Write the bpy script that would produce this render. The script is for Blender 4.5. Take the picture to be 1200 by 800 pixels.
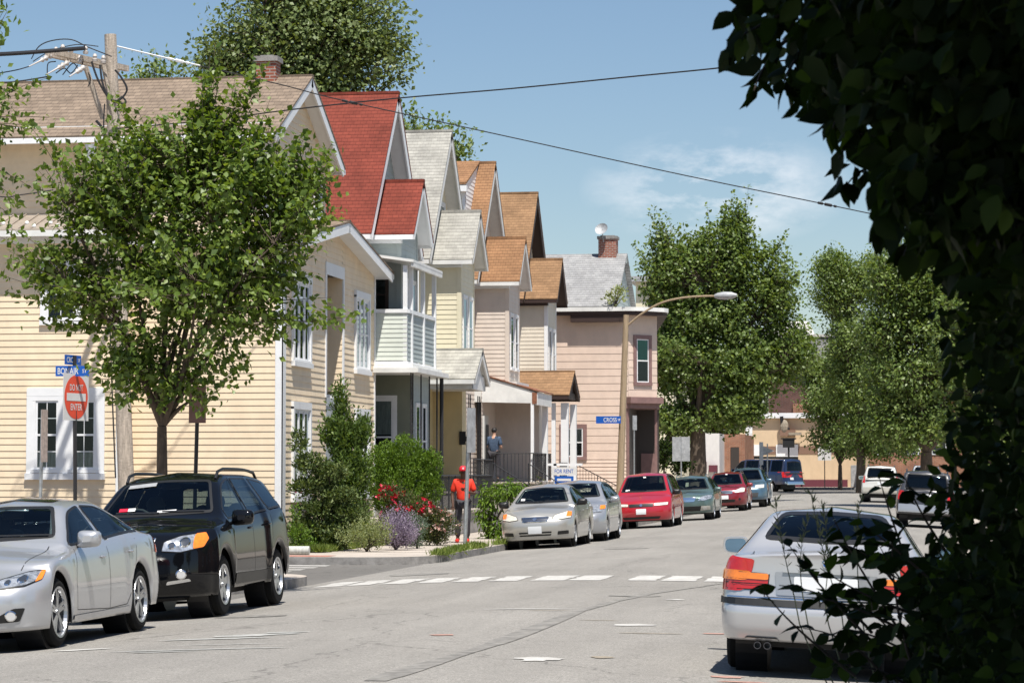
import bpy, bmesh, math, random
import numpy as np
from mathutils import Vector, Matrix
from mathutils.bvhtree import BVHTree
R = math.radians
SC = bpy.context.scene
for o in list(bpy.data.objects):
    bpy.data.objects.remove(o)
COL = SC.collection
# ------------------------------------------------------------------ camera
PAN, PITCH, FPX = 8.9, 2.84, 3100.0
cam = bpy.data.cameras.new('camera'); camo = bpy.data.objects.new('camera', cam); COL.objects.link(camo)
cam.sensor_width = 36.0; cam.lens = FPX / 1200 * 36.0
cam.clip_start = 0.1; cam.clip_end = 4000
camo.location = (0, 0, 1.7); camo.rotation_euler = (R(90 + PITCH), 0, R(PAN))
SC.camera = camo
cam.dof.use_dof = True; cam.dof.focus_distance = 34.0; cam.dof.aperture_fstop = 13.0
# ------------------------------------------------------------------ light
SUN = Vector((0.168, -0.372, 0.913)).normalized()          # towards the sun
SUN_EL = math.asin(SUN.z); SUN_AZ = math.atan2(SUN.x, SUN.y)
w = bpy.data.worlds.new('World'); SC.world = w; w.use_nodes = True
nt = w.node_tree; nt.nodes.clear()
def wn(t, **k):
    n = nt.nodes.new(t)
    for a, b in k.items(): setattr(n, a, b)
    return n
sky = wn('ShaderNodeTexSky', sky_type='NISHITA', sun_disc=False, sun_elevation=SUN_EL, sun_rotation=SUN_AZ,
         altitude=50, dust_density=0.5, ozone_density=2.2)
bg = wn('ShaderNodeBackground'); bg.inputs[1].default_value = 0.076
out = wn('ShaderNodeOutputWorld')
tc = wn('ShaderNodeTexCoord'); mp = wn('ShaderNodeMapping'); mp.inputs['Scale'].default_value = (26, 26, 60)
mp.inputs['Location'].default_value = (3.1, 0.7, 5.2)
nz = wn('ShaderNodeTexNoise'); nz.inputs['Scale'].default_value = 1.0; nz.inputs['Detail'].default_value = 9; nz.inputs['Roughness'].default_value = 0.62
rp = wn('ShaderNodeValToRGB'); rp.color_ramp.elements[0].position = 0.44; rp.color_ramp.elements[1].position = 0.64
rp.color_ramp.elements[0].color = (0, 0, 0, 1); rp.color_ramp.elements[1].color = (1, 1, 1, 1)
# one low bank of thin cloud over the end of the street: mask round a sky direction
dirc = wn('ShaderNodeVectorMath', operation='DISTANCE')
vx = wn('ShaderNodeVectorMath', operation='MULTIPLY'); vx.inputs[1].default_value = (1, 1, 2.2)
a0 = R(PAN) - math.atan(240 / 3100); el = math.atan((554 - 222) / 3100)
dirc.inputs[1].default_value = (-math.sin(a0) * math.cos(el), math.cos(a0) * math.cos(el), 2.2 * math.sin(el))
mr = wn('ShaderNodeMapRange'); mr.inputs[1].default_value = 0.01; mr.inputs[2].default_value = 0.052; mr.inputs[3].default_value = 1; mr.inputs[4].default_value = 0.0
ml = wn('ShaderNodeMath', operation='MULTIPLY'); ml2 = wn('ShaderNodeMath', operation='MULTIPLY'); ml2.inputs[1].default_value = 0.7
mx = wn('ShaderNodeMix', data_type='RGBA')
hs = wn('ShaderNodeHueSaturation'); hs.inputs['Saturation'].default_value = 1.05; hs.inputs['Value'].default_value = 1.0
L_ = nt.links.new
L_(tc.outputs['Generated'], mp.inputs[0]); L_(mp.outputs[0], nz.inputs['Vector']); L_(nz.outputs['Fac'], rp.inputs[0])
L_(tc.outputs['Generated'], vx.inputs[0]); L_(vx.outputs[0], dirc.inputs[0]); L_(dirc.outputs['Value'], mr.inputs[0])
madd = wn('ShaderNodeMath', operation='ADD'); madd.inputs[1].default_value = 0.0
L_(mr.outputs[0], madd.inputs[0])
L_(rp.outputs[0], ml.inputs[0]); L_(madd.outputs[0], ml.inputs[1]); L_(ml.outputs[0], ml2.inputs[0])
L_(sky.outputs[0], hs.inputs['Color']); L_(hs.outputs[0], mx.inputs['A']); mx.inputs['B'].default_value = (11.0, 10.8, 11.0, 1)
L_(ml2.outputs[0], mx.inputs['Factor']); L_(mx.outputs['Result'], bg.inputs[0]); L_(bg.outputs[0], out.inputs[0])
sl = bpy.data.lights.new('sun', 'SUN'); sl.energy = 4.9; sl.angle = R(0.53); sl.color = (1.0, 0.95, 0.87)
so = bpy.data.objects.new('sun', sl); COL.objects.link(so); so.location = (0, 0, 60)
so.rotation_euler = SUN.to_track_quat('Z', 'Y').to_euler()
SC.view_settings.view_transform = 'Standard'; SC.view_settings.look = 'None'
SC.view_settings.exposure = 0.53; SC.view_settings.gamma = 1.0
try: SC.view_settings.use_curve_mapping = False
except Exception: pass
SC.cycles.max_bounces = 8; SC.cycles.diffuse_bounces = 3; SC.cycles.transparent_max_bounces = 12; SC.cycles.caustics_reflective = False
SC.cycles.sample_clamp_indirect = 6
# ------------------------------------------------------------------ placing helpers
CO, SI = math.cos(R(PAN)), math.sin(R(PAN))
def at(px, d):                 # column of the photograph and distance along the view -> X, Y on the street plan
    l = d * (px - 600) / FPX
    return (-d * SI + l * CO, d * CO + l * SI)
def hz(py, d): return 1.7 + (554 - py) * d / FPX
def rise(Y): return 0.0 if Y < 85 else 0.6 * ((min(Y, 172) - 85) / 87) ** 2
def roadz(X, Y): return 0.075 - 0.006 * (X + 4.5) ** 2 + rise(Y)
# ------------------------------------------------------------------ object helpers
def tag(o, label=None, cat=None, group=None, kind=None):
    if label: o['label'] = label
    if cat: o['category'] = cat
    if group: o['group'] = group
    if kind: o['kind'] = kind
    return o
def thing(name, label, cat, loc=(0, 0, 0), rz=0, group=None):
    o = bpy.data.objects.new(name, None); COL.objects.link(o); o.empty_display_size = 0.2
    o.location = loc; o.rotation_euler = (0, 0, rz)
    return tag(o, label, cat, group)
def copy_tree(o, parent=None):
    c = o.copy(); COL.objects.link(c); c.parent = parent
    for ch in o.children: copy_tree(ch, c)
    return c
def wloc(p):
    v = Vector((0, 0, 0))
    while p is not None: v += Vector(p.location); p = p.parent
    return v
class MB:
    def __init__(s): s.v = []; s.f = []; s.m = []
    def add(s, vs, fs, m=0):
        b = len(s.v); s.v += [tuple(v) for v in vs]
        for f in fs: s.f.append([b + i for i in f]); s.m.append(m)
        return s
    def box(s, x0, x1, y0, y1, z0, z1, m=0):
        vs = [(x, y, z) for z in (z0, z1) for y in (y0, y1) for x in (x0, x1)]
        return s.add(vs, [(0, 2, 3, 1), (4, 5, 7, 6), (0, 1, 5, 4), (2, 6, 7, 3), (0, 4, 6, 2), (1, 3, 7, 5)], m)
    def fbox(s, fr, u0, u1, n0, n1, z0, z1, m=0):      # box in a wall frame (origin, along, outward)
        o, U, N = fr
        vs = [o + U * u + N * n + Vector((0, 0, z)) for z in (z0, z1) for n in (n0, n1) for u in (u0, u1)]
        return s.add(vs, [(0, 2, 3, 1), (4, 5, 7, 6), (0, 1, 5, 4), (2, 6, 7, 3), (0, 4, 6, 2), (1, 3, 7, 5)], m)
    def prism(s, poly, ext, m=0):                       # poly 3D points, extruded by vector
        n = len(poly); e = Vector(ext); p = [Vector(q) for q in poly]
        s.add(p + [q + e for q in p], [list(range(n))[::-1], list(range(n, 2 * n))] + [(i, (i + 1) % n, n + (i + 1) % n, n + i) for i in range(n)], m)
        return s
    def tube(s, path, rad, n=8, m=0, cap=True):
        P = [Vector(p) for p in path]; k = len(P)
        if not hasattr(rad, '__len__'): rad = [rad] * k
        vs = []; ref = Vector((0.13, 0.31, 0.94)).normalized()
        for i in range(k):
            t = (P[min(i + 1, k - 1)] - P[max(i - 1, 0)])
            t = t.normalized() if t.length > 1e-9 else Vector((0, 0, 1))
            if abs(t.dot(ref)) > 0.97: ref = Vector((0.9, 0.3, 0.1)).normalized()
            a = t.cross(ref).normalized(); b = t.cross(a).normalized()
            for j in range(n):
                q = 2 * math.pi * j / n
                vs.append(P[i] + (a * math.cos(q) + b * math.sin(q)) * rad[i])
        fs = [(i * n + j, i * n + (j + 1) % n, (i + 1) * n + (j + 1) % n, (i + 1) * n + j) for i in range(k - 1) for j in range(n)]
        if cap: fs += [list(range(n))[::-1], list(range((k - 1) * n, k * n))]
        return s.add(vs, fs, m)
    def lathe(s, prof, axis_o, A, n=24, m=0):            # prof (r, h) about axis A from axis_o
        A = Vector(A).normalized(); o = Vector(axis_o)
        ref = Vector((0, 0, 1)) if abs(A.z) < 0.9 else Vector((1, 0, 0))
        a = A.cross(ref).normalized(); b = A.cross(a).normalized(); k = len(prof)
        vs = [o + A * h + (a * math.cos(2 * math.pi * j / n) + b * math.sin(2 * math.pi * j / n)) * r for r, h in prof for j in range(n)]
        fs = [(i * n + j, i * n + (j + 1) % n, (i + 1) * n + (j + 1) % n, (i + 1) * n + j) for i in range(k - 1) for j in range(n)]
        return s.add(vs, fs, m)
    def ell(s, c, r, n=12, k=8, m=0):
        c = Vector(c)
        vs = [(c.x + r[0] * math.sin(math.pi * i / k) * math.cos(2 * math.pi * j / n), c.y + r[1] * math.sin(math.pi * i / k) * math.sin(2 * math.pi * j / n), c.z + r[2] * math.cos(math.pi * i / k)) for i in range(k + 1) for j in range(n)]
        fs = [(i * n + j, (i + 1) * n + j, (i + 1) * n + (j + 1) % n, i * n + (j + 1) % n) for i in range(k) for j in range(n)]
        return s.add(vs, fs, m)
    def build(s, name, mats, parent=None, smooth=False, world=True, bevel=0, merge=False):
        me = bpy.data.meshes.new(name)
        off = wloc(parent) if (parent is not None and world) else Vector((0, 0, 0))
        me.from_pydata([(v[0] - off.x, v[1] - off.y, v[2] - off.z) for v in s.v], [], s.f)
        if not isinstance(mats, (list, tuple)): mats = [mats]
        for q in mats: me.materials.append(q)
        me.polygons.foreach_set('material_index', s.m)
        if merge:
            bm = bmesh.new(); bm.from_mesh(me); bmesh.ops.remove_doubles(bm, verts=bm.verts, dist=1e-4)
            bmesh.ops.recalc_face_normals(bm, faces=bm.faces); bm.to_mesh(me); bm.free()
        if smooth:
            me.polygons.foreach_set('use_smooth', [True] * len(me.polygons))
            try: me.set_sharp_from_angle(angle=R(38))
            except Exception: pass
        me.update()
        o = bpy.data.objects.new(name, me); COL.objects.link(o); o.parent = parent
        if bevel:
            b = o.modifiers.new('bevel', 'BEVEL'); b.width = bevel; b.segments = 1; b.limit_method = 'ANGLE'; b.angle_limit = R(40)
        return o
# ------------------------------------------------------------------ materials
def mat(name, col, rough=0.6, metal=0.0, spec=0.5, var=0.0, vscale=3.0, bump=0.0, bscale=40.0, coat=0.0, col2=None, emit=None, vdim=(1, 1, 1)):
    m = bpy.data.materials.new(name); m.use_nodes = True; t = m.node_tree; b = t.nodes['Principled BSDF']
    b.inputs['Base Color'].default_value = (*col, 1); b.inputs['Roughness'].default_value = rough; b.inputs['Metallic'].default_value = metal
    b.inputs['Specular IOR Level'].default_value = spec
    if coat: b.inputs['Coat Weight'].default_value = coat; b.inputs['Coat Roughness'].default_value = 0.04
    g = t.nodes.new('ShaderNodeNewGeometry')
    if var or col2:
        mpn = t.nodes.new('ShaderNodeMapping'); mpn.inputs['Scale'].default_value = vdim; t.links.new(g.outputs['Position'], mpn.inputs[0])
        n = t.nodes.new('ShaderNodeTexNoise'); n.inputs['Scale'].default_value = vscale; n.inputs['Detail'].default_value = 8; n.inputs['Roughness'].default_value = 0.65
        t.links.new(mpn.outputs[0], n.inputs['Vector'])
        r = t.nodes.new('ShaderNodeValToRGB'); c2 = col2 or tuple(c * (1 - var) for c in col); c1 = tuple(min(1, c * (1 + var)) for c in col) if not col2 else col
        r.color_ramp.elements[0].position = 0.33; r.color_ramp.elements[1].position = 0.67
        r.color_ramp.elements[0].color = (*c2, 1); r.color_ramp.elements[1].color = (*c1, 1)
        t.links.new(n.outputs['Fac'], r.inputs[0]); t.links.new(r.outputs[0], b.inputs['Base Color'])
    if bump:
        n2 = t.nodes.new('ShaderNodeTexNoise'); n2.inputs['Scale'].default_value = bscale; n2.inputs['Detail'].default_value = 6
        t.links.new(g.outputs['Position'], n2.inputs['Vector'])
        bp = t.nodes.new('ShaderNodeBump'); bp.inputs['Strength'].default_value = bump; bp.inputs['Distance'].default_value = 0.02
        t.links.new(n2.outputs['Fac'], bp.inputs['Height']); t.links.new(bp.outputs[0], b.inputs['Normal'])
    if emit: b.inputs['Emission Color'].default_value = (*emit, 1); b.inputs['Emission Strength'].default_value = 1
    return m
def brickmat(name, c1, c2, mortar, bw=0.3, bh=0.14, ms=0.012, rough=0.85, zs=1.0, mode='roof', var=0.35, sq=0.5):
    m = bpy.data.materials.new(name); m.use_nodes = True; t = m.node_tree; b = t.nodes['Principled BSDF']; b.inputs['Roughness'].default_value = rough
    b.inputs['Specular IOR Level'].default_value = 0.2
    g = t.nodes.new('ShaderNodeNewGeometry'); sp = t.nodes.new('ShaderNodeSeparateXYZ'); t.links.new(g.outputs['Position'], sp.inputs[0])
    cb = t.nodes.new('ShaderNodeCombineXYZ')
    if mode == 'roof': t.links.new(sp.outputs['X'], cb.inputs[0])
    else:
        ad = t.nodes.new('ShaderNodeMath'); ad.operation = 'ADD'; t.links.new(sp.outputs['X'], ad.inputs[0]); t.links.new(sp.outputs['Y'], ad.inputs[1]); t.links.new(ad.outputs[0], cb.inputs[0])
    t.links.new(sp.outputs['Z'], cb.inputs[1])
    k = t.nodes.new('ShaderNodeTexBrick'); k.inputs['Scale'].default_value = 1; k.inputs['Brick Width'].default_value = bw; k.inputs['Row Height'].default_value = bh * zs
    k.inputs['Mortar Size'].default_value = ms; k.inputs['Mortar Smooth'].default_value = 0.3; k.inputs['Bias'].default_value = -0.1
    k.inputs['Color1'].default_value = (*c1, 1); k.inputs['Color2'].default_value = (*c2, 1); k.inputs['Mortar'].default_value = (*mortar, 1); k.offset = sq
    t.links.new(cb.outputs[0], k.inputs['Vector'])
    n = t.nodes.new('ShaderNodeTexNoise'); n.inputs['Scale'].default_value = 1.3; n.inputs['Detail'].default_value = 8; n.inputs['Roughness'].default_value = 0.75
    t.links.new(g.outputs['Position'], n.inputs['Vector'])
    mrn = t.nodes.new('ShaderNodeMapRange'); mrn.inputs[1].default_value = 0.3; mrn.inputs[2].default_value = 0.7; mrn.inputs[3].default_value = 1 - var; mrn.inputs[4].default_value = 1 + var * 0.5
    t.links.new(n.outputs['Fac'], mrn.inputs[0])
    mm = t.nodes.new('ShaderNodeMix'); mm.data_type = 'RGBA'; mm.blend_type = 'MULTIPLY'; mm.inputs['Factor'].default_value = 1
    t.links.new(k.outputs['Color'], mm.inputs['A']); t.links.new(mrn.outputs[0], mm.inputs['B']); t.links.new(mm.outputs['Result'], b.inputs['Base Color'])
    if mode == 'roof':           # course lines: colour multiplied darker towards the lower edge of each course
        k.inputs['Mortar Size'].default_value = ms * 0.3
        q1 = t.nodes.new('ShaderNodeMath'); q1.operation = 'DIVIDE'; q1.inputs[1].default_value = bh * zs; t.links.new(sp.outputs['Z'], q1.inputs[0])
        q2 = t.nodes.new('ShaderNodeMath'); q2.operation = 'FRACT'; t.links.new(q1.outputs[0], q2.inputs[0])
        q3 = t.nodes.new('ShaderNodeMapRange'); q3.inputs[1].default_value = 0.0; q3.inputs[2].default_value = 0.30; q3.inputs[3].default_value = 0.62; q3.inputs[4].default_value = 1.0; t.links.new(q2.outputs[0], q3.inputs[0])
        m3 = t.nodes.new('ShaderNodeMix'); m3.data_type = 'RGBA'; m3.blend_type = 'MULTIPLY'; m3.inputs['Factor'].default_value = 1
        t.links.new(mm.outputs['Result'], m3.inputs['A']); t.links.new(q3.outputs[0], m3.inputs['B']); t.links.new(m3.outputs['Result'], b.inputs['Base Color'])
    bp = t.nodes.new('ShaderNodeBump'); bp.inputs['Strength'].default_value = 0.5; bp.inputs['Distance'].default_value = 0.012; bp.invert = True
    t.links.new(k.outputs['Fac'], bp.inputs['Height']); t.links.new(bp.outputs[0], b.inputs['Normal'])
    return m
def leafmat(name, dark, mid, light, trans=0.35, rough=0.5, spec=0.3, tcol=None):
    m = bpy.data.materials.new(name); m.use_nodes = True; t = m.node_tree; b = t.nodes['Principled BSDF']
    b.inputs['Roughness'].default_value = rough; b.inputs['Specular IOR Level'].default_value = spec
    a = t.nodes.new('ShaderNodeAttribute'); a.attribute_name = 'var'
    r = t.nodes.new('ShaderNodeValToRGB'); r.color_ramp.elements[0].color = (*dark, 1); r.color_ramp.elements[1].color = (*light, 1); e = r.color_ramp.elements.new(0.5); e.color = (*mid, 1)
    t.links.new(a.outputs['Fac'], r.inputs[0]); t.links.new(r.outputs[0], b.inputs['Base Color'])
    tr = t.nodes.new('ShaderNodeBsdfTranslucent')
    tm = t.nodes.new('ShaderNodeMix'); tm.data_type = 'RGBA'; tm.blend_type = 'MULTIPLY'; tm.inputs['Factor'].default_value = 1; tm.inputs['B'].default_value = (*(tcol or (1.7, 1.6, 0.6)), 1)
    t.links.new(r.outputs[0], tm.inputs['A']); t.links.new(tm.outputs['Result'], tr.inputs[0])
    ms = t.nodes.new('ShaderNodeMixShader'); ms.inputs[0].default_value = trans
    t.links.new(b.outputs[0], ms.inputs[1]); t.links.new(tr.outputs[0], ms.inputs[2]); t.links.new(ms.outputs[0], t.nodes['Material Output'].inputs[0])
    return m
def glassmat(name, tint, refl=1.0, ior=1.5):
    m = bpy.data.materials.new(name); m.use_nodes = True; t = m.node_tree; t.nodes.remove(t.nodes['Principled BSDF'])
    tr = t.nodes.new('ShaderNodeBsdfTransparent'); tr.inputs[0].default_value = (*tint, 1)
    gl = t.nodes.new('ShaderNodeBsdfGlossy'); gl.inputs['Roughness'].default_value = 0.02; gl.inputs[0].default_value = (refl * .8, refl * .92, refl, 1)
    fr = t.nodes.new('ShaderNodeFresnel'); fr.inputs[0].default_value = ior
    ms = t.nodes.new('ShaderNodeMixShader'); t.links.new(fr.outputs[0], ms.inputs[0]); t.links.new(tr.outputs[0], ms.inputs[1]); t.links.new(gl.outputs[0], ms.inputs[2])
    t.links.new(ms.outputs[0], t.nodes['Material Output'].inputs[0]); return m
M = {}
M['white'] = mat('white_paint', (.78, .79, .80), .45, var=.04)
M['white2'] = mat('old_white_paint', (.70, .70, .68), .6, var=.12, vscale=2)
M['black'] = mat('black_plastic', (.012, .012, .013), .45)
M['rubber'] = mat('tyre_rubber', (.013, .013, .013), .9, spec=.15, bump=.3, bscale=60)
M['interior'] = mat('car_interior', (.06, .06, .062), .85)
M['interior2'] = mat('car_seat_grey', (.16, .15, .14), .8)
M['chrome'] = mat('chrome', (.75, .76, .78), .12, 1.0)
M['alloy'] = mat('alloy', (.52, .53, .55), .3, .9)
M['alloyd'] = mat('alloy_dark', (.10, .10, .11), .4, .6)
M['glass'] = glassmat('car_glass', (.68, .80, .80), .7)
M['glassd'] = glassmat('car_glass_dark', (.22, .27, .28), .8, ior=1.5)
M['wglass'] = glassmat('window_glass', (.84, .88, .88), .55, ior=1.4)
M['lamp'] = mat('headlamp', (.50, .52, .54), .12, .6, var=.6, vscale=16, coat=1.0)
M['lampold'] = mat('headlamp_hazed', (.68, .66, .58), .3, .15, var=.2, vscale=14, coat=.6)
M['amber'] = mat('amber_lens', (.85, .22, .02), .15, 0, var=.15, vscale=25, coat=1)
M['redlens'] = mat('red_lens', (.5, .012, .012), .2, 0, var=.12, vscale=25, coat=1)
M['whitelens'] = mat('clear_lens', (.7, .7, .7), .15, .3, coat=1)
M['plate'] = mat('plate_white', (.72, .74, .76), .4)
M['steel'] = mat('galvanised', (.42, .44, .45), .42, .7, var=.2, vscale=12)
M['steelmatt'] = mat('weathered_aluminium', (.38, .39, .40), .6, .3, var=.25, vscale=6)
M['iron'] = mat('black_iron', (.02, .02, .022), .5)
M['wood_pole'] = mat('weathered_pole_wood', (.40, .34, .28), .9, var=.35, vscale=5, bump=.5, bscale=25, vdim=(4, 4, .5))
M['wood_pole2'] = mat('tan_pole_wood', (.33, .25, .16), .85, var=.2, vscale=5, vdim=(4, 4, .4))
M['bark'] = mat('bark', (.10, .075, .055), .95, var=.35, vscale=7, bump=.8, bscale=18, vdim=(3, 3, .6))
M['barkd'] = mat('dark_bark', (.05, .038, .03), .95, var=.3, vscale=7, bump=.8, bscale=18)
M['concrete'] = mat('sidewalk_concrete', (.42, .37, .32), .9, var=.16, vscale=1.2, bump=.15, bscale=80)
M['curb'] = mat('granite_curb', (.24, .23, .22), .85, var=.3, vscale=5, bump=.3, bscale=40)
M['rust'] = mat('rust', (.22, .09, .05), .9, var=.4, vscale=10)
M['signblue'] = mat('sign_blue', (.005, .09, .42), .4)
M['signred'] = mat('sign_red', (.72, .07, .025), .45, var=.12, vscale=4)
M['signwhite'] = mat('sign_white', (.66, .66, .65), .45, var=.05)
M['cable'] = mat('cable_black', (.015, .015, .017), .6)
M['soil'] = mat('garden_soil', (.085, .06, .04), .95, var=.4, vscale=3, bump=.6, bscale=20)
# ================================================================== ground
def asphalt(name, base, warm=1.0):
    m = bpy.data.materials.new(name); m.use_nodes = True; t = m.node_tree; b = t.nodes['Principled BSDF']; b.inputs['Roughness'].default_value = .88; b.inputs['Specular IOR Level'].default_value = .25
    g = t.nodes.new('ShaderNodeNewGeometry')
    def noise(s, d, rr=.6, dim=None):
        n = t.nodes.new('ShaderNodeTexNoise'); n.inputs['Scale'].default_value = s; n.inputs['Detail'].default_value = d; n.inputs['Roughness'].default_value = rr
        if dim:
            mpn = t.nodes.new('ShaderNodeMapping'); mpn.inputs['Scale'].default_value = dim; t.links.new(g.outputs['Position'], mpn.inputs[0]); t.links.new(mpn.outputs[0], n.inputs['Vector'])
        else: t.links.new(g.outputs['Position'], n.inputs['Vector'])
        return n.outputs['Fac']
    def rng(f, a, c, lo=.3, hi=.7):
        q = t.nodes.new('ShaderNodeMapRange'); q.inputs[1].default_value = lo; q.inputs[2].default_value = hi; q.inputs[3].default_value = a; q.inputs[4].default_value = c; t.links.new(f, q.inputs[0]); return q.outputs[0]
    def mul(a, c):
        q = t.nodes.new('ShaderNodeMath'); q.operation = 'MULTIPLY'; t.links.new(a, q.inputs[0]); t.links.new(c, q.inputs[1]); return q.outputs[0]
    v = mul(rng(noise(.35, 6, .6, (1, .35, 1)), .86, 1.1), rng(noise(45, 4, .9), .55, 1.45, .35, .65))
    v = mul(v, rng(noise(9, 6, .85), .86, 1.12)); v = mul(v, rng(noise(.9, 4, .7, (1.6, .12, 1)), .90, 1.07))
    # cracks: warped cell edges, thin, only in some areas
    wv = t.nodes.new('ShaderNodeTexNoise'); wv.inputs['Scale'].default_value = 1.5; wv.inputs['Detail'].default_value = 5; t.links.new(g.outputs['Position'], wv.inputs['Vector'])
    ad = t.nodes.new('ShaderNodeVectorMath'); ad.operation = 'MULTIPLY_ADD'; ad.inputs[1].default_value = (1.3, 1.3, 0); t.links.new(wv.outputs['Color'], ad.inputs[0]); t.links.new(g.outputs['Position'], ad.inputs[2])
    vo = t.nodes.new('ShaderNodeTexVoronoi'); vo.feature = 'DISTANCE_TO_EDGE'; vo.inputs['Scale'].default_value = .22; t.links.new(ad.outputs[0], vo.inputs['Vector'])
    ck = rng(vo.outputs['Distance'], .62, 1.0, 0.0, 0.006)
    v = mul(v, ck)
    mm = t.nodes.new('ShaderNodeMix'); mm.data_type = 'RGBA'; mm.blend_type = 'MULTIPLY'; mm.inputs['Factor'].default_value = 1; mm.inputs['A'].default_value = (*base, 1)
    t.links.new(v, mm.inputs['B']); t.links.new(mm.outputs['Result'], b.inputs['Base Color'])
    bp = t.nodes.new('ShaderNodeBump'); bp.inputs['Strength'].default_value = .35; bp.inputs['Distance'].default_value = .01; t.links.new(noise(90, 3, .7), bp.inputs['Height']); t.links.new(bp.outputs[0], b.inputs['Normal'])
    return m
M['asphalt'] = asphalt('worn_asphalt', (.255, .242, .222)); M['asphalt2'] = asphalt('darker_asphalt', (.15, .143, .133))
M['tar'] = mat('tar_seam_dark_patch', (.205, .195, .178), .85, var=.35, vscale=6)
M['paint'] = mat('worn_road_paint', (.58, .57, .54), .75, vscale=7, col2=(.36, .345, .32))
M['paintold'] = mat('faded_road_paint', (.36, .36, .34), .85, var=.25, vscale=9)
M['orange_mark'] = mat('orange_spray_mark', (.28, .24, .185), .9, var=.3, vscale=12)
M['pink_mark'] = mat('pink_spray_mark', (.38, .22, .18), .9, var=.3, vscale=12)
M['grass'] = mat('lawn_soil', (.10, .10, .045), .95, var=.3, vscale=2.0, bump=.4, bscale=30, col2=(.12, .095, .065))
def strip(name, prof, Ys, m, extra_z=None, kind='structure'):
    b = MB(); n = len(prof); vs = []
    for Y in Ys:
        for X, z in prof: vs.append((X, Y, z + rise(Y)))
    b.add(vs, [(i * n + j, i * n + j + 1, (i + 1) * n + j + 1, (i + 1) * n + j) for i in range(len(Ys) - 1) for j in range(n - 1)])
    o = b.build(name, m, smooth=True); tag(o, kind=kind); return o
YS = [-30, 0, 20, 40, 60, 80, 85] + [85 + 4 * i for i in range(1, 23)] + [180, 260, 500, 1500]
strip('ground', [(-1500, -.26), (-60, -.26), (-9, -.26), (0, -.26), (60, -.26), (1500, -.26)], YS, M['grass'])
prof = [(x, roadz(x, 0)) for x in np.linspace(-10.7, .7, 22)]
strip('road', prof, [y for y in YS if y < 158] + [158], M['asphalt'])
strip('far_road', [(-70, -.05), (-20, -.02), (0, 0.0), (60, 0)], [158, 162, 166, 170, 174, 177], M['asphalt2'])
b = MB(); b.add([(-60, 43, -.09), (-9.65, 43, -.09), (-9.65, 51, -.09), (-60, 51, -.09), (-9.65, 36, -.09), (-10.6, 36, -.09), (-10.6, 43, -.09)], [(0, 1, 2, 3), (5, 4, 1, 6)])
tag(b.build('side_street', M['asphalt2']), kind='structure')
def arc(cx, cy, r, a0, a1, n=8): return [(cx + r * math.cos(R(a0 + (a1 - a0) * i / n)), cy + r * math.sin(R(a0 + (a1 - a0) * i / n))) for i in range(n + 1)]
def slab(name, poly, z0, z1, m, mc):
    b = MB(); n = len(poly); b.add([(x, y, z1) for x, y in poly], [list(range(n))], 0)
    for i in range(n):
        (x0, y0), (x1, y1) = poly[i], poly[(i + 1) % n]
        b.add([(x0, y0, z0), (x1, y1, z0), (x1, y1, z1), (x0, y0, z1)], [(0, 1, 2, 3)], 1)
    o = b.build(name, [m, mc]); tag(o, kind='structure'); return o
near_poly = [(-60, -25), (-10.45, -25), (-10.45, 36.3), (-10.0, 38.6), (-9.75, 40)] + arc(-11.35, 41.0, 1.6, -10, 90, 9) + [(-60, 42.6)]
slab('near_sidewalk', near_poly, -.12, .055, M['concrete'], M['curb'])
far_poly = [(-60, 50.6)] + arc(-11.2, 52.2, 1.6, -90, -5, 8) + [(-9.62, 85), (-12.3, 85), (-12.3, 53.2), (-60, 53.2)]
slab('sidewalk', far_poly, -.12, .06, M['concrete'], M['curb'])
slab('yard', [(-60, 53.2), (-12.3, 53.2), (-12.3, 85), (-60, 85)], -.2, .065, M['soil'], M['soil'])
YF = [85 + 4 * i for i in range(0, 20)]
strip('far_sidewalk', [(-9.62, -.1), (-9.6, .06), (-16, .07), (-60, .08)], YF + [177], M['concrete'])
strip('right_sidewalk', [(60, .07), (3, .06), (.66, .05), (.64, -.12)], [y for y in YS if y < 158] + [158], M['concrete'])
strip('end_sidewalk', [(-90, .10), (-2, .10), (60, .10)], [176.9, 184, 200, 230], M['concrete'])
b = MB(); b.box(-90, 60, 176.6, 176.95, .3, .745); tag(b.build('end_kerb', M['curb']), kind='structure')
b = MB()                                                     # expansion joints of the pavement
for i in range(22): b.box(-12.2, -9.8, 54 + i * 1.5, 54.012 + i * 1.5, .0605, .0625)
for i in range(18): b.box(-13 - i * 1.5, -12.988 - i * 1.5, 50.8, 53.2, .0605, .0625)
tag(b.build('pavement_joints', M['soil']), kind='structure')
random.seed(5)
def blotch(b, X, Y, lx, ly, rot=0, n=14, dz=.006, jag=.25):
    pts = []
    for i in range(n):
        a = 2 * math.pi * i / n; q = 1 + random.uniform(-jag, jag)
        x, y = lx * math.cos(a) * q, ly * math.sin(a) * q
        x, y = x * math.cos(rot) - y * math.sin(rot), x * math.sin(rot) + y * math.cos(rot)
        pts.append((X + x, Y + y, roadz(X + x, Y + y) + dz))
    b.add([(X, Y, roadz(X, Y) + dz)] + pts, [(0, i + 1, (i + 1) % n + 1) for i in range(n)])
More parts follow.
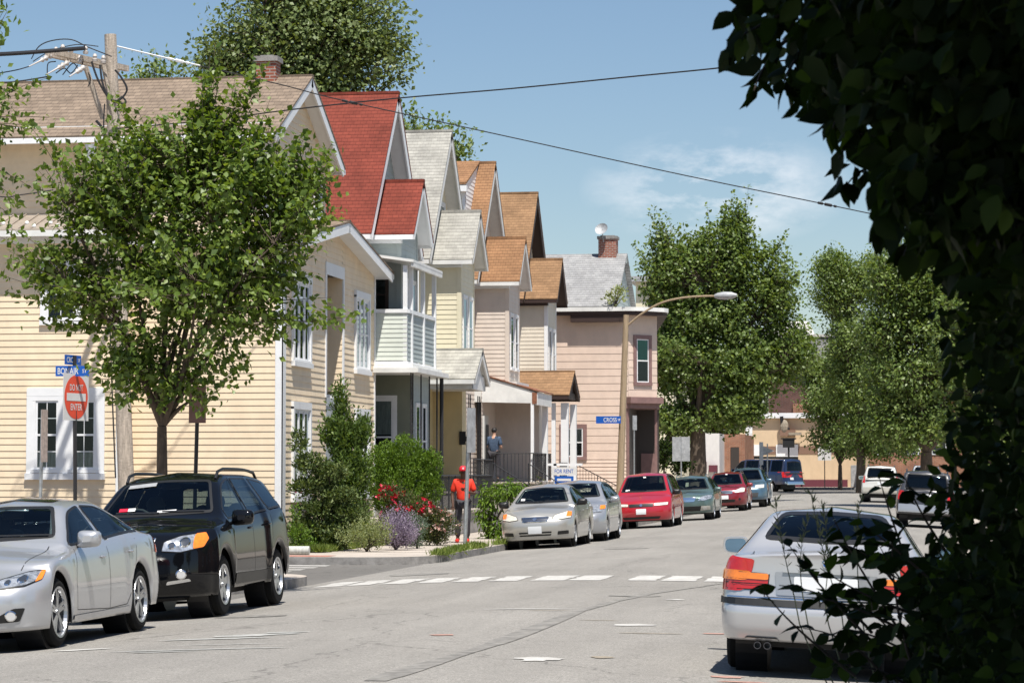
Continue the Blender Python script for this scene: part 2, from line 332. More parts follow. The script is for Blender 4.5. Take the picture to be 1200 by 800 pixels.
# crosswalk bars
b = MB()
for xc, wd in [(-9.15, .42), (-8.65, .42), (-8.1, .42), (-7.55, .40), (-7.0, .40), (-6.4, .42), (-5.72, .5), (-5.15, .48), (-4.28, .42), (-3.72, .5), (-3.1, .5), (-2.4, .5), (-1.7, .5), (-1.0, .5), (-.3, .5)]:
    n = 6
    for j in range(n):
        y0, y1 = 39.9 + j * .32, 39.9 + (j + 1) * .32 + .001
        e = [random.uniform(-.025, .025) for _ in range(4)]
        xa, xb = xc - wd / 2, xc + wd / 2; sk = .0
        b.add([(xa + e[0], y0, roadz(xa, y0) + .006), (xb + e[1], y0, roadz(xb, y0) + .006), (xb + e[1], y1, roadz(xb, y1) + .006), (xa + e[0], y1, roadz(xa, y1) + .006)], [(0, 1, 2, 3)])
tag(b.build('crosswalk_marking', M['paint']), kind='structure')
b = MB()
for i in range(7):
    X = -11.6 - i * .62
    b.box(X - .2, X + .2, 44.0, 50.3, -.086, -.083) if False else b.add([(-13.4 , 43.4 + i * 1.05, -.084), (-11.4, 43.4 + i * 1.05, -.084), (-11.4, 43.85 + i * 1.05, -.084), (-13.4, 43.85 + i * 1.05, -.084)], [(0, 1, 2, 3)])
tag(b.build('side_crosswalk_marking', M['paint']), kind='structure')
b = MB()
for px, py, lx, ly in [(745, 736, .22, .18), (733, 737, .12, .08), (633, 777, .22, .2), (624, 779, .10, .1), (790, 706, .12, .12), (612, 718, .6, .05), (95, 758, .3, .1)]:
    d = 1.68 * 3100 / (py - 554); X, Y = at(px, d); blotch(b, X, Y, lx, ly, .3)
tag(b.build('white_road_marks', M['paint']), kind='structure')
b = MB()
for px, py, lx, ly in [(262, 754, .55, .10), (310, 750, .40, .12), (338, 748, .22, .1), (288, 751, .3, .2), (235, 768, .9, .06), (190, 770, .3, .05), (270, 762, .5, .03)]:
    d = 1.72 * 3100 / (py - 554); X, Y = at(px, d); blotch(b, X, Y, lx, ly, .15)
tag(b.build('faded_road_marks', M['paintold']), kind='structure')
b = MB()
for px, py, lx, ly in [(700, 727, .25, .035), (706, 769, .10, .12), (640, 716, .3, .03), (760, 741, .35, .04)]:
    d = 1.64 * 3100 / (py - 554); X, Y = at(px, d); blotch(b, X, Y, lx, ly, .2)
tag(b.build('orange_road_marks', M['orange_mark']), kind='structure')
b = MB()
for px, py, lx, ly in [(520, 747, .12, .1), (850, 790, .15, .1), (838, 742, .15, .08), (870, 795, .2, .06)]:
    d = 1.66 * 3100 / (py - 554); X, Y = at(px, d); blotch(b, X, Y, lx, ly, .2)
tag(b.build('pink_road_marks', M['pink_mark']), kind='structure')
b = MB()                                                     # tar seam that bends down the lane, and plain dark patches
pth = [(440, 800), (480, 787), (530, 772), (580, 756), (630, 737), (680, 717), (720, 706), (760, 697), (820, 688), (850, 683)]
prev = None
for i in range(len(pth) - 1):
    for k in range(5):
        t = k / 5; px = pth[i][0] * (1 - t) + pth[i + 1][0] * t; py = pth[i][1] * (1 - t) + pth[i + 1][1] * t
        d = 1.65 * 3100 / (py - 554); X, Y = at(px, d); wd = .085 + .03 * math.sin(i * 2.1 + k * .4) + random.uniform(0, .02)
        if i > 5: wd *= .5
        cur = [(X - wd, Y, roadz(X, Y) + .005), (X + wd, Y, roadz(X, Y) + .005)]
        if prev: b.add([prev[0], prev[1], cur[1], cur[0]], [(0, 1, 2, 3)])
        prev = cur
for px, py, lx, ly in [(492, 671, .55, .5), (297, 722, .45, .25), (735, 645, .5, .5), (745, 704, .35, .2)]:  # dark blotches of uneven outline laid on the road
    d = 1.70 * 3100 / (py - 554); X, Y = at(px, d); blotch(b, X, Y, lx, ly, 0, jag=.12)
tag(b.build('tar_seam_and_patches', M['tar']), kind='structure')
# ================================================================== building kit
def frS(x, y): return (Vector((x, y, 0)), Vector((1, 0, 0)), Vector((0, -1, 0)))       # faces the camera side, u to the right
def frE(x, y): return (Vector((x, y, 0)), Vector((0, 1, 0)), Vector((1, 0, 0)))        # faces the street, u away from camera
def frA(x, y, deg):                                                                     # any angle: outward normal at deg
    N = Vector((math.cos(R(deg)), math.sin(R(deg)), 0)); return (Vector((x, y, 0)), Vector((-N.y, N.x, 0)), N)
def clipband(poly, z0, z1):
    def clip(p, z, up):
        o = []
        for i in range(len(p)):
            a, c = p[i], p[(i + 1) % len(p)]; ia = (a[1] >= z) if up else (a[1] <= z); ic = (c[1] >= z) if up else (c[1] <= z)
            if ia: o.append(a)
            if ia != ic:
                t = (z - a[1]) / (c[1] - a[1]); o.append((a[0] + (c[0] - a[0]) * t, z))
        return o
    p = clip(poly, z0, True)
    return clip(p, z1, False) if len(p) > 2 else []
def siding(b, fr, poly, course=.145, tilt=.013, m=0):
    o, U, N = fr; zs = [p[1] for p in poly]; z = min(zs); top = max(zs)
    while z < top - 1e-4:
        z1 = min(z + course, top); p = clipband(poly, z, z1)
        if len(p) > 2:
            P = [o + U * u + N * (tilt * (z + course - zz) / course) + Vector((0, 0, zz)) for u, zz in p]
            b.add(P, [list(range(len(P)))], m)
            lo = sorted([q for q in p if abs(q[1] - z) < 1e-5])
            if len(lo) >= 2:
                u0, u1 = lo[0][0], lo[-1][0]
                b.add([o + U * u0 + Vector((0, 0, z)), o + U * u1 + Vector((0, 0, z)), o + U * u1 + N * tilt + Vector((0, 0, z)), o + U * u0 + N * tilt + Vector((0, 0, z))], [(0, 1, 2, 3)], m)
        z = z1
def boards(name, m, parent, lst):
    for fr, u0, u1, n0, n1, z0, z1 in lst:
        q = MB(); q.fbox(fr, u0, u1, n0, n1, z0, z1); q.build(name, m, parent)
def posts(m, parent, lst, r=.06, round_=False, name='porch_post'):
    for t in lst:
        x, y, z0, z1 = t[:4]; rr = t[4] if len(t) > 4 else r; q = MB()
        if round_: q.tube([(x, y, z0), (x, y, z1)], rr, 6)
        else: q.box(x - rr, x + rr, y - rr, y + rr, z0, z1)
        q.build(name, m, parent)
def rect(u0, u1, z0, z1): return [(u0, z0), (u1, z0), (u1, z1), (u0, z1)]
M['pane_dark'] = mat('room_behind_glass', (.016, .018, .02), .5)
M['curtain'] = mat('curtain', (.46, .47, .44), .8, var=.25, vscale=10, vdim=(3, 3, .4))
M['blind_green'] = mat('green_blind', (.02, .30, .20), .7)
random.seed(77)
def window(house, fr, u, z, w, h, trim=.11, tm='white', sash='white', munt=(0, 0), curtain=None, proud=.045, grid_top_only=False, label=None, cm='curtain', pm=None):
    """double-hung window: casing and sashes in one mesh, pane behind"""
    b = MB(); u0, u1, z0, z1 = u - w / 2, u + w / 2, z, z + h
    b.fbox(fr, u0 - trim, u1 + trim, 0, proud, z1, z1 + trim); b.fbox(fr, u0 - trim, u1 + trim, 0, proud + .03, z0 - trim * .8, z0)
    b.fbox(fr, u0 - trim, u0, 0, proud - .003, z0, z1); b.fbox(fr, u1, u1 + trim, 0, proud - .003, z0, z1)
    s = .045; zm = (z0 + z1) / 2
    for a, c, n in ((z0, zm + s / 2, .036), (zm - s / 2, z1, .026)):
        b.fbox(fr, u0 + .001, u0 + s, .012, n, a, c, 1); b.fbox(fr, u1 - s, u1 - .001, .012, n, a, c, 1)
        b.fbox(fr, u0 + s, u1 - s, .012, n - .001, a, a + s, 1); b.fbox(fr, u0 + s, u1 - s, .012, n - .001, c - s, c, 1)
        for i in range(munt[0]):
            uu = u0 + s + (w - 2 * s) * (i + 1) / (munt[0] + 1); b.fbox(fr, uu - .009, uu + .009, .02, n - .003, a + s, c - s, 1)
        for i in range(munt[1]):
            zz = a + s + (c - a - 2 * s) * (i + 1) / (munt[1] + 1); b.fbox(fr, u0 + s, u1 - s, .02, n - .004, zz - .009, zz + .009, 1)
    o = b.build('window', [M[tm], M[sash]], house)
    if label: o['label'] = label
    if curtain is None and random.random() < .6:
        q_ = random.uniform(.35, .75); curtain = [(0, 1, q_, 1)] if random.random() < .6 else [(0, .28, 0, 1), (.72, 1, 0, 1)]
    p = MB(); p.fbox(fr, u0, u1, .017, .0185, z0, z1, 0)
    if curtain:
        for ca, cb, za, zb in curtain: p.fbox(fr, u0 + w * ca, u0 + w * cb, .0187, .0200, z0 + h * za, z0 + h * zb, 2)
    p.fbox(fr, u0 + .002, u1 - .002, .0215, .0225, z0 + .002, z1 - .002, 1)
    p.build('pane', [pm or M['pane_dark'], M['wglass'], M[cm]], o)
    return o
def gable(house, x0, x1, yc, hw, ze, zr, rm, tm, over=.35, th=.13, rn='roof', gut=True, fascia=.2, ynear=None, yfar=None):
    """gable roof with its ridge along X; x1 is the street end"""
    sl = (zr - ze) / hw; b = MB(); f = MB()
    nr = Vector((0, 0, 1))
    for sg in (-1, 1):
        hh = hw + over; z_e = zr - sl * hh
        ln = math.hypot(hh, sl * hh); ny, nz_ = sg * sl * hh / ln, hh / ln     # outward normal of this slope
        def P(x, t, n): return Vector((x, yc + sg * hh * t + ny * n, zr - sl * hh * t + nz_ * n))
        pts = [P(x0, 0, 0), P(x1, 0, 0), P(x1, 1, 0), P(x0, 1, 0)]
        b.prism(pts, (0, ny * .045, nz_ * .045))
        f.prism([P(x0, .004, -th), P(x1 - .03, .004, -th), P(x1 - .03, .985, -th), P(x0, .985, -th)], (0, ny * (th - .002), nz_ * (th - .002)))
        if fascia:    # rake board under the street edge
            f.prism([P(x1 - .055, .0, -fascia - .0), P(x1 - .012, .0, -fascia), P(x1 - .012, .99, -fascia), P(x1 - .055, .99, -fascia)], (0, ny * (fascia - .01), nz_ * (fascia - .01)))
        if gut:
            ye = yc + sg * hh; f.box(x0, x1 - .02, min(ye, ye + sg * .10), max(ye, ye + sg * .10), z_e - .13, z_e - .01)
    b.box(x0, x1 + .005, yc - .09, yc + .09, zr - .02, zr + .062)
    ro = b.build(rn, rm, house); fo = f.build('soffit', tm, house)
    return ro
def chimney(house, x, y, z0, z1, w=.62, d=.5, m='brick_red', capm='curb', name='chimney', parent=None):
    b = MB(); b.box(x - w / 2, x + w / 2, y - d / 2, y + d / 2, z0, z1 - .16, 0); b.box(x - w / 2 - .05, x + w / 2 + .05, y - d / 2 - .05, y + d / 2 + .05, z1 - .16, z1 - .04, 1)
    b.box(x - w / 2 + .08, x + w / 2 - .08, y - d / 2 + .08, y + d / 2 - .08, z1 - .04, z1, 1)
    return b.build(name, [M[m], M[capm]], parent or house)
M['brick_red'] = brickmat('red_brick', (.36, .12, .075), (.28, .09, .06), (.42, .38, .34), .22, .075, .012, mode='wall')
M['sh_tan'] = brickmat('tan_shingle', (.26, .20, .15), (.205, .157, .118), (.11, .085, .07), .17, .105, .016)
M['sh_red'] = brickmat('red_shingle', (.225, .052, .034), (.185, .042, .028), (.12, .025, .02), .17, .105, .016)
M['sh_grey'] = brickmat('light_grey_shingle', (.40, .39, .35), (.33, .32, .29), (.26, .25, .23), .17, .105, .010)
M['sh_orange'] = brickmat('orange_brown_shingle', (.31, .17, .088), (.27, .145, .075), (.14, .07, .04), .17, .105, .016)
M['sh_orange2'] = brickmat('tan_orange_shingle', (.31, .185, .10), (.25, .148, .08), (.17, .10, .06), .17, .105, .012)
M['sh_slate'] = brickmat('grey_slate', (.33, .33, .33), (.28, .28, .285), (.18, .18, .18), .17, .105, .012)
def sid(n, c, v=.05): M[n] = mat(n, c, .55, var=max(v, .07), vscale=1.6, vdim=(1.5, 1.5, .8))
sid('y_main', (.78, .637, .455), .08); sid('y_cream', (.71, .655, .49)); sid('greyblue', (.34, .385, .38)); sid('whitegreen', (.62, .66, .60))
sid('tan_side', (.62, .54, .47)); sid('cream2', (.66, .60, .50)); sid('pinkwall', (.66, .52, .43)); sid('yellow_deep', (.58, .48, .27)); sid('olive', (.20, .215, .165)); sid('white_side', (.70, .68, .66))
M['brown_trim'] = mat('dark_brown_trim', (.035, .018, .014), .6); M['mauve'] = mat('mauve_trim', (.22, .13, .12), .6, var=.15)
M['door_mauve'] = mat('mauve_door', (.20, .12, .13), .5); M['door_white'] = mat('door_white', (.6, .6, .57), .5); M['door_dark'] = mat('door_dark', (.05, .04, .035), .5)
M['foundation'] = mat('foundation_stone', (.30, .28, .26), .9, var=.3, vscale=3, bump=.4, bscale=12)
# ================================================================== house 1, the yellow corner house
H = thing('clapboard_house', 'large pale yellow clapboard corner house with tan roof behind the street tree', 'house', (-17, 60, 0))
HX = -14.2
fr1 = frS(HX, 57.5); fe = frE(HX, 57.5)
b = MB()
siding(b, fr1, rect(-22, 0, .45, 7.0))                      # camera-facing wall
siding(b, frS(-14.55, 57.5), rect(-22, 0, 7.0, 9.55))
siding(b, frS(-17.66, 56.5), rect(-18, 0, .45, 7.05))        # left wing one metre forward
siding(b, frE(-17.66, 56.5), rect(0, 1.0, .45, 7.05))
W1 = 10.0                                                    # street front with a recessed entry bay
ue0, ue1 = 4.35, 6.15
for poly in ([(0, .45), (ue0, .45), (ue0, 7.5), (0, 6.95)], [(ue0, 6.45), (ue1, 6.45), (ue1, 7.58), (5, 7.75), (ue0, 7.65)], [(ue1, .45), (W1, .45), (W1, 6.95), (ue1, 7.58)]):
    siding(b, fe, poly)
siding(b, frE(HX - 1.0, 57.5), rect(ue0, ue1, .45, 6.6))
siding(b, frS(HX, 57.5 + ue1), rect(-1.0, 0, 3.7, 6.5), m=0)
siding(b, frE(-14.6, 56.9), [(.6, 7.0), (6.6, 7.0), (6.6, 9.5), (3.6, 11.0), (.6, 9.5)])
b.box(-30, HX - 1.02, 57.52, 67.4, .2, 7.0); b.box(-36, -14.62, 57.6, 63.4, 7.0, 9.4); b.box(-36, -17.7, 56.55, 57.6, .2, 7.0)
b.build('wall', M['y_main'], H)
b = MB(); b.box(-36, HX + .005, 57.46, 67.5, .0, .45); b.box(-36, -17.64, 56.44, 57.5, 0, .45); b.build('foundation', M['foundation'], H)
b = MB()
b.fbox(fr1, -.15, .028, 0, .028, .45, 7.0); b.fbox(fe, -.028, .26, 0, .0275, .45, 6.98); b.fbox(fe, W1 - .10, W1 + .02, 0, .03, .45, 6.93)
b.fbox(frS(-14.55, 57.5), -.15, .03, 0, .03, 7.0, 9.5)
b.fbox(fe, ue0 - .12, ue0, 0, .032, 3.5, 6.45); b.fbox(fe, ue1, ue1 + .12, 0, .032, 3.5, 6.45); b.fbox(fe, ue0 - .12, ue1 + .12, 0, .034, 6.45, 6.75)
b.fbox(fe, ue1 - .10, ue1, -.98, -.01, 3.5, 3.62)
b.fbox(frS(-17.66, 56.5), -.05, .03, 0, .03, .45, 7.0)
b.fbox(frS(-14.6, 57.5), -22, 0, 0, .035, 9.22, 9.55)        # frieze under the eave
b.fbox(frS(-17.66, 56.5), -18, 0, 0, .035, 6.8, 7.05)
b.build('trim', M['white'], H)
b = MB(); b.tube([(-17.55, 56.38, 7.0), (-17.55, 56.38, .3)], .05, 8); b.tube([(-17.3, 57.1, 9.2), (-17.75, 57.35, 8.8), (-17.75, 57.35, 7.4), (-17.6, 56.4, 7.0)], .045, 8); b.build('downspout', M['steel'], H)
b = MB(); b.tube([(HX + .06, 57.5 + 6.0, 3.4), (HX + .06, 57.5 + 6.0, .4)], .045, 8); b.build('downspout', M['white'], H)
gable(H, -38, -14.22, 60.5, 3.0, 9.5, 11.0, M['sh_tan'], M['white'], over=.55, fascia=.24)
gable(H, -20, HX + .45, 62.5, 5.0, 6.95, 7.75, M['sh_tan'], M['white'], over=.35, fascia=.24, th=.16)
b = MB()                                                     # shed roof of the wing, standing seams
y0, y1, za, zb = 56.1, 57.44, 7.06, 7.5
b.prism([(-38, y0, za), (-17.5, y0, za), (-17.5, y1, zb), (-38, y1, zb)], (0, 0, .04))
for i in range(70):
    x = -17.55 - i * .29; b.prism([(x - .015, y0, za + .04), (x + .015, y0, za + .04), (x + .015, y1, zb + .04), (x - .015, y1, zb + .04)], (0, 0, .03))
b.build('wing_roof', mat('ribbed_metal_roof', (.34, .29, .24), .5, .2, var=.15), H)
b = MB(); b.box(-38, -17.45, 55.97, 56.1, 6.92, 7.05); b.box(-38, -17.5, 56.1, 56.5, 6.99, 7.03); b.build('gutter', M['white2'], H)
for i in range(6):
    for dx, yy, zz in ((0, 56.22, 7.17), (-.28, 56.55, 7.27)):
        b = MB(); b.ell((-19.0 - i * .55 + dx, yy, zz), (.05, .05, .05), 8, 5); b.build('snow_guard', M['white'], H)
chimney(H, -15.28, 60.4, 10.4, 11.52, .48, .45)
# windows: near ground-floor double window on the wing
frw = frS(-17.66, 56.5); u_of = lambda px, d=58.6: (at(px, d)[0] + 17.66)
cur = [(.02, .98, .0, .27), (.0, .12, .27, .5)]
b = MB(); uL, uR = u_of(28), u_of(121)
window(H, frw, u_of(52), 1.78, .52, 1.52, trim=.10, munt=(1, 1), curtain=cur); window(H, frw, u_of(98), 1.78, .52, 1.52, trim=.10, munt=(1, 1), curtain=cur)
b.fbox(frw, uL - .02, uR + .04, 0, .048, 3.40, 3.58); b.fbox(frw, uL - .02, uL + .12, 0, .046, 1.6, 3.4); b.fbox(frw, uR - .14, uR + .04, 0, .046, 1.6, 3.4); b.fbox(frw, u_of(66), u_of(83), 0, .046, 1.6, 3.4); b.fbox(frw, uL - .04, uR + .06, 0, .09, 1.55, 1.69)
b.build('window_surround', M['white'], H)
window(H, frw, u_of(68), 5.1, .66, 1.15, trim=.15, munt=(1, 1)); window(H, frw, u_of(-60), 5.1, .66, 1.15, trim=.15, munt=(1, 1)); window(H, frw, u_of(-60), 1.8, .6, 1.5, munt=(1, 1))
for yy, w_, z_, h_, lab in [(1.75, 1.55, 4.28, 1.75, None), (1.75, 1.55, 1.2, 1.9, None), (8.35, 1.5, 4.35, 1.72, None), (8.35, 1.5, 1.2, 1.9, None)]:
    k = 3
    for j in range(k):
        window(H, fe, yy + (j - 1) * w_ / k, z_, w_ / k - .10, h_, trim=.05, munt=(0, 0))
    b = MB(); b.fbox(fe, yy - w_ / 2 - .12, yy - w_ / 2, 0, .07, z_ - .1, z_ + h_ + .1); b.fbox(fe, yy + w_ / 2, yy + w_ / 2 + .12, 0, .07, z_ - .1, z_ + h_ + .1)
    b.fbox(fe, yy - w_ / 2 - .12, yy + w_ / 2 + .12, 0, .072, z_ + h_ + .05, z_ + h_ + .22); b.fbox(fe, yy - w_ / 2 - .15, yy + w_ / 2 + .15, 0, .10, z_ - .16, z_ - .05); b.build('window_surround', M['white'], H)
window(H, frE(-14.6, 56.9), 5.7, 7.85, .62, .95, trim=.12, munt=(0, 0))
b = MB(); b.fbox(frE(HX - 1, 57.5), ue0 + .3, ue1 - .4, 0, .05, .7, 2.9); b.build('door', M['door_white'], H)
b = MB(); b.fbox(fe, ue0, ue1, -.98, .02, 3.3, 3.5); b.fbox(fe, ue0 + .05, ue1 - .05, -.03, .0, .45, 3.3); b.build('entry_panel', mat('pale_grey_panel', (.42, .45, .47), .5), H)
b = MB(); b.box(-15.3, HX + .9, 61.8, 63.7, .05, .42); b.box(-15.3, HX + 1.2, 61.8, 63.7, .05, .24); b.build('step', M['concrete'], H)

# ================================================================== the row of steep gabled houses
def row_house(Y, name, label, wallm, roofm, trimm, baym, bayroof=None, z_r=12.2, z_e=8.1, hw=3.55, near_wall=None, bdy=None, baybot=4.4, dark=False):
    Hh = thing(name, label, 'house', (-18, Y, 0)); r0 = rise(Y)
    XW = -14.85
    b = MB(); siding(b, frE(XW, Y), [(-hw, .7 + r0), (hw, .7 + r0), (hw, z_e), (0, z_r - .08), (-hw, z_e)], .15)
    siding(b, frS(XW, Y - hw), rect(-11, 0, .7 + r0, z_e), .15)
    b.box(-26, XW - .02, Y - hw + .02, Y + hw, .2, z_e)
    b.build('wall', wallm, Hh)
    b = MB(); b.box(-26, XW + .01, Y - hw - .015, Y + hw + .01, -.1, .7 + r0); b.build('foundation', M['foundation'], Hh)
    boards('corner_board', trimm, Hh, [(frE(XW, Y), -hw - .02, -hw + .13, 0, .03, .7, z_e - .1), (frE(XW, Y), hw - .13, hw + .02, 0, .03, .7, z_e - .1)])
    gable(Hh, -26, -14.38, Y, hw, z_e, z_r, roofm, trimm, over=.12, fascia=.26, th=.16)
    return Hh
def bay(Hh, yb, hw, wallm, roofm, trimm, zbot=4.4, ze=8.32, zr=9.6, xw=-13.72, fasc='white', winm='white', wz=5.2, corner='white'):
    b = MB(); fS, fE = frS(xw, yb - hw), frE(xw, yb)
    siding(b, fS, rect(-1.15, 0, zbot, ze), .145); siding(b, fE, [(-hw, zbot), (hw, zbot), (hw, ze), (0, zr - .12), (-hw, ze)], .145)
    b.box(-14.9, xw - .02, yb - hw + .02, yb + hw, zbot, ze); b.build('bay_wall', wallm, Hh)
    b = MB(); b.fbox(fS, -.11, .022, 0, .024, zbot, ze); b.fbox(fE, -hw - .02, -hw + .11, 0, .0245, zbot, ze); b.build('corner_board', M[corner], Hh); boards('corner_board', M[corner], Hh, [(fE, hw - .11, hw, 0, .024, zbot, ze)])
    gable(Hh, -15.6, xw + .42, yb, hw, ze, zr, roofm, trimm, over=.26, fascia=.2, th=.12, rn='bay_roof')
    b = MB(); b.fbox(fS, -1.15, .05, 0, .24, ze - .50, ze - .34); b.build('frieze', trimm, Hh)
    window(Hh, fE, -.5, wz, .55, 1.75, trim=.09, tm=winm); window(Hh, fE, .5, wz, .55, 1.75, trim=.09, tm=winm)
def railing(parent, x0, y0, x1, y1, z0a, z0b, h=.9, name='railing', sp=.12, top2=True):
    b = MB(); n = max(2, int(math.hypot(x1 - x0, y1 - y0) / sp))
    for i in range(n + 1):
        t = i / n; x, y, z = x0 + (x1 - x0) * t, y0 + (y1 - y0) * t, z0a + (z0b - z0a) * t
        b.tube([(x, y, z + .04), (x, y, z + h)], .009 if i % 8 else .02, 4, cap=False)
    b.tube([(x0, y0, z0a + h), (x1, y1, z0b + h)], .018, 5); b.tube([(x0, y0, z0a + .1), (x1, y1, z0b + .1)], .013, 5)
    return b.build(name, M['iron'], parent)
def post(b, x, y, z0, z1, r=.06): b.box(x - r, x + r, y - r, y + r, z0, z1)

# ---- house 2: red roof, grey-blue bay, white enclosed balcony
H2 = row_house(71.6, 'gabled_house', 'gabled house with bright red shingle roof, grey-blue bay and white upper balcony', M['greyblue'], M['sh_red'], M['white'], None, z_r=12.2)
bay(H2, 70.35, 1.15, M['greyblue'], M['sh_red'], M['white'], xw=-13.85, zbot=4.5, wz=5.1, corner='greyblue')
PX, PY0, PY1 = -13.35, 67.55, 71.45
b = MB(); siding(b, frS(PX, PY0), rect(-1.5, 0, 4.62, 5.85), .12); b.build('balcony_panel', M['whitegreen'], H2)
b = MB(); siding(b, frE(PX, PY0), rect(0, PY1 - PY0, 4.62, 5.85), .12); b.build('balcony_panel', M['greyblue'], H2)
b = MB()
b.box(PX - 1.5, PX + .03, PY0 - .04, PY0 + .08, 5.86, 5.96); b.box(PX - .05, PX + .05, PY0 + .08, PY1, 5.86, 5.96)
for x, y in ((PX - .05, PY0 + .05), (PX, PY0 + .55), (PX, PY1 - .06), (PX, PY0 + 2.2)): post(b, x, y, 4.55, 7.1, .055)
b.box(PX - 1.5, PX + .02, PY0 - .02, PY1, 4.5, 4.6)
b.build('balcony_frame', M['white'], H2)
b = MB(); b.prism([(-14.85, PY0 - .12, 7.42), (PX + .20, PY0 - .12, 7.17), (PX + .20, PY1 + .15, 7.17), (-14.85, PY1 + .15, 7.42)], (0, 0, .07)); b.box(PX + .12, PX + .196, PY0 - .08, PY1 + .14, 7.06, 7.168); b.build('balcony_roof', M['white2'], H2)
b = MB(); b.box(-14.85, PX + .35, PY0 - .25, PY1 + .3, 4.3, 4.42); b.box(-14.85, PX + .18, PY0 - .1, PY1 + .15, 4.42, 4.52); b.build('porch_ceiling', M['white2'], H2)
b = MB(); siding(b, frS(-13.5, 69.2), rect(-1.4, 0, .9, 4.3), .15); b.box(-14.85, -13.52, 69.22, 71.4, .9, 4.3); b.build('porch_wall', M['olive'], H2)
b = MB(); siding(b, frE(-13.5, 69.2), rect(0, 2.2, .9, 4.3), .15); b.build('porch_wall', M['greyblue'], H2)
window(H2, frS(-13.5, 69.2), -.82, 1.65, .55, 2.0, trim=.11, munt=(0, 0)); window(H2, frE(-13.5, 69.2), .55, 1.6, .5, 1.9, trim=.07); window(H2, frE(-13.5, 69.2), 1.45, 1.6, .5, 1.9, trim=.07)
window(H2, frS(-13.87, 69.2), -.6, 5.95, .5, 1.0, tm='brown_trim', sash='brown_trim', trim=.05)
posts(M['iron'], H2, [(x, y, .9, 4.3) for x, y in ((-13.25, 69.0), (-13.25, 70.2), (-13.25, 71.3), (-13.3, 71.6))], .022, True)
b = MB()
for x, y in ((-13.25, 67.6), (-13.25, 67.85)): b.tube([(x, y, .9), (x, y, 4.3)], .022, 5)
for k in range(12):
    z = 1.0 + k * .27; b.tube([(-13.25, 67.6, z), (-13.25, 67.85, z + .13), (-13.25, 67.6, z + .27)], .012, 4)
b.build('porch_post', M['iron'], H2)
posts(M['iron'], H2, [(-13.2, 71.75, .9, 4.35)], .06, True)
b = MB(); b.box(-14.85, -13.15, 67.6, 71.8, .0, .9); b.build('porch_base', M['foundation'], H2)
railing(H2, -13.2, 67.6, -13.2, 71.7, .9, .9, .85)
# ---- house 3: light grey roof, cream bay, gabled porch
H3 = row_house(79.9, 'gabled_house', 'cream yellow gabled house with pale grey shingle roofs and a small gabled porch', M['y_cream'], M['sh_grey'], M['white2'], None)
bay(H3, 78.85, 1.15, M['y_cream'], M['sh_grey'], M['white2'], xw=-13.72, zbot=4.4, corner='y_cream')
window(H3, frE(-14.85, 79.9), 2.2, 5.2, .7, 1.6); window(H3, frE(-14.85, 79.9), .8, 8.6, .7, 1.4, tm='white2')
b = MB(); b.tube([(-14.75, 76.2, 7.9), (-14.75, 76.2, .8)], .05, 6); b.build('downspout', M['white'], H3)
def porch(Hh, y0, y1, xf, zr, ze, rm, tm, wallm, pz=1.15, doorx=None, postm='white2', doorm='door_mauve', fas=.35):
    yc, hw = (y0 + y1) / 2, (y1 - y0) / 2
    gable(Hh, -14.9, xf, yc, hw, ze, zr, rm, tm, over=.22, fascia=.18, th=.1, rn='porch_roof')
    b = MB(); b.box(-14.85, xf - .12, y0 - .02, y0 + .1, ze - fas, ze); b.box(xf - .24, xf - .12, y0, y1, ze - fas, ze); b.box(-14.85, xf - .12, y1 - .1, y1, ze - fas, ze)
    b.prism([(xf - .2, y0, ze), (xf - .2, y1, ze), (xf - .2, yc, zr - .1)], (.04, 0, 0)); b.build('porch_beam', tm, Hh)
    b = MB(); siding(b, frE(-14.8, y0), rect(0, y1 - y0 + .3, pz, ze - .1), .13); siding(b, frS(-13.9, y1 + .1), rect(-.95, 0, pz, ze - .1), .13); b.box(-14.8, -13.92, y1 + .12, y1 + .9, pz, ze); b.build('porch_wall', wallm, Hh)
    b = MB(); b.fbox(frE(-14.78, y0), .25, 1.15, 0, .05, pz, pz + 2.15); b.build('door', M[doorm], Hh)
    b = MB(); b.box(-14.85, xf - .1, y0 - .05, y1 + 1.0, 0, pz - .05, 0); b.box(-14.85, xf - .05, y0 - .08, y1 + 1.02, pz - .05, pz, 1); b.build('porch_base', [M['foundation'], M['concrete']], Hh)
porch(H3, 76.6, 78.9, -13.05, 5.35, 4.58, M['sh_grey'], M['white2'], M['yellow_deep'], fas=.42)
posts(M['iron'], H3, [(-13.3, y, 1.15, 4.0) for y in (76.72, 77.0, 78.3, 78.6)], .018, True)
b = MB(); b.box(-13.98, -13.78, 78.93, 78.97, 2.55, 2.95); b.box(-13.86, -13.74, 78.90, 78.93, 2.65, 2.8); b.build('mailbox', M['black'], H3)
railing(H3, -13.12, 76.5, -13.12, 79.9, 1.15, 1.15, .95); railing(H3, -13.12, 79.9, -11.9, 79.9, 1.1, .35, .9)
b = MB()
for i in range(5): b.box(-13.1 + .27 * i, -12.83 + .27 * i, 78.9, 80.2, 0, 1.15 - .2 * (i + 1) + .06)
b.build('front_steps', M['concrete'], H3)
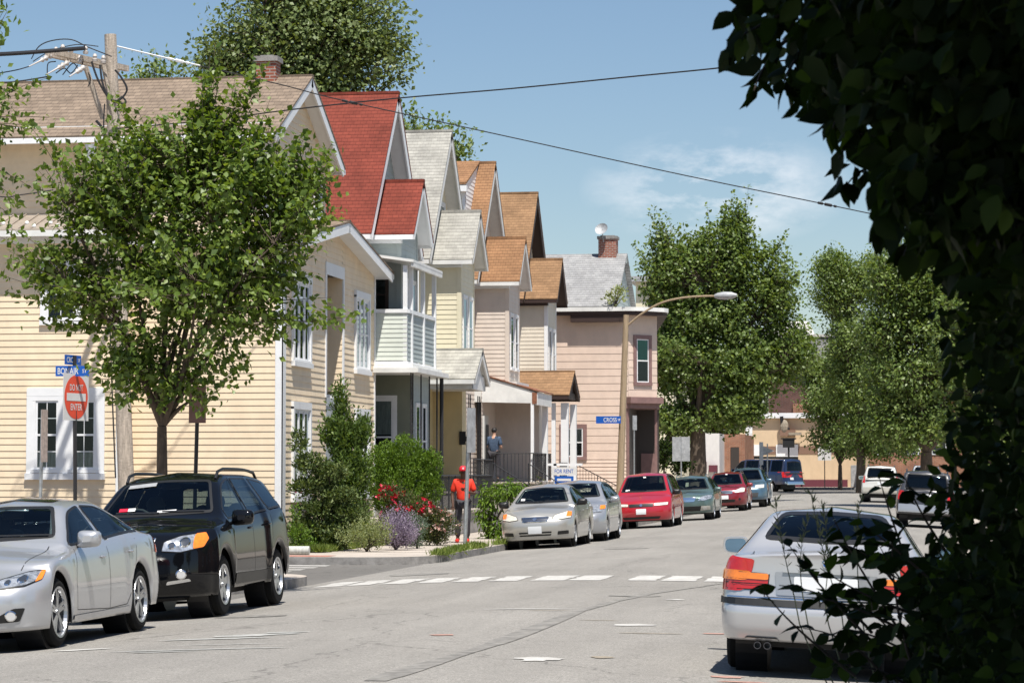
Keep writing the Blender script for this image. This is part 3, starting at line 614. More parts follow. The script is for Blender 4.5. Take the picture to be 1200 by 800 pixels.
# ---- house 4: orange-brown roof with a shed dormer
H4 = row_house(88.3, 'gabled_house', 'tan sided gabled house with orange-brown roof, white dormer and rusty white awning', M['tan_side'], M['sh_orange'], M['white2'], None)
bay(H4, 88.0, 1.15, M['tan_side'], M['sh_orange'], M['white2'], xw=-13.72, zbot=4.5, corner='tan_side')
b = MB(); yc = 88.3
b.prism([(-26, yc, 12.22), (-14.92, yc, 12.22), (-14.92, yc - 2.75, 11.2), (-26, yc - 2.75, 11.2)], (0, 0, .07)); b.build('dormer_roof', M['sh_orange'], H4)
b = MB(); siding(b, frE(-14.98, yc), [(-2.6, 9.2), (0, 12.15), (-2.6, 11.22)], .14); siding(b, frS(-14.98, yc - 2.6), rect(-11, 0, 9.0, 11.2), .14); b.box(-26, -14.9, yc - 2.85, yc - 2.62, 10.95, 11.14)
b.build('dormer', M['white'], H4)
b = MB()
b.prism([(-14.85, 86.7, 4.05), (-14.85, 86.7, 5.0), (-12.75, 86.7, 4.35), (-12.75, 86.7, 4.0)], (0, .05, 0)); b.prism([(-14.85, 90.0, 4.05), (-14.85, 90.0, 5.0), (-12.75, 90.0, 4.35), (-12.75, 90.0, 4.0)], (0, .05, 0))
b.box(-12.8, -12.72, 86.7, 90.05, 3.95, 4.36); b.build('awning', M['white2'], H4)
b = MB(); b.prism([(-14.85, 86.66, 5.02), (-12.68, 86.66, 4.38), (-12.68, 90.1, 4.38), (-14.85, 90.1, 5.02)], (0, 0, .04)); b.box(-12.9, -12.74, 86.685, 86.70, 3.98, 4.36); b.build('awning_roof', M['rust'], H4)
b = MB(); b.box(-14.8, -13.42, 86.75, 89.4, 4.5, 4.72); b.build('bay_cornice', M['white2'], H4)
b = MB(); siding(b, frE(-14.6, 86.6), rect(0, 3.4, 1.4, 4.4), .14); siding(b, frS(-13.1, 89.6), rect(-1.5, 0, 1.4, 4.3), .14); b.box(-14.6, -13.12, 89.62, 90.8, 1.1, 4.3); b.build('porch_wall', M['tan_side'], H4)
b = MB(); b.box(-14.85, -12.8, 86.5, 91, 0, 1.34, 0); b.box(-14.85, -12.75, 86.45, 91.05, 1.34, 1.4, 1); b.build('porch_base', [M['foundation'], M['concrete']], H4)
b = MB(); b.fbox(frE(-14.58, 86.6), .15, 1.0, 0, .06, 1.42, 3.6); b.build('door', M['door_white'], H4); b = MB(); b.fbox(frE(-14.5, 86.6), .35, .8, 0, .03, 2.0, 3.3); b.build('door_window', M['pane_dark'], H4)
posts(M['white'], H4, [(-12.9, 86.75, 1.4, 4.0, .05), (-12.9, 89.7, 1.4, 4.0, .09)])
railing(H4, -12.85, 86.6, -12.85, 90.8, 1.4, 1.4, .95); railing(H4, -12.8, 85.2, -11.6, 85.0, 1.1, .35, .9); railing(H4, -12.85, 86.6, -14.2, 86.6, 1.4, 1.4, .95)
# ---- house 5: brown roof, dark brown eaves
H5 = row_house(98.2, 'gabled_house', 'cream gabled house with brown roof and dark brown eaves, nearest to the pink corner shop', M['cream2'], M['sh_orange2'], M['brown_trim'], None)
bay(H5, 97.1, 1.15, M['cream2'], M['sh_orange2'], M['brown_trim'], xw=-13.72, zbot=4.5, corner='white')
b = MB(); b.fbox(frE(-14.85, 98.2), -3.4, -1.2, 0, .03, 4.5, 7.9); b.build('side_panel', M['white'], H5)
porch(H5, 93.9, 96.5, -12.6, 5.35, 4.58, M['sh_orange2'], M['brown_trim'], M['cream2'], postm='white', fas=.22)
posts(M['white'], H5, [(-12.8, 94.0, 1.15, 4.2, .13), (-12.8, 96.3, 1.15, 4.2, .11), (-13.2, 93.95, 1.15, 4.2, .07)])
b = MB(); siding(b, frS(-13.3, 93.6), rect(-1.6, -.2, 2.8, 4.6), .15); b.build('porch_wall', M['cream2'], H5)
railing(H5, -12.7, 92, -12.7, 93.9, 1.15, 1.15, .9); railing(H5, -12.8, 96.5, -11.3, 97.5, 1.15, .3, .9)
# ---- pink corner shop
HP = thing('corner_shop', 'pink sided corner building with grey roof and cut-off corner entrance behind the red minivan', 'building', (-18, 108, 0))
XP, YP, CH = -10.8, 106.0, 1.05
zt = 8.05
XC, YC = XP - CH, YP + CH; fc = frA(XC, YP, -45); EX, EY = -12.6, 120.0
dE = Vector((EX - XP, EY - YC, 0)); lE = dE.length; dE.normalize(); fE = (Vector((XP, YC, 0)), dE, Vector((dE.y, -dE.x, 0)))
b = MB(); siding(b, frS(XC, YP), rect(-14, 0, 2.3, zt), .30, .012); siding(b, frS(XC, YP), rect(-14, 0, .3, 2.3), .15, .02)
siding(b, fc, rect(0, CH * 1.414, 4.75, zt), .30, .012); siding(b, fE, rect(0, lE, 4.75, zt), .30, .012); siding(b, fE, rect(1.9, lE, .3, 4.75), .15, .02)
b.prism([(-26, YP + .03, .2), (XC - .03, YP + .03, .2), (XC - .03, YP + 3.0, .2), (XP - .35, YP + 3.1, .2), (EX - .05, EY, .2), (-26, EY, .2)], (0, 0, 4.5))
b.prism([(-26, YP + .03, 4.75), (XC - .03, YP + .03, 4.75), (XP - .04, YC, 4.75), (EX - .05, EY, 4.75), (-26, EY, 4.75)], (0, 0, zt - 4.75))
b.build('wall', M['pinkwall'], HP)
b = MB(); pr = [(-26, YP - .45), (XC + .1, YP - .45), (XC + .55, YP - .3), (XP + .30, YC - .5), (XP + .42, YC), (EX + .45, EY), (-26, EY)]
b.prism([(x, y, zt) for x, y in pr], (0, 0, .14), 0); b.prism([(x + (.06 if x > -20 else 0), y - (.06 if y < 110 else 0), zt + .14) for x, y in pr], (0, 0, .16), 1)
b.box(XC - 2.3, XC - .1, YP - .40, YP, zt - .28, zt - .002, 2)
b.build('cornice', [M['brown_trim'], M['white2'], M['brown_trim']], HP)
XR = -11.75
b = MB(); b.prism([(-26, YP - .3, zt + .3), (XR - .55, YP - .3, zt + .3), (XR - .55, YP + 3.7, zt + 2.75), (-26, YP + 3.7, zt + 2.75)], (0, -.03, .05)); b.prism([(-26, YP + 7.7, zt + .3), (XR - .55, YP + 7.7, zt + .3), (XR - .55, YP + 3.7, zt + 2.75), (-26, YP + 3.7, zt + 2.75)], (0, .03, .05)); b.build('roof', M['sh_slate'], HP)
b = MB(); siding(b, frE(XR - .75, YP), [(-.1, zt + .3), (7.5, zt + .3), (3.7, zt + 2.65)], .2); b.box(XR - .62, XR - .56, YP + 3.6, YP + 3.8, zt + 2.4, zt + 2.7); b.build('gable_wall', M['greyblue'], HP)
b = MB(); b.prism([(XR - .7, YP - .3, zt + .06), (XR - .58, YP - .3, zt + .06), (XR - .58, YP + 3.7, zt + 2.6), (XR - .7, YP + 3.7, zt + 2.6)], (0, 0, .2)); b.build('rake_board', M['white2'], HP)
chimney(HP, XR - 1.35, YP + 3.7, zt + 2.3, zt + 3.55, .75, .7)
sd = MB(); sx, sy, sz = XR - 1.55, YP + 3.2, zt + 3.75
sd.lathe([(.0, .0), (.12, .02), (.22, .06), (.28, .1)], (sx, sy, sz), (-.2, -.8, .45), 16); sd.tube([(sx, sy, sz), (sx + .05, sy + .1, sz - .5)], .02, 5)
tag(sd.build('satellite_dish', M['steelmatt']), 'small grey satellite dish fixed on top of the chimney of the pink corner building', 'satellite dish')
def bwin(u, fr, z, w_, h_, cur=None, cm='curtain'): return window(HP, fr, u, z, w_, h_, trim=.16, tm='mauve', sash='white', curtain=cur, cm=cm)
bwin(.72, fc, 5.35, .62, 1.75, [(0, 1, .5, 1)], 'blind_green'); bwin(1.2, fE, 5.35, .7, 1.75); bwin(4.4, fE, 5.35, .7, 1.75)
bwin(at(672, 107)[0] - XC, frS(XC, YP), 2.35, .8, 1.15, [(0, 1, .5, 1)])
b = MB(); b.fbox(fc, -.12, CH * 1.414 + .1, 0, .30, 4.5, 4.75); b.prism([(XC - .1, YP - .10, 4.3), (XC + .1, YP - .10, 4.3), (XP + .1, YC, 4.3), (XP - .1, YP + 3.0, 4.3), (XC - .1, YP + 3.0, 4.3)], (0, 0, .22)); b.box(XC - .08, XC + .03, YP - .05, YP + .06, .3, 4.3); b.build('shop_entrance_frame', M['mauve'], HP)
b = MB(); b.box(XP - .1, XP, YC, YC + .12, .3, 4.3); b.build('shop_entrance_post', M['mauve'], HP)
b = MB(); b.box(XC - .02, XC + .04, YP + .1, YP + 3, .3, 4.3); b.box(XC + .04, XP - .12, YP + 2.95, YP + 3.04, .3, 4.3); b.build('shop_entrance', M['door_dark'], HP)
b = MB(); b.box(XC + .2, XC + .8, YP + 2.85, YP + 2.93, .35, 2.5); b.build('door', M['mauve'], HP)
# ================================================================== foliage kit
rng = np.random.default_rng(11)
def npmesh(name, V, F, m, parent=None, var=None, smooth=False, off=(0, 0, 0)):
    me = bpy.data.meshes.new(name); V = np.asarray(V, np.float32) - np.asarray(off, np.float32); F = np.asarray(F, np.int32); k = F.shape[1]
    me.vertices.add(len(V)); me.vertices.foreach_set('co', V.ravel()); me.loops.add(F.size); me.loops.foreach_set('vertex_index', F.ravel())
    me.polygons.add(len(F)); me.polygons.foreach_set('loop_start', np.arange(0, F.size, k, dtype=np.int32)); me.polygons.foreach_set('loop_total', np.full(len(F), k, np.int32))
    if var is not None:
        a = me.attributes.new('var', 'FLOAT', 'POINT'); a.data.foreach_set('value', np.asarray(var, np.float32))
    me.materials.append(m); me.update(calc_edges=True); me.validate()
    o = bpy.data.objects.new(name, me); COL.objects.link(o); o.parent = parent; return o
def unit(a): return a / np.maximum(np.linalg.norm(a, axis=1, keepdims=True), 1e-9)
def leaves(P, D, size, width=.6, fold=.25, droop=0.0, jit=.6, detail=False, up=.6, nrm=None):
    """leaf blades at points P pointing along D; returns V, F (tris), per-leaf count"""
    n = len(P); A = unit(D + rng.normal(0, jit, (n, 3)) + np.array([0, 0, -droop]))
    Nn = unit(np.array([0, 0, up]) + rng.normal(0, .55, (n, 3))) if nrm is None else unit(nrm + rng.normal(0, .42, (n, 3))); B = unit(np.cross(A, Nn)); Nn = np.cross(B, A)
    L = (size * rng.uniform(.65, 1.25, n))[:, None]; W = L * width * .5
    if not detail:
        V = np.stack([P, P + A * L * .45 + B * W + Nn * W * fold, P + A * L, P + A * L * .45 - B * W + Nn * W * fold], 1).reshape(-1, 3)
        b = np.arange(n)[:, None] * 4; F = np.concatenate([b + [0, 1, 2], b + [0, 2, 3]], 0); return V, F, 4
    c = rng.uniform(-.1, .45, n)[:, None]                       # curl
    def pt(t, s): return P + A * L * t + B * W * s + Nn * (W * fold * abs(s) * 1.2 - L * c * t * t)
    V = np.stack([pt(0, 0), pt(.18, .62), pt(.42, 1.0), pt(.70, .72), pt(1.0, 0), pt(.70, -.72), pt(.42, -1.0), pt(.18, -.62), pt(.35, 0), pt(.7, 0)], 1).reshape(-1, 3)
    b = np.arange(n)[:, None] * 10
    F = np.concatenate([b + q for q in ([0, 1, 8], [1, 2, 8], [2, 3, 9], [2, 9, 8], [3, 4, 9], [4, 5, 9], [5, 6, 9], [6, 8, 9], [6, 7, 8], [7, 0, 8])], 0)
    return V, F, 10
def tubes_np(segs, n=4):
    """segs: list of (path Nx3, radii)"""
    Vs, Fs, b = [], [], 0
    for P, r in segs:
        P = np.asarray(P); k = len(P); T = np.gradient(P, axis=0); T = unit(T); ref = np.array([.31, .17, .93]); A = unit(np.cross(T, ref)); B = np.cross(T, A)
        a = 2 * np.pi * np.arange(n) / n
        V = P[:, None, :] + (A[:, None, :] * np.cos(a)[None, :, None] + B[:, None, :] * np.sin(a)[None, :, None]) * np.asarray(r)[:, None, None]
        Vs.append(V.reshape(-1, 3)); i = np.arange(k - 1)[:, None] * n; j = np.arange(n)[None, :]; j2 = (j + 1) % n
        Fs.append(np.stack([i + j, i + j2, i + n + j2, i + n + j], 2).reshape(-1, 4) + b); b += k * n
    return np.concatenate(Vs), np.concatenate(Fs)
def bez(p0, p1, p2, n=8):
    t = np.linspace(0, 1, n)[:, None]; return (1 - t) ** 2 * p0 + 2 * t * (1 - t) * p1 + t * t * p2
def tree(label, base, fork, blobs, ntip=400, per=22, leaf=.1, tr=.12, nlimb=9, spread=.28, lm='leaf_a', bm='bark', detail=False, up_bias=.5, name='tree', cat='tree', group=None, twig=.5, width=.6, droop=.2, shoots=0, shell=.45, wob=.25, lean=(0, 0), parts=('trunk', 'crown'), coh=True):
    T = thing(name, label, cat, tuple(base), group=group); base = np.array(base, float); fk = np.array(fork, float)
    vol = np.array([r[0] * r[1] * r[2] for c, r in blobs]) ** .8; ch = rng.choice(len(blobs), ntip, p=vol / vol.sum())
    C = np.array([c for c, r in blobs])[ch]; RR = np.array([r for c, r in blobs])[ch]
    d = unit(rng.normal(0, 1, (ntip, 3))); tips = C + d * RR * (rng.uniform(0, 1, (ntip, 1)) ** shell)
    cen = np.array([c for c, r in blobs]).mean(0); axis0 = fk
    segs = [(bez(base - [0, 0, .3], (base + fk) / 2 + [lean[0], lean[1], 0], fk, 7), np.linspace(tr * 1.25, tr * .85, 7))]
    segs[0][1][0] = tr * 1.5
    idx = rng.choice(ntip, nlimb, replace=False); limbs = []
    # spread limb ends: farthest point picking
    cand = tips[rng.choice(ntip, min(ntip, 120), replace=False)]; ends = [cand[np.argmax(cand[:, 2])]]
    while len(ends) < nlimb:
        dd = np.min([np.linalg.norm(cand - e, axis=1) for e in ends], 0); ends.append(cand[np.argmax(dd)])
    for e in ends:
        e = fk + (e - fk) * .88; mid = fk + (e - fk) * .45 + np.array([0, 0, np.linalg.norm(e - fk) * .16]) + rng.normal(0, .05 * np.linalg.norm(e - fk), 3)
        p = bez(fk, mid, e, 10); limbs.append(p); r0 = tr * rng.uniform(.42, .62); segs.append((p, np.linspace(r0, r0 * .18, 10)))
    LP = np.concatenate([p[2:] for p in limbs]); 
    allP, allD = [], []; tw = []
    for i in range(ntip):
        q = tips[i]; dist = np.linalg.norm(LP - q, axis=1) + np.maximum(0, LP[:, 2] - q[2]) * 1.5; s = LP[np.argmin(dist)]
        v = q - s; ln = np.linalg.norm(v) + 1e-6
        outd = unit((q - cen)[None, :] / np.array([1, 1, 1.0]))[0] + np.array([0, 0, up_bias]); outd /= np.linalg.norm(outd)
        tip = q + outd * twig * rng.uniform(.3, 1.0) * (2.2 if i < shoots else 1)
        p = bez(s, q - outd * .2 * ln, tip, 6); tw.append((p, np.linspace(tr * .07 + .004, .003, 6)))
        n = max(3, int(per * rng.uniform(.5, 1.5))); t = rng.uniform(.35, 1.0, n); L0 = np.array([np.interp(t, np.linspace(0, 1, 6), p[:, k]) for k in range(3)]).T
        st = (q + (tip - q) * np.clip((t[:, None] - .3) / .7, 0, 1)) * .6 + L0 * .4
        allP.append(st + rng.normal(0, spread * (.35 if i < shoots else 1), (n, 3)) * np.array([1, 1, .75])); allD.append(np.repeat(outd[None, :] * .6, n, 0) + unit(rng.normal(0, 1, (n, 3))))
    V, F = tubes_np(segs, 9); V2, F2 = tubes_np(tw, 3); F2 = np.concatenate([F2]) + len(V)
    tk = npmesh(parts[0], np.concatenate([V, V2]), np.concatenate([F, F2]), M[bm], T, off=base)
    for pl in tk.data.polygons: pl.use_smooth = True
    P = np.concatenate(allP); D = np.concatenate(allD)
    P = P[P[:, 2] > base[2] + .15] if len(P) else P; D = D[:len(P)]
    V, F, k = leaves(P, D, leaf, width=width, droop=droop, detail=detail, nrm=unit((P - cen) * np.array([1, 1, .8])) * .75 + np.array([0, 0, .55]) if coh else None)
    npmesh(parts[1], V, F, M[lm], T, var=np.repeat(np.clip(rng.normal(.52, .17, len(P)), 0, 1), k), off=base)
    return T
M['leaf_a'] = leafmat('street_tree_leaf', (.035, .07, .012), (.115, .18, .028), (.24, .31, .07), .33, rough=.45, spec=.5)
M['leaf_b'] = leafmat('maple_leaf', (.035, .065, .016), (.12, .18, .04), (.25, .31, .10), .30, rough=.45, spec=.45)
M['leaf_c'] = leafmat('silver_leaf', (.05, .08, .025), (.14, .19, .065), (.30, .35, .17), .28, rough=.45)
M['leaf_d'] = leafmat('shade_darkened_leaf', (.006, .012, .004), (.014, .026, .007), (.07, .11, .02), .4, rough=.6, spec=.12, tcol=(1.2, 1.4, .4))  # darker than real leaves: the deep tree shade is put into the colour
M['leaf_e'] = leafmat('conifer_needle', (.035, .06, .018), (.09, .13, .04), (.22, .26, .10), .2)
M['leaf_h'] = leafmat('cypress_leaf', (.05, .09, .018), (.09, .145, .03), (.16, .22, .055), .25)
M['leaf_f'] = leafmat('arborvitae_leaf', (.06, .11, .012), (.10, .18, .02), (.17, .26, .03), .25)
M['leaf_g'] = leafmat('blue_green_leaf', (.09, .13, .09), (.14, .19, .14), (.2, .26, .2), .15)
M['leaf_r'] = leafmat('rose_leaf', (.04, .06, .02), (.07, .10, .035), (.14, .10, .05), .25)
M['petal_r'] = leafmat('red_petal', (.42, .01, .03), (.62, .02, .06), (.75, .08, .16), .25, tcol=(1.2, .5, .5))
M['petal_p'] = leafmat('pale_pink_petal', (.62, .34, .30), (.72, .48, .42), (.8, .66, .58), .25, tcol=(1.1, .9, .8))
M['petal_v'] = leafmat('lavender_flower', (.19, .15, .21), (.30, .24, .32), (.40, .35, .42), .2, tcol=(1, .9, 1.1))
M['leaf_l'] = leafmat('grey_green_stem', (.10, .12, .07), (.16, .18, .11), (.22, .24, .15), .2)
M['leaf_grass'] = leafmat('grass_blade', (.08, .12, .02), (.14, .20, .035), (.24, .28, .08), .3)
M['leaf_pale'] = leafmat('pale_weed', (.16, .2, .08), (.24, .28, .12), (.34, .36, .2), .3)

# street tree in front of the yellow house
bx, by = at(192, 38.6); s = 38.6 / 3100
def TB(px, py, d): x, y = at(px, d); return np.array([x, y, hz(py, d)])
blobs = [(TB(215, 235, 38.6), (1.35, 1.2, 1.25)), (TB(130, 245, 38.3), (.8, .8, .65)), (TB(115, 345, 38.6), (.75, .8, .62)), (TB(185, 415, 38.5), (.62, .8, .62)), (TB(295, 215, 38.8), (.75, .8, .8)), (TB(275, 330, 38.6), (1.05, 1.0, .95)), (TB(205, 330, 38.2), (.9, 1.0, .85)), (TB(255, 165, 38.6), (.45, .5, .65)), (TB(345, 235, 38.8), (.5, .5, .5)), (TB(235, 430, 38.6), (.55, .6, .4))]
tree('leafy young street tree with forked trunk on the near corner, behind the black SUV', (bx, by, .05), TB(190, 500, 38.6), blobs + [(TB(370, 368, 38.3), (.42, .15, .07)), (TB(405, 372, 38.2), (.25, .12, .06)), (TB(330, 372, 38.3), (.3, .2, .1)), (TB(372, 205, 38.7), (.22, .3, .22)), (TB(245, 175, 38.6), (.5, .6, .5)), (TB(345, 180, 38.6), (.15, .3, .3)), (TB(290, 120, 38.6), (.15, .3, .3)), (TB(245, 130, 38.6), (.18, .2, .5)), (TB(65, 190, 38.4), (.16, .3, .3)), (TB(72, 310, 38.4), (.25, .4, .3)), (TB(165, 185, 38.4), (.5, .6, .45)), (TB(330, 270, 38.5), (.6, .6, .5)), (TB(165, 440, 38.4), (.45, .6, .3))], ntip=900, per=30, leaf=.112, tr=.085, nlimb=14, spread=.13, twig=.42, width=.72, shoots=330, shell=.62, up_bias=.7)
# a long side twig reaching towards the house windows and shoots
tree('second street tree at the left edge whose leafy branch tips reach into the picture', (*at(-95, 33), .05), TB(-90, 420, 33), [(TB(-70, 150, 33), (.85, 1.0, 1.8)), (TB(-110, 60, 33), (1.1, 1.2, 1.5)), (TB(-38, 130, 33), (.4, .6, .45)), (TB(-25, 35, 33), (.3, .5, .2))], ntip=300, per=22, leaf=.10, tr=.09, nlimb=9, spread=.13, twig=.42, width=.7, shoots=50)
# big tree behind the roofs
d = 92
tree('tall silvery green tree towering behind the tan and red roofs', (*at(355, d), .1), TB(355, 330, d), [(TB(330, 60, d), (2.4, 2.2, 2.0)), (TB(390, 25, d), (2.3, 2.2, 1.7)), (TB(395, 75, d), (2.3, 2.0, 1.2)), (TB(275, 75, d), (1.5, 1.5, 1.3)), (TB(440, 55, d), (.9, 1.0, .7)), (TB(350, -15, d), (2.2, 2.0, 1.3)), (TB(350, 150, d), (3.5, 3.0, 2.0))], ntip=1250, per=34, leaf=.18, tr=.34, nlimb=12, spread=.30, lm='leaf_c', twig=.9, width=.75, shell=.6)
d = 105
tree('far tree whose top shows between the red and grey roofs', (*at(505, d), .1), TB(505, 330, d), [(TB(490, 165, d), (1.1, 1.5, .9)), (TB(520, 185, d), (1.0, 1.5, 1.0)), (TB(500, 260, d), (2, 2, 2))], ntip=160, per=22, leaf=.22, tr=.25, nlimb=6, spread=.3, lm='leaf_b', twig=.8, shoots=20)
tree('distant tree top peeping over the ridge of the tan roof', (*at(170, 100), .1), TB(170, 330, 100), [(TB(178, 98, 100), (1.3, 1.5, .9)), (TB(215, 95, 100), (.8, 1, .5)), (TB(170, 180, 100), (2.5, 2.5, 2))], ntip=150, per=20, leaf=.22, tr=.25, nlimb=6, spread=.3, lm='leaf_b', twig=.8)
# big maple beyond the pink corner
d = 136
bl = [(TB(790, 330, d), (1.5, 1.6, 2.4)), (TB(850, 320, d), (1.8, 1.8, 2.6)), (TB(905, 350, d), (1.3, 1.5, 2.2)), (TB(800, 420, d), (2.0, 2.0, 1.9)), (TB(865, 430, d), (2.3, 2.0, 1.9)), (TB(920, 415, d), (1.4, 1.5, 1.6)), (TB(790, 490, d), (1.6, 1.8, .9)), (TB(850, 480, d), (1.8, 1.8, .8)), (TB(785, 530, d), (.9, 1.2, .5)), (TB(775, 285, d), (.45, .6, .8)), (TB(850, 378, d), (1.5, 1.6, 1.0)), (TB(815, 370, d), (1.3, 1.4, 1.0)), (TB(862, 270, d), (.7, .8, .9)), (TB(820, 290, d), (.5, .6, .7)), (TB(905, 300, d), (.4, .5, .7))]
tree('large full maple standing on the pavement past the pink corner building', (*at(817, d), rise(134)), TB(818, 500, d), bl, ntip=2300, per=32, leaf=.20, tr=.42, nlimb=14, spread=.30, lm='leaf_b', twig=.8, width=.8, shoots=420, shell=.6, up_bias=.9)
d = 118
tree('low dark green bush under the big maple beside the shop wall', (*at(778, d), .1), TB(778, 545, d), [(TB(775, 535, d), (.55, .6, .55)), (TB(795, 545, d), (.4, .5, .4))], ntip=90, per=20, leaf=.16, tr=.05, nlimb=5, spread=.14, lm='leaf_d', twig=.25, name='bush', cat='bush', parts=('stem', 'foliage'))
# trees at the end of the street on the right
d = 172
tree('small round street tree with a slim trunk in front of the far tan building', (*at(984, d), .6), TB(984, 545, d), [(TB(975, 470, d), (2.2, 2.2, 1.6)), (TB(990, 510, d), (2.2, 2.0, 1.2)), (TB(985, 430, d), (1.5, 1.5, 1.3)), (TB(955, 440, d), (1.0, 1.2, 1.0))], ntip=700, per=26, leaf=.21, tr=.14, nlimb=9, spread=.3, lm='leaf_b', twig=.6, shell=.6)
d = 158
tree('dark grey-green tree left of the right-hand group at the end of the street', (*at(1008, d), .5), TB(1008, 520, d), [(TB(985, 345, d), (1.8, 2.0, 1.9)), (TB(1000, 400, d), (1.6, 2.0, 1.6)), (TB(1020, 330, d), (1.6, 1.8, 1.5)), (TB(975, 310, d), (1.0, 1.2, .7)), (TB(1010, 450, d), (2.0, 2.0, 2.2)), (TB(1020, 505, d), (2.0, 1.8, 1.4)), (TB(1050, 510, d), (1.5, 1.5, 1.3))], ntip=1200, per=32, leaf=.2, tr=.25, nlimb=10, spread=.3, lm='leaf_b', twig=.7)
d = 120
tree('bright green tree rising behind the dark foreground leaves at the right', (*at(1085, d), .3), TB(1085, 530, d), [(TB(1060, 330, d), (1.6, 1.8, 1.9)), (TB(1040, 390, d), (1.3, 1.6, 1.5)), (TB(1095, 370, d), (2.0, 2.0, 2.6)), (TB(1065, 440, d), (1.8, 1.8, 1.5)), (TB(1045, 480, d), (1.0, 1.2, .8)), (TB(1130, 430, d), (2.0, 2.0, 2.4)), (TB(1050, 500, d), (1.2, 1.2, .7)), (TB(1090, 490, d), (1.4, 1.4, .9))], ntip=1500, per=30, leaf=.2, tr=.3, nlimb=12, spread=.28, lm='leaf_b', twig=.8)
d = 95
tree('leafy tree farther along the right pavement, mostly hidden by dark leaves', (*at(1165, d), .1), TB(1165, 520, d), [(TB(1150, 400, d), (1.5, 1.8, 3.0)), (TB(1200, 380, d), (1.8, 2.0, 3.0)), (TB(1160, 500, d), (1.6, 1.5, .9))], ntip=500, per=24, leaf=.22, tr=.25, nlimb=10, spread=.26, lm='leaf_b', twig=.7)

# ---- shrubs and flowers in front of the yellow house
def shrub(label, name, cat, base, blobs, n, leaf, lm, dirup=1.0, width=.5, stem=6, flowers=None, per=1, spike=0, spread=.05, shell=.35, jit=.5, droop=0, group=None, trs=.02, skirt=True):
    T = thing(name, label, cat, tuple(base), group=group); base = np.array(base, float)
    if skirt:
        bx_, by_ = np.mean([c[0] for c, r in blobs]), np.mean([c[1] for c, r in blobs]); rx_ = max(r[0] for c, r in blobs) * .85
        blobs = blobs + [((bx_, by_, base[2] + .12), (rx_, rx_ * .8, .2)), ((bx_, by_, base[2] + .3), (rx_ * .9, rx_ * .8, .22))]
    vol = np.array([r[0] * r[1] * r[2] for c, r in blobs]) ** .75; ch = rng.choice(len(blobs), n, p=vol / vol.sum())
    C = np.array([c for c, r in blobs]) [ch]; RR = np.array([r for c, r in blobs])[ch]; d = unit(rng.normal(0, 1, (n, 3)))
    lump = 1 + .16 * np.sin(d[:, :1] * 7 + ch[:, None] * 2.1) * np.cos(d[:, 2:] * 6 + ch[:, None])
    q = C + d * RR * lump * (rng.uniform(0, 1, (n, 1)) ** shell)
    if spike:
        k = per; Q = np.repeat(q, k, 0); dd = unit(np.repeat(d, k, 0) * .5 + np.array([0, 0, dirup]) + rng.normal(0, .15, (n * k, 3)) * 0 + np.repeat(rng.normal(0, .3, (n, 3)), k, 0)); t = np.tile(np.linspace(0, 1, k), n)[:, None]
        P = Q + dd * spike * t + rng.normal(0, spread, (n * k, 3)); D = dd
    else:
        P = np.repeat(q, per, 0) + rng.normal(0, spread, (n * per, 3)); D = np.repeat(d, per, 0) + np.array([0, 0, dirup])
    ok = P[:, 2] > base[2] + .01; P, D = P[ok], D[ok]
    V, F, k = leaves(P, D, leaf, width=width, jit=jit, droop=droop)
    st = []
    for i in rng.choice(n, min(n, stem), replace=False): st.append((bez(base, base * .5 + q[i] * .5 + [0, 0, .15], q[i], 6), np.linspace(trs, trs * .3, 6)))
    SV, SF = tubes_np(st, 5); npmesh('stem', SV, SF, M['barkd'], T, off=base)
    npmesh('foliage', V, F, M[lm], T, var=np.repeat(np.clip(rng.normal(.5, .25, len(P)), 0, 1), k), off=base)
    if flowers:
        fm, fn, fs, hi = flowers
        for z in range(1):
            i = np.argsort(-(q[:, 2] + rng.normal(0, hi, n)) - .4 * (-(q[:, 1])))[:fn] if False else rng.choice(n, fn, replace=False, p=None)
            q2 = C[i] + d[i] * RR[i] * 1.02; w_ = (q2[:, 2] > np.median(q[:, 2]) - hi); q2 = q2[w_]
            P = np.repeat(q2, 7, 0) + rng.normal(0, fs * .25, (len(q2) * 7, 3)); D = unit(rng.normal(0, 1, P.shape))
            V, F, k = leaves(P, D, fs, width=.9, fold=.4, jit=.2); npmesh('flowers', V, F, M[fm], T, var=np.repeat(np.clip(rng.normal(.5, .25, len(P)), 0, 1), k), off=base)
    return T
GZ = .07
def G(px, d): x, y = at(px, d); return (x, y, GZ)
def SB(px, py, d, rx, rz_): x, y = at(px, d); return ((x, y, hz(py, d)), (rx, rx * .9, rz_))
d = 56
shrub('spreading blue-green juniper with tiered branches at the house corner', 'juniper', 'shrub', G(392, d), [SB(362, 545, d, .26, .16), SB(350, 520, d, .12, .22), SB(388, 556, d, .30, .15), SB(360, 572, d, .30, .14), SB(398, 582, d, .34, .13), SB(374, 598, d, .36, .15), SB(410, 605, d, .30, .15), SB(360, 622, d, .38, .18), SB(395, 628, d, .42, .2), SB(378, 575, d, .18, .5)], 2300, .075, 'leaf_e', dirup=.5, per=8, spike=.13, spread=.025, stem=24, shell=.3, width=.6)
d = 59
shrub('tall ragged dark green cypress shrub against the house front', 'cypress', 'shrub', G(402, d), [SB(399, 478, d, .11, .5), SB(401, 520, d, .27, .6), SB(408, 565, d, .42, .7), SB(424, 515, d, .17, .45), SB(384, 515, d, .12, .35), SB(406, 610, d, .48, .5)], 2300, .10, 'leaf_h', dirup=1.6, per=9, spike=.3, spread=.03, stem=30, shell=.45, width=.45)
d = 63.5
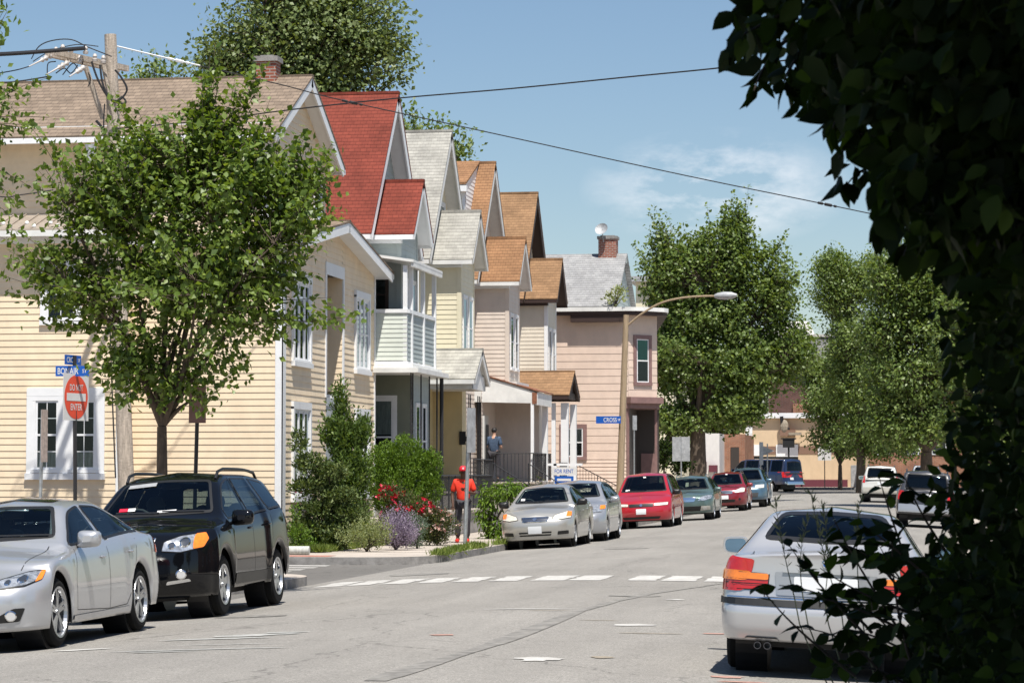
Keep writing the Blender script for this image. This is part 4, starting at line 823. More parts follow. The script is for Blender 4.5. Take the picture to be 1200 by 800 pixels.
shrub('rounded bright green arborvitae hedge behind the red roses', 'hedge', 'hedge', G(478, d), [SB(450, 548, d, .42, .5), SB(475, 540, d, .45, .5), SB(468, 575, d, .75, .7), SB(492, 560, d, .35, .55)], 3600, .06, 'leaf_f', dirup=1.2, per=8, spike=.14, spread=.03, stem=30, shell=.16, width=.5)
shrub('small rounded arborvitae at the right end of the hedge', 'hedge', 'hedge', G(507, d), [SB(505, 548, d, .24, .34), SB(505, 575, d, .26, .4)], 700, .06, 'leaf_f', dirup=1.2, per=8, spike=.1, spread=.03, stem=10, shell=.16, width=.5)
d = 60
shrub('rose bush with clusters of bright red blooms', 'rose_bush', 'rose bush', G(475, d), [SB(458, 580, d, .28, .22), SB(480, 590, d, .45, .25), SB(496, 600, d, .38, .24), SB(470, 608, d, .5, .3)], 1200, .06, 'leaf_r', dirup=.6, per=4, spread=.06, stem=30, shell=.4, width=.6, flowers=('petal_r', 95, .085, .02))
shrub('low rose bush with faded pale pink blooms beside the man in red', 'rose_bush', 'rose bush', G(512, d), [SB(510, 607, d, .36, .22), SB(525, 615, d, .25, .2), SB(500, 620, d, .3, .15)], 800, .055, 'leaf_r', dirup=.6, per=4, spread=.06, stem=20, shell=.4, width=.6, flowers=('petal_p', 55, .07, .1))
d = 56.5
shrub('mound of hazy lavender flower spikes at the pavement edge', 'lavender', 'flowering plant', G(464, d), [SB(463, 624, d, .36, .36), SB(475, 632, d, .3, .25)], 900, .04, 'petal_v', dirup=1.3, per=8, spike=.28, spread=.012, stem=30, shell=.5, width=.4)
shrub('small blue-green mound plant right of the lavender', 'mound_plant', 'plant', G(489, 57.5), [SB(490, 617, 57.5, .22, .2), SB(484, 607, 57.5, .15, .15)], 500, .04, 'leaf_g', dirup=1, per=4, spread=.03, stem=12, shell=.3)
shrub('pale weedy plant between juniper and lavender', 'weed_patch', 'plant', G(430, 55.2), [SB(432, 622, 55.2, .42, .24), SB(415, 632, 55.2, .4, .15), SB(445, 630, 55.2, .3, .2)], 900, .05, 'leaf_pale', dirup=1.2, per=4, spike=.16, spread=.02, stem=12, shell=.5, width=.4)
shrub('leafy green weeds at the left foot of the juniper', 'weed_patch', 'plant', G(350, 55), [SB(350, 625, 55, .22, .2), SB(345, 600, 55.5, .12, .3), SB(356, 636, 55, .25, .12)], 420, .06, 'leaf_f', dirup=.8, per=3, spread=.03, stem=12, shell=.5)
d = 66
shrub('bush with long drooping yellow-green leaves spilling over the low wall', 'hanging_bush', 'bush', G(572, d), [SB(574, 585, d, .26, .5), SB(566, 560 + 40, d, .22, .35), SB(588, 578, d, .45, .2), SB(598, 572, d, .4, .2)], 700, .13, 'leaf_f', dirup=-.3, per=3, spread=.05, stem=20, shell=.4, width=.35, droop=.8)
shrub('row of dry brown flower stalks by the steps', 'dry_plant', 'plant', G(622, 68), [SB(620, 578, 68, .35, .2), SB(632, 572, 68, .15, .25)], 160, .07, 'leaf_r', dirup=1, per=3, spread=.04, stem=20, shell=.4)
# roof weed on the pink building
wx, wy = at(722, 106.5)
shrub('weed sapling growing out of the roof gutter of the pink building', 'weed_sapling', 'plant', (wx, wy - .2, 8.3), [((wx, wy - .2, 8.75), (.5, .3, .3)), ((wx + .2, wy - .2, 9.0), (.25, .2, .3))], 130, .14, 'leaf_pale', dirup=1, per=2, spread=.06, stem=10, shell=.5, skirt=False)
# grass strip and garden ground cover
P = []
for k in range(26000):
    y = rng.uniform(53.3, 64); x = -12.25 - abs(rng.normal(0, .55)); P.append((x, y, GZ))
for k in range(9000): x = rng.uniform(-16, -12.3); P.append((x, 53.25 + abs(rng.normal(0, .25)), GZ))
for cx, cy, n, sx_, sy_ in [(-9.72, 54.6, 900, .07, .5), (-9.75, 57.1, 700, .1, .35), (-9.62, 52.5, 500, .08, .35), (-9.7, 60.5, 400, .06, .7), (-9.7, 66, 300, .06, 1.2)]:
    for k in range(n): P.append((cx + rng.normal(0, sx_), cy + rng.normal(0, sy_), .058))
P = np.array(P); V, F, k = leaves(P, np.tile([0, 0, 1.0], (len(P), 1)), .15, width=.14, jit=.5)
tag(npmesh('grass', V, F, M['leaf_grass'], var=np.repeat(rng.uniform(0, 1, len(P)), k)), 'ragged green grass and ground cover along the garden edge and kerb', 'grass', kind='stuff')
# ================================================================== dark foreground foliage, in the shade of a big tree
T = thing('shade_tree', 'dark overhanging tree with large drooping leaves filling the right side of the picture', 'tree', (2.3, 7.5, .05))
fk = np.array([2.2, 7.2, 3.0]); segs = [(bez(np.array([2.3, 7.5, -.2]), np.array([2.2, 7.4, 1.5]), fk, 8), np.linspace(.3, .2, 8))]
Pt, Dt = [], []
ends = [np.array([rng.uniform(-1.5, 7.0), rng.uniform(-3.5, 11.0), rng.uniform(5.2, 8.5)]) for _ in range(26)]
for e in ends: segs.append((bez(fk, (fk + e) / 2 + [0, 0, .5], e, 8), np.linspace(.09, .02, 8)))
# canopy overhead (out of the frame) that throws the shade
n = 30000; q = np.array([2.6, 4.6, 6.3]) + unit(rng.normal(0, 1, (n, 3))) * np.array([4.6, 8.2, 1.9]) * rng.uniform(0, 1, (n, 1)) ** .4
q = q[q[:, 2] > 4.35 + np.maximum(0, q[:, 1] - 8) * .22]; CV, CF, _k = leaves(q, unit(rng.normal(0, 1, q.shape)), .26, width=.8, up=1.5); cvar = np.repeat(np.clip(rng.normal(.4, .2, len(q)), 0, 1), _k)
# hanging curtain of boughs: left boundary of the dark mass in the photograph
edge = [(-60, 882), (0, 886), (40, 900), (75, 920), (110, 965), (150, 1012), (180, 1026), (215, 1038), (240, 1052), (280, 1080), (320, 1085), (400, 1100), (460, 1110), (520, 1100), (560, 1090), (600, 1085), (650, 1092), (700, 1080), (760, 1052), (830, 1025)]
ey = np.array([e[0] for e in edge]); ex = np.array([e[1] for e in edge])
def curtain(n, y0, y1, soft, d0, d1, xmax=1330):
    py = rng.uniform(y0, y1, n); e = np.interp(py, ey, ex); px = e + soft + rng.uniform(0, 1, n) ** .78 * (xmax - e - soft); dd = rng.uniform(d0, d1, n)
    k = 13; ci = rng.choice(n, n // k); px, py, dd = np.repeat(px[ci], k), np.repeat(py[ci], k), np.repeat(dd[ci], k)
    l = dd * (px - 600) / FPX; Q = np.stack([-dd * SI + l * CO, dd * CO + l * SI, 1.7 + (554 - py) * dd / FPX], 1)
    t = np.tile(np.linspace(-1, 1, k), n // k)[:, None]; dr = np.repeat(unit(rng.normal(0, 1, (n // k, 3)) + np.array([-.2, 0, -.5])), k, 0)
    return Q + dr * t * .10 + rng.normal(0, .022, Q.shape)
q1 = curtain(8500, -80, 300, 8, 6.4, 9.8); q2 = curtain(12500, 230, 830, 24, 7.5, 12.5)
q2 = q2[(rng.uniform(0, 1, len(q2)) < np.where((q2[:, 2] < 1.7 + 10 * 30 / FPX) & (q2[:, 0] < .0), .55, 1.0))]
np1 = len(q1)
Va, Fa, ka = leaves(q1, np.tile([-.3, -.2, -1.0], (len(q1), 1)), .088, width=.62, jit=.7, detail=True, up=.3)
Vb, Fb, kb = leaves(q2, np.tile([-.3, -.2, -.4], (len(q2), 1)), .064, width=.6, jit=.8, detail=True, up=.3)
Fb = Fb + len(Va)
def hang(p0, p1, p2, n, nl, size, dwn=-.9):
    p0, p1, p2 = map(np.array, (p0, p1, p2)); p = bez(p0, p1, p2, 9); segs.append((p, np.linspace(.008, .002, 9))); t = rng.uniform(.2, 1, nl)
    L0 = np.array([np.interp(t, np.linspace(0, 1, 9), p[:, k]) for k in range(3)]).T; return L0 + rng.normal(0, .012, L0.shape)
X = []
for a, bq, c, nl in [((905, 20), (880, 20), (858, 65), 16), ((930, 40), (900, 60), (885, 105), 14), ((960, 30), (930, 70), (920, 95), 18), ((985, 40), (960, 90), (950, 90), 14), ((1020, 90), (985, 120), (978, 150), 16), ((1050, 150), (1000, 150), (985, 185), 14), ((1060, 190), (1010, 190), (995, 215), 14), ((1080, 210), (1050, 230), (1040, 262), 14), ((1100, 250), (1070, 270), (1060, 300), 12), ((890, -10), (870, 0), (862, 10), 10), ((940, 0), (905, 20), (870, 40), 16)]:
    d_ = rng.uniform(7, 8.5); X.append(hang(TB(*a, d_), TB(*bq, d_), TB(*c, d_ - .2), 9, nl, .1))
X = np.concatenate(X); Vc, Fc, kc = leaves(X, np.tile([-.2, 0, -1.0], (len(X), 1)), .088, width=.6, jit=.55, detail=True, up=.2); Fc = Fc + len(Va) + len(Vb)
allV = np.concatenate([Va, Vb, Vc]); allF = np.concatenate([Fa, Fb, Fc])
SV, SF = tubes_np(segs, 6); npmesh('trunk', SV, SF, M['barkd'], T, off=(2.3, 7.5, .05))
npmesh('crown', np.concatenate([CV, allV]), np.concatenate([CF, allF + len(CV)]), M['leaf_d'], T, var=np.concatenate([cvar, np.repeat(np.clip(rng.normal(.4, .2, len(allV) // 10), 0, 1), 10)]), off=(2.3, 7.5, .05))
# the shrub in front of the parked silver sedan
T = thing('sidewalk_shrub', 'dark shrub with arching leafy twigs in front of the parked silver sedan', 'shrub', (1.0, 10.6, .05)); segs = []; PP = []; DD = []
def twig(a, bq, c, nl, d_, sz=1):
    p = bez(TB(*a, d_), TB(*bq, d_ - .1), TB(*c, d_ - .15), 12); segs.append((p, np.linspace(.007, .0018, 12)))
    for t in np.linspace(.15, 1, nl): 
        i = t * 11; p0 = p[int(min(i, 10))]; p1 = p[int(min(i, 10)) + 1]; q = p0 + (p1 - p0) * (i - int(min(i, 10))); tg = (p1 - p0) / (np.linalg.norm(p1 - p0) + 1e-9); PP.append(q + rng.normal(0, .006, 3)); sd = (-1) ** len(PP); DD.append(tg * .5 + np.array([.5 * sd, 0, -.35]))
for a, bq, c, nl in [((1000, 790), (920, 730), (893, 690), 6), ((1030, 760), (960, 690), (925, 640), 12), ((1020, 740), (980, 690), (912, 685), 9), ((1080, 780), (1000, 660), (975, 605), 14), ((1060, 700), (1020, 640), (985, 640), 12), ((1090, 740), (1040, 600), (1030, 560), 12), ((1040, 800), (1000, 740), (940, 735), 8), ((1060, 740), (990, 700), (950, 700), 10), ((1075, 720), (1010, 700), (960, 665), 12), ((1100, 690), (1050, 640), (1010, 615), 12), ((1090, 780), (1030, 740), (985, 735), 12), ((1060, 800), (1010, 770), (975, 780), 8), ((1110, 650), (1075, 600), (1060, 560), 10), ((1080, 660), (1040, 640), (1000, 655), 12), ((1100, 800), (1040, 730), (1000, 700), 14), ((1120, 760), (1050, 680), (1030, 640), 14), ((1070, 790), (1040, 700), (1045, 620), 12)]:
    twig(a, bq, c, nl, rng.uniform(9.6, 11.2))
q = np.stack([*zip(*[TB(rng.uniform(1075, 1240), rng.uniform(660, 840), rng.uniform(9.5, 12.5)) for _ in range(1700)])], 1); keep = (rng.uniform(0, 1, len(q)) < 1); PP = np.concatenate([np.array(PP), q[keep]]); DD = np.concatenate([np.array(DD), unit(rng.normal(0, 1, q[keep].shape))])
for i in range(60):
    e = q[rng.integers(len(q))]; segs.append((bez(np.array([1.0, 10.6, .05]), np.array([.7, 10.6, .9]), e, 8), np.linspace(.012, .003, 8)))
V, F, k = leaves(PP, DD, .092, width=.62, jit=.35, detail=True, up=.5)
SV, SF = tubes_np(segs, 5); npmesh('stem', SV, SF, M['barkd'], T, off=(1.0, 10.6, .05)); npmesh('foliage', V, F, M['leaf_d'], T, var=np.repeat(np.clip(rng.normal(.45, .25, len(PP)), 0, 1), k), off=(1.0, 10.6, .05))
# thin feathery weed stalks showing over the rear window
T = thing('feathery_weed', 'thin feathery weed stalks in front of the silver sedan rear window', 'weed', (-.05, 12.5, .05)); segs = []; PP = []; DD = []
for a, bq, c in [((930, 700), (915, 640), (908, 588)), ((985, 720), (960, 640), (950, 580)), ((965, 700), (975, 640), (962, 592)), ((1005, 690), (1000, 620), (1008, 585)), ((940, 700), (932, 650), (945, 612))]:
    p = bez(TB(*a, 12.4), TB(*bq, 12.4), TB(*c, 12.4), 14); segs.append((p, np.linspace(.003, .0012, 14)))
    p2 = bez(np.array([-.05, 12.5, .05]), TB(a[0], a[1] + 60, 12.4), TB(*a, 12.4), 6); segs.append((p2, np.linspace(.004, .003, 6)))
    for i in range(4, 14):
        for k in range(4): PP.append(p[i]); DD.append([rng.normal(0, .6), 0, 1])
V, F, k = leaves(np.array(PP), np.array(DD), .045, width=.22, jit=.3); SV, SF = tubes_np(segs, 4)
npmesh('stem', SV, SF, M['leaf_l'], T, var=np.full(len(SV), .3), off=(-.05, 12.5, .05)); npmesh('foliage', V, F, M['leaf_l'], T, var=np.repeat(rng.uniform(0, 1, len(PP)), k), off=(-.05, 12.5, .05))
# ================================================================== vehicles
def pchip(pts):
    X = [p[0] for p in pts]; Y = [p[1] for p in pts]; n = len(X); h = [X[i + 1] - X[i] for i in range(n - 1)]; dl = [(Y[i + 1] - Y[i]) / h[i] for i in range(n - 1)]
    m = [dl[0]] + [0 if dl[i - 1] * dl[i] <= 0 else 2 * dl[i - 1] * dl[i] / (dl[i - 1] + dl[i]) for i in range(1, n - 1)] + [dl[-1]]
    def f(x):
        if x <= X[0]: return Y[0]
        if x >= X[-1]: return Y[-1]
        i = 0
        while x > X[i + 1]: i += 1
        t = (x - X[i]) / h[i]; return (2 * t ** 3 - 3 * t * t + 1) * Y[i] + (t ** 3 - 2 * t * t + t) * h[i] * m[i] + (-2 * t ** 3 + 3 * t * t) * Y[i + 1] + (t ** 3 - t * t) * h[i] * m[i + 1]
    return f
def inpoly(p, poly):
    x, y = p; c = False; n = len(poly)
    for i in range(n):
        x0, y0 = poly[i]; x1, y1 = poly[i - 1]
        if (y0 > y) != (y1 > y) and x < (x1 - x0) * (y - y0) / (y1 - y0) + x0: c = not c
    return c
def area2(p): return sum(p[i - 1][0] * p[i][1] - p[i][0] * p[i - 1][1] for i in range(len(p)))
def inset(poly, d):
    if area2(poly) < 0: poly = poly[::-1]
    n = len(poly); o = []
    for i in range(n):
        a, b_, c = Vector(poly[i - 1]), Vector(poly[i]), Vector(poly[(i + 1) % n])
        e1, e2 = (b_ - a).normalized(), (c - b_).normalized(); n1, n2 = Vector((-e1.y, e1.x)), Vector((-e2.y, e2.x)); m = (n1 + n2)
        if m.length < 1e-6: m = n1
        m.normalize(); k = d / max(.35, m.dot(n1)); q = b_ + m * k; o.append((q.x, q.y))
    return poly, o
def roundp(poly, r, n=3):
    o = []; N = len(poly)
    for i in range(N):
        a, b_, c = Vector(poly[i - 1]), Vector(poly[i]), Vector(poly[(i + 1) % N]); ra = min(r, (a - b_).length * .45); rc = min(r, (c - b_).length * .45)
        p, q = b_ + (a - b_).normalized() * ra, b_ + (c - b_).normalized() * rc
        for k in range(n + 1):
            t = k / n; z = p * (1 - t) ** 2 + b_ * 2 * t * (1 - t) + q * t * t; o.append((z.x, z.y))
    return o
def carpaint(name, col, metal=.35, rough=.28): return mat(name, col, rough, metal, coat=1.0, spec=.5)
def build_car(sp, label, cat, X, Y, rot, group=None, name='parked_car', z=None):
    """sp: dict with L,W,H,r,uf,ur,top,belt,wr,paint... u runs from the front bumper to the rear; local +y is forward"""
    L, Wd, Hh, r = sp['L'], sp['W'] / 2, sp['H'], sp['r']; uf, ur = sp['uf'], sp['ur']
    zt, zb = pchip(sp['top']), pchip(sp['belt']); wr = sp['wr']; sill = sp.get('sill', .2); Rw = r + sp.get('gap', .055)
    pl0, plr = sp.get('plan', (.62, .5)); pr0, prr = sp.get('rplan', (.72, .4))
    fl = pchip(sp.get('flean', [(.1, .12), (.3, .03), (.5, 0), (.62, .03), (.75, .14), (1.0, .3)])); rl = pchip(sp.get('rlean', [(.1, .12), (.3, .03), (.5, 0), (.7, .03), (1.0, .08), (1.8, .1)]))
    fk, rk = sp.get('fcurve', .22), sp.get('rcurve', .13); fbz = sp.get('fbot', .22); rbz = sp.get('rbot', .28); crown = sp.get('crown', .055)
    def plan(u):
        k = 1.0
        if u < plr: k = pl0 + (1 - pl0) * (1 - (1 - u / plr) ** 2.6) ** (1 / 2.6)
        if L - u < prr: k = min(k, pr0 + (1 - pr0) * (1 - (1 - (L - u) / prr) ** 2.6) ** (1 / 2.6))
        return Wd * k
    def zlow(u):
        z = sill
        if u < uf - Rw: z = sill + (fbz - sill) * 1
        if u > ur + Rw: z = rbz
        for a in (uf, ur):
            if abs(u - a) < Rw: z = max(z, r + math.sqrt(max(0, Rw * Rw - (u - a) ** 2)))
        return z
    us = set([0, L]); n = int(L / .055)
    for i in range(n + 1): us.add(round(i * L / n, 4))
    for i in range(9): us.add(round(plr * .12 * (i / 8) ** 2, 4)); us.add(round(L - prr * .12 * (i / 8) ** 2, 4))
    for a in (uf, ur):
        for k in range(25): us.add(round(a - Rw * math.cos(math.pi * k / 24), 4))
        us.add(round(a - Rw - .002, 4)); us.add(round(a + Rw + .002, 4))
    us = sorted(u for u in us if 0 <= u <= L)
    u2 = [us[0]]
    for u in us[1:]:
        if u - u2[-1] > .0015: u2.append(u)
    us = u2
    zbm = zb((uf + ur) / 2); fender = sp.get('flare', .0)
    def half(u):
        W_ = plan(u); zl = zlow(u); top = zt(u); fz = 0
        for a in (uf, ur):
            dd = abs(u - a)
            if dd < Rw + .18: fz = max(fz, fender * (1 - smooth((dd - Rw) / .18)))
        W_ += fz
        zs = min(zb(u), top - .05); zs = max(zs, zl + .08); zr_ = max(zs + .012, top - crown)
        t = max(0, min(1, (zr_ - zbm) / (Hh - crown - zbm)))
        yr = (W_ - fz) * .90 * (1 - t) + wr * t * (W_ - fz) / Wd
        if t <= 0.02: yr = W_ * sp.get('hoody', .80); zr_ = max(zs + .012, top - sp.get('hcrown', .03))
        zm = max(sp.get('zmid', .58), zl + .05); zm = min(zm, zs - .03)
        z2 = zl + (zm - zl) * .35
        P = [(W_ * .955, zl), (W_ * .985, z2), (W_ * 1.0, zm), (W_ * .985, zs - (zs - zm) * .28), (W_ * .945, zs), (yr, zr_), (0, top)]
        rad = [0, .05, .12, .05, .035, .07, 0]; div = [2, 3, 4, 2, 6, 9]
        out = []
        for i in range(len(P) - 1):
            a, c = Vector(P[i]), Vector(P[i + 1]); s0 = min(rad[i], (c - a).length * .4); s1 = min(rad[i + 1], (c - a).length * .4); dr = (c - a).normalized() if (c - a).length > 1e-6 else Vector((0, 1))
            st, en = a + dr * s0, c - dr * s1
            if i > 0:
                pv = Vector(P[i - 1]); dp = (a - pv); lp = dp.length; s_ = min(rad[i], lp * .4); q0 = a - dp.normalized() * s_ if lp > 1e-6 else a
                for k in range(1, 4):
                    tt = k / 4; z_ = q0 * (1 - tt) ** 2 + a * 2 * tt * (1 - tt) + st * tt * tt; out.append((z_.x, z_.y, i - .5))
            for k in range(div[i] + 1):
                q = st.lerp(en, k / div[i]); out.append((q.x, q.y, i + (k / div[i]) * .4))
        return out
    def smooth(t): t = max(0, min(1, t)); return t * t * (3 - 2 * t)
    def D(y, u, z):
        f0 = 1 - smooth(u / .75); f1 = 1 - smooth((L - u) / .7)
        x = u + f0 * (fl(z) + fk * (abs(y) / Wd) ** 2.4) - f1 * (rl(z) + rk * (abs(y) / Wd) ** 2.4)
        return (y, L / 2 - x, z)
    rows = [half(u) for u in us]; nh = len(rows[0]); full = []
    for u, h in zip(us, rows): full.append([D(-p[0], u, p[1]) for p in h] + [D(p[0], u, p[1]) for p in h[::-1][1:]])
    nf = len(full[0]); verts = [v for rw in full for v in rw]; faces, info = [], []
    for i in range(len(us) - 1):
        for j in range(nf - 1):
            faces.append((i * nf + j, i * nf + j + 1, (i + 1) * nf + j + 1, (i + 1) * nf + j)); jj = min(j, nf - 2 - j); info.append(((us[i] + us[i + 1]) / 2, jj))
    # end caps
    for end, ii in ((0, 0), (1, len(us) - 1)):
        h = rows[ii]; K = 8; b0 = len(verts)
        for p in h:
            for k in range(2 * K + 1): verts.append(D(p[0] * (k - K) / K, us[ii], p[1]))
        for a in range(nh - 1):
            for k in range(2 * K):
                q = (b0 + a * (2 * K + 1) + k, b0 + a * (2 * K + 1) + k + 1, b0 + (a + 1) * (2 * K + 1) + k + 1, b0 + (a + 1) * (2 * K + 1) + k)
                faces.append(q if end == 0 else q[::-1]); info.append((us[ii], -1))
    bvh = BVHTree.FromPolygons([Vector(v) for v in verts], faces)
    root = thing(name, label, cat, (X, Y, 0), rot, group)
    sl = math.atan(-.012 * (X + 4.5)); z0 = roadz(X, Y) if z is None else z
    root.location = (X, Y, z0 + .004)
    if z is None: root.rotation_euler = (0, sl if abs(rot) < 1 else -sl, rot); root.rotation_mode = 'XYZ'
    if z is None: root.rotation_euler = (Matrix.Rotation(-sl, 3, 'Y') @ Matrix.Rotation(rot, 3, 'Z')).to_euler()
    # ---- window outlines
    rail = lambda u: zt(u) - crown
    ua, ue = sp['glass']; gt, gb = sp.get('gtop', .045), sp.get('gbot', .035)
    def sidepoly(a, b_, lean0=0, lean1=0):
        tp = []; bt = []
        for k in range(13):
            u = a + (b_ - a) * k / 12; zt_ = rail(u) - gt; zb_ = zb(u) + gb
            if zt_ > zb_ + .03: tp.append((u, zt_)); bt.append((u, zb_))
        if len(tp) < 3: return None
        tp = [(u + (lean0 * (1 - i / (len(tp) - 1)) + lean1 * i / (len(tp) - 1)) * (z_ - zb(u)), z_) for i, (u, z_) in enumerate(tp)]
        return bt[::-1] + tp
    cuts = sp['wins']; sps = []
    for (a, b_, l0, l1) in cuts:
        p = sidepoly(a, b_, l0, l1)
        if p: sps.append(p)
    uc, ut = sp['ws']; ur1, ub = sp['rw']
    def frontpoly(ubase, utop, mg=.075, zoff=.035):
        zb_ = zt(ubase) + zoff; zt_ = zt(utop) - .03; t0 = max(0, min(1, (zb_ - zbm) / (Hh - crown - zbm)))
        f = lambda z_: (Wd * .90 * (1 - max(0, min(1, (z_ - zbm) / (Hh - crown - zbm)))) + wr * max(0, min(1, (z_ - zbm) / (Hh - crown - zbm))))
        return [(-f(zb_) + mg, zb_), (0, zb_ - .012), (f(zb_) - mg, zb_), (f(zt_) - mg, zt_ - .02), (0, zt_), (-f(zt_) + mg, zt_ - .02)]
    wsp = roundp(sp.get('wspoly') or frontpoly(uc, ut), .06); rwp = roundp(sp.get('rwpoly') or frontpoly(ub, ur1, .09), .07)
    wsi, rwi = inset(wsp, .03)[1], inset(rwp, .035)[1]; spi = [inset(roundp(p, .035, 2), .022)[1] for p in sps]
    keep = []
    for fc, (u, jj) in zip(faces, info):
        c = Vector((0, 0, 0))
        for k in fc: c += Vector(verts[k])
        c /= 4; kill = False
        if c.z > zbm - .12:
            nrm = (Vector(verts[fc[2]]) - Vector(verts[fc[0]])).cross(Vector(verts[fc[3]]) - Vector(verts[fc[1]]))
            if nrm.length > 0: nrm.normalize()
            uu = L / 2 - c.y
            if abs(nrm.x) > .6:
                for p in spi:
                    if inpoly((uu, c.z), p): kill = True
            elif (u < (ut + .25)) and uu < ut + .3 and abs(nrm.y) > .12 and inpoly((c.x, c.z), wsi): kill = True
            elif uu > ur1 - .3 and abs(nrm.y) > .12 and inpoly((c.x, c.z), rwi): kill = True
        if not kill: keep.append(fc)
    bd = MB(); bd.add(verts, keep); body = bd.build('body', M[sp['paint']], root, smooth=True, world=False, merge=True)
    try: body.data.set_sharp_from_angle(angle=R(60))
    except Exception: pass
    sol = body.modifiers.new('skin', 'SOLIDIFY'); sol.thickness = .012; sol.offset = -1
    # ---- projection of outlines onto the body
    def cast(p, view, off):
        a, z_ = p
        if view == 'L': o, dr = Vector((-3, L / 2 - a, z_)), Vector((1, 0, 0))
        elif view == 'R': o, dr = Vector((3, L / 2 - a, z_)), Vector((-1, 0, 0))
        elif view == 'F': o, dr = Vector((a, L, z_)), Vector((0, -1, 0))
        elif view == 'B': o, dr = Vector((a, -L, z_)), Vector((0, 1, 0))
        elif view == 'T': o, dr = Vector((a, L / 2 - z_, 4)), Vector((0, 0, -1))
        h = bvh.ray_cast(o, dr)
        if h[0] is None: h = bvh.find_nearest(o + dr * (3 - Wd * .9 if view in 'LR' else L * .5))
        nn = h[1] if h[1].dot(dr) < 0 else -h[1]
        if nn.dot(-dr) < .25: nn = (nn - dr * .5).normalized()
        return h[0] + nn * off
    def patch(name, view, poly, m, off=.004, th=0.0, ring=None, ringm=None, parent=None, grid=.035, lab=None, dosmooth=True):
        mb = MB(); mats = [M[m]]
        def fill(pl, mi, offs):
            bm = bmesh.new(); vs = [bm.verts.new((p[0], p[1], 0)) for p in pl]
            try: bm.faces.new(vs)
            except Exception: bm.free(); return
            for ax in (0, 1):
                lo, hi = min(p[ax] for p in pl), max(p[ax] for p in pl); k = int((hi - lo) / grid)
                for q in range(1, k + 1):
                    co = Vector((0, 0, 0)); co[ax] = lo + q * grid + 1e-4; no = Vector((0, 0, 0)); no[ax] = 1
                    bmesh.ops.bisect_plane(bm, geom=bm.verts[:] + bm.edges[:] + bm.faces[:], plane_co=co, plane_no=no)
            bmesh.ops.triangulate(bm, faces=bm.faces[:]); bm.verts.index_update()
            V = [cast((v.co.x, v.co.y), view, offs) for v in bm.verts]; F = [[v.index for v in f.verts] for f in bm.faces]
            dv = {'L': Vector((1, 0, 0)), 'R': Vector((-1, 0, 0)), 'F': Vector((0, -1, 0)), 'B': Vector((0, 1, 0)), 'T': Vector((0, 0, -1))}[view]
            F = [f if (V[f[1]] - V[f[0]]).cross(V[f[2]] - V[f[0]]).dot(dv) < 0 else f[::-1] for f in F]
            mb.add(V, F, mi); 
            if th:
                Eb = [e for e in bm.edges if len(e.link_faces) == 1]
                for e in Eb:
                    i, j = e.verts[0].index, e.verts[1].index; p, q = e.verts[0].co, e.verts[1].co
                    mb.add([V[i], V[j], cast((q.x, q.y), view, -.004), cast((p.x, p.y), view, -.004)], [(0, 1, 2, 3)], mi)
            bm.free()
        if ring:
            po, pi = inset(poly, ring); mats.append(M[ringm]); n = len(po); V = []; sub = 4
            for i in range(n):
                for k in range(sub):
                    t = k / sub
                    a = (po[i][0] * (1 - t) + po[(i + 1) % n][0] * t, po[i][1] * (1 - t) + po[(i + 1) % n][1] * t); c = (pi[i][0] * (1 - t) + pi[(i + 1) % n][0] * t, pi[i][1] * (1 - t) + pi[(i + 1) % n][1] * t)
                    V.append(cast(a, view, off * .6)); V.append(cast(c, view, off + .002))
            N = n * sub; mb.add(V, [(2 * i, (2 * i + 2) % (2 * N), (2 * i + 3) % (2 * N), 2 * i + 1) for i in range(N)], 1)
            fill(pi, 0, off)
        else: fill(poly, 0, off)
        o = mb.build(name, mats, parent or root, smooth=True, world=False)
        if lab: o['label'] = lab
        return o
    def line(mb, view, pts, w=.007, off=.003, m=0):
        for (a, b_) in zip(pts[:-1], pts[1:]):
            a, b_ = Vector(a), Vector(b_); nn = (b_ - a).normalized(); nn = Vector((-nn.y, nn.x)) * w / 2; k = max(1, int((b_ - a).length / .06)); V = []
            for i in range(k + 1):
                q = a.lerp(b_, i / k); V.append(cast((q.x + nn.x, q.y + nn.y), view, off)); V.append(cast((q.x - nn.x, q.y - nn.y), view, off))
            mb.add(V, [(2 * i, 2 * i + 1, 2 * i + 3, 2 * i + 2) for i in range(k)], m)
    g1, g2 = sp.get('gl', 'glass'), sp.get('glr', sp.get('gl', 'glass'))
    patch('windshield', 'F', wsp, g1, .006, ring=.03, ringm='black')
    patch('rear_window', 'B', rwp, g2, .006, ring=.035, ringm='black')
    for vw in ('L', 'R'):
        for i, p in enumerate(sps): patch('side_window', vw, roundp(p, .035, 2), g1 if i == 0 else g2, .005, ring=.022, ringm=sp.get('winring', 'black'))
    # interior
    zf = .32; hb = zbm
    for sx in (-1, 1):
        it = MB()
        cx = sx * Wd * .42; us_ = sp.get('seat', (ua + ue) / 2 - .25); yb = L / 2 - us_
        it.box(cx - .25, cx + .25, yb - .05, yb + .5, zf, zf + .22); it.prism([(cx - .24, yb - .1, zf + .2), (cx + .24, yb - .1, zf + .2), (cx + .2, yb - .28, hb + .12), (cx - .2, yb - .28, hb + .12)], (0, .12, 0)); it.ell((cx, yb - .25, hb + .22), (.13, .06, .12), 10, 6); it.build('seat', M[sp.get('intm', 'interior2')], root, world=False, smooth=True)
    it = MB()
    yr_ = L / 2 - sp.get('rseat', ue - .75); it.box(-Wd * .8, Wd * .8, yr_, yr_ + .45, zf, zf + .22); it.prism([(-Wd * .78, yr_, zf + .2), (Wd * .78, yr_, zf + .2), (Wd * .74, yr_ - .15, hb + .06), (-Wd * .74, yr_ - .15, hb + .06)], (0, .1, 0))
    for sx in (-.45, 0, .45): it.ell((sx, yr_ - .12, hb + .12), (.12, .05, .08), 10, 6)
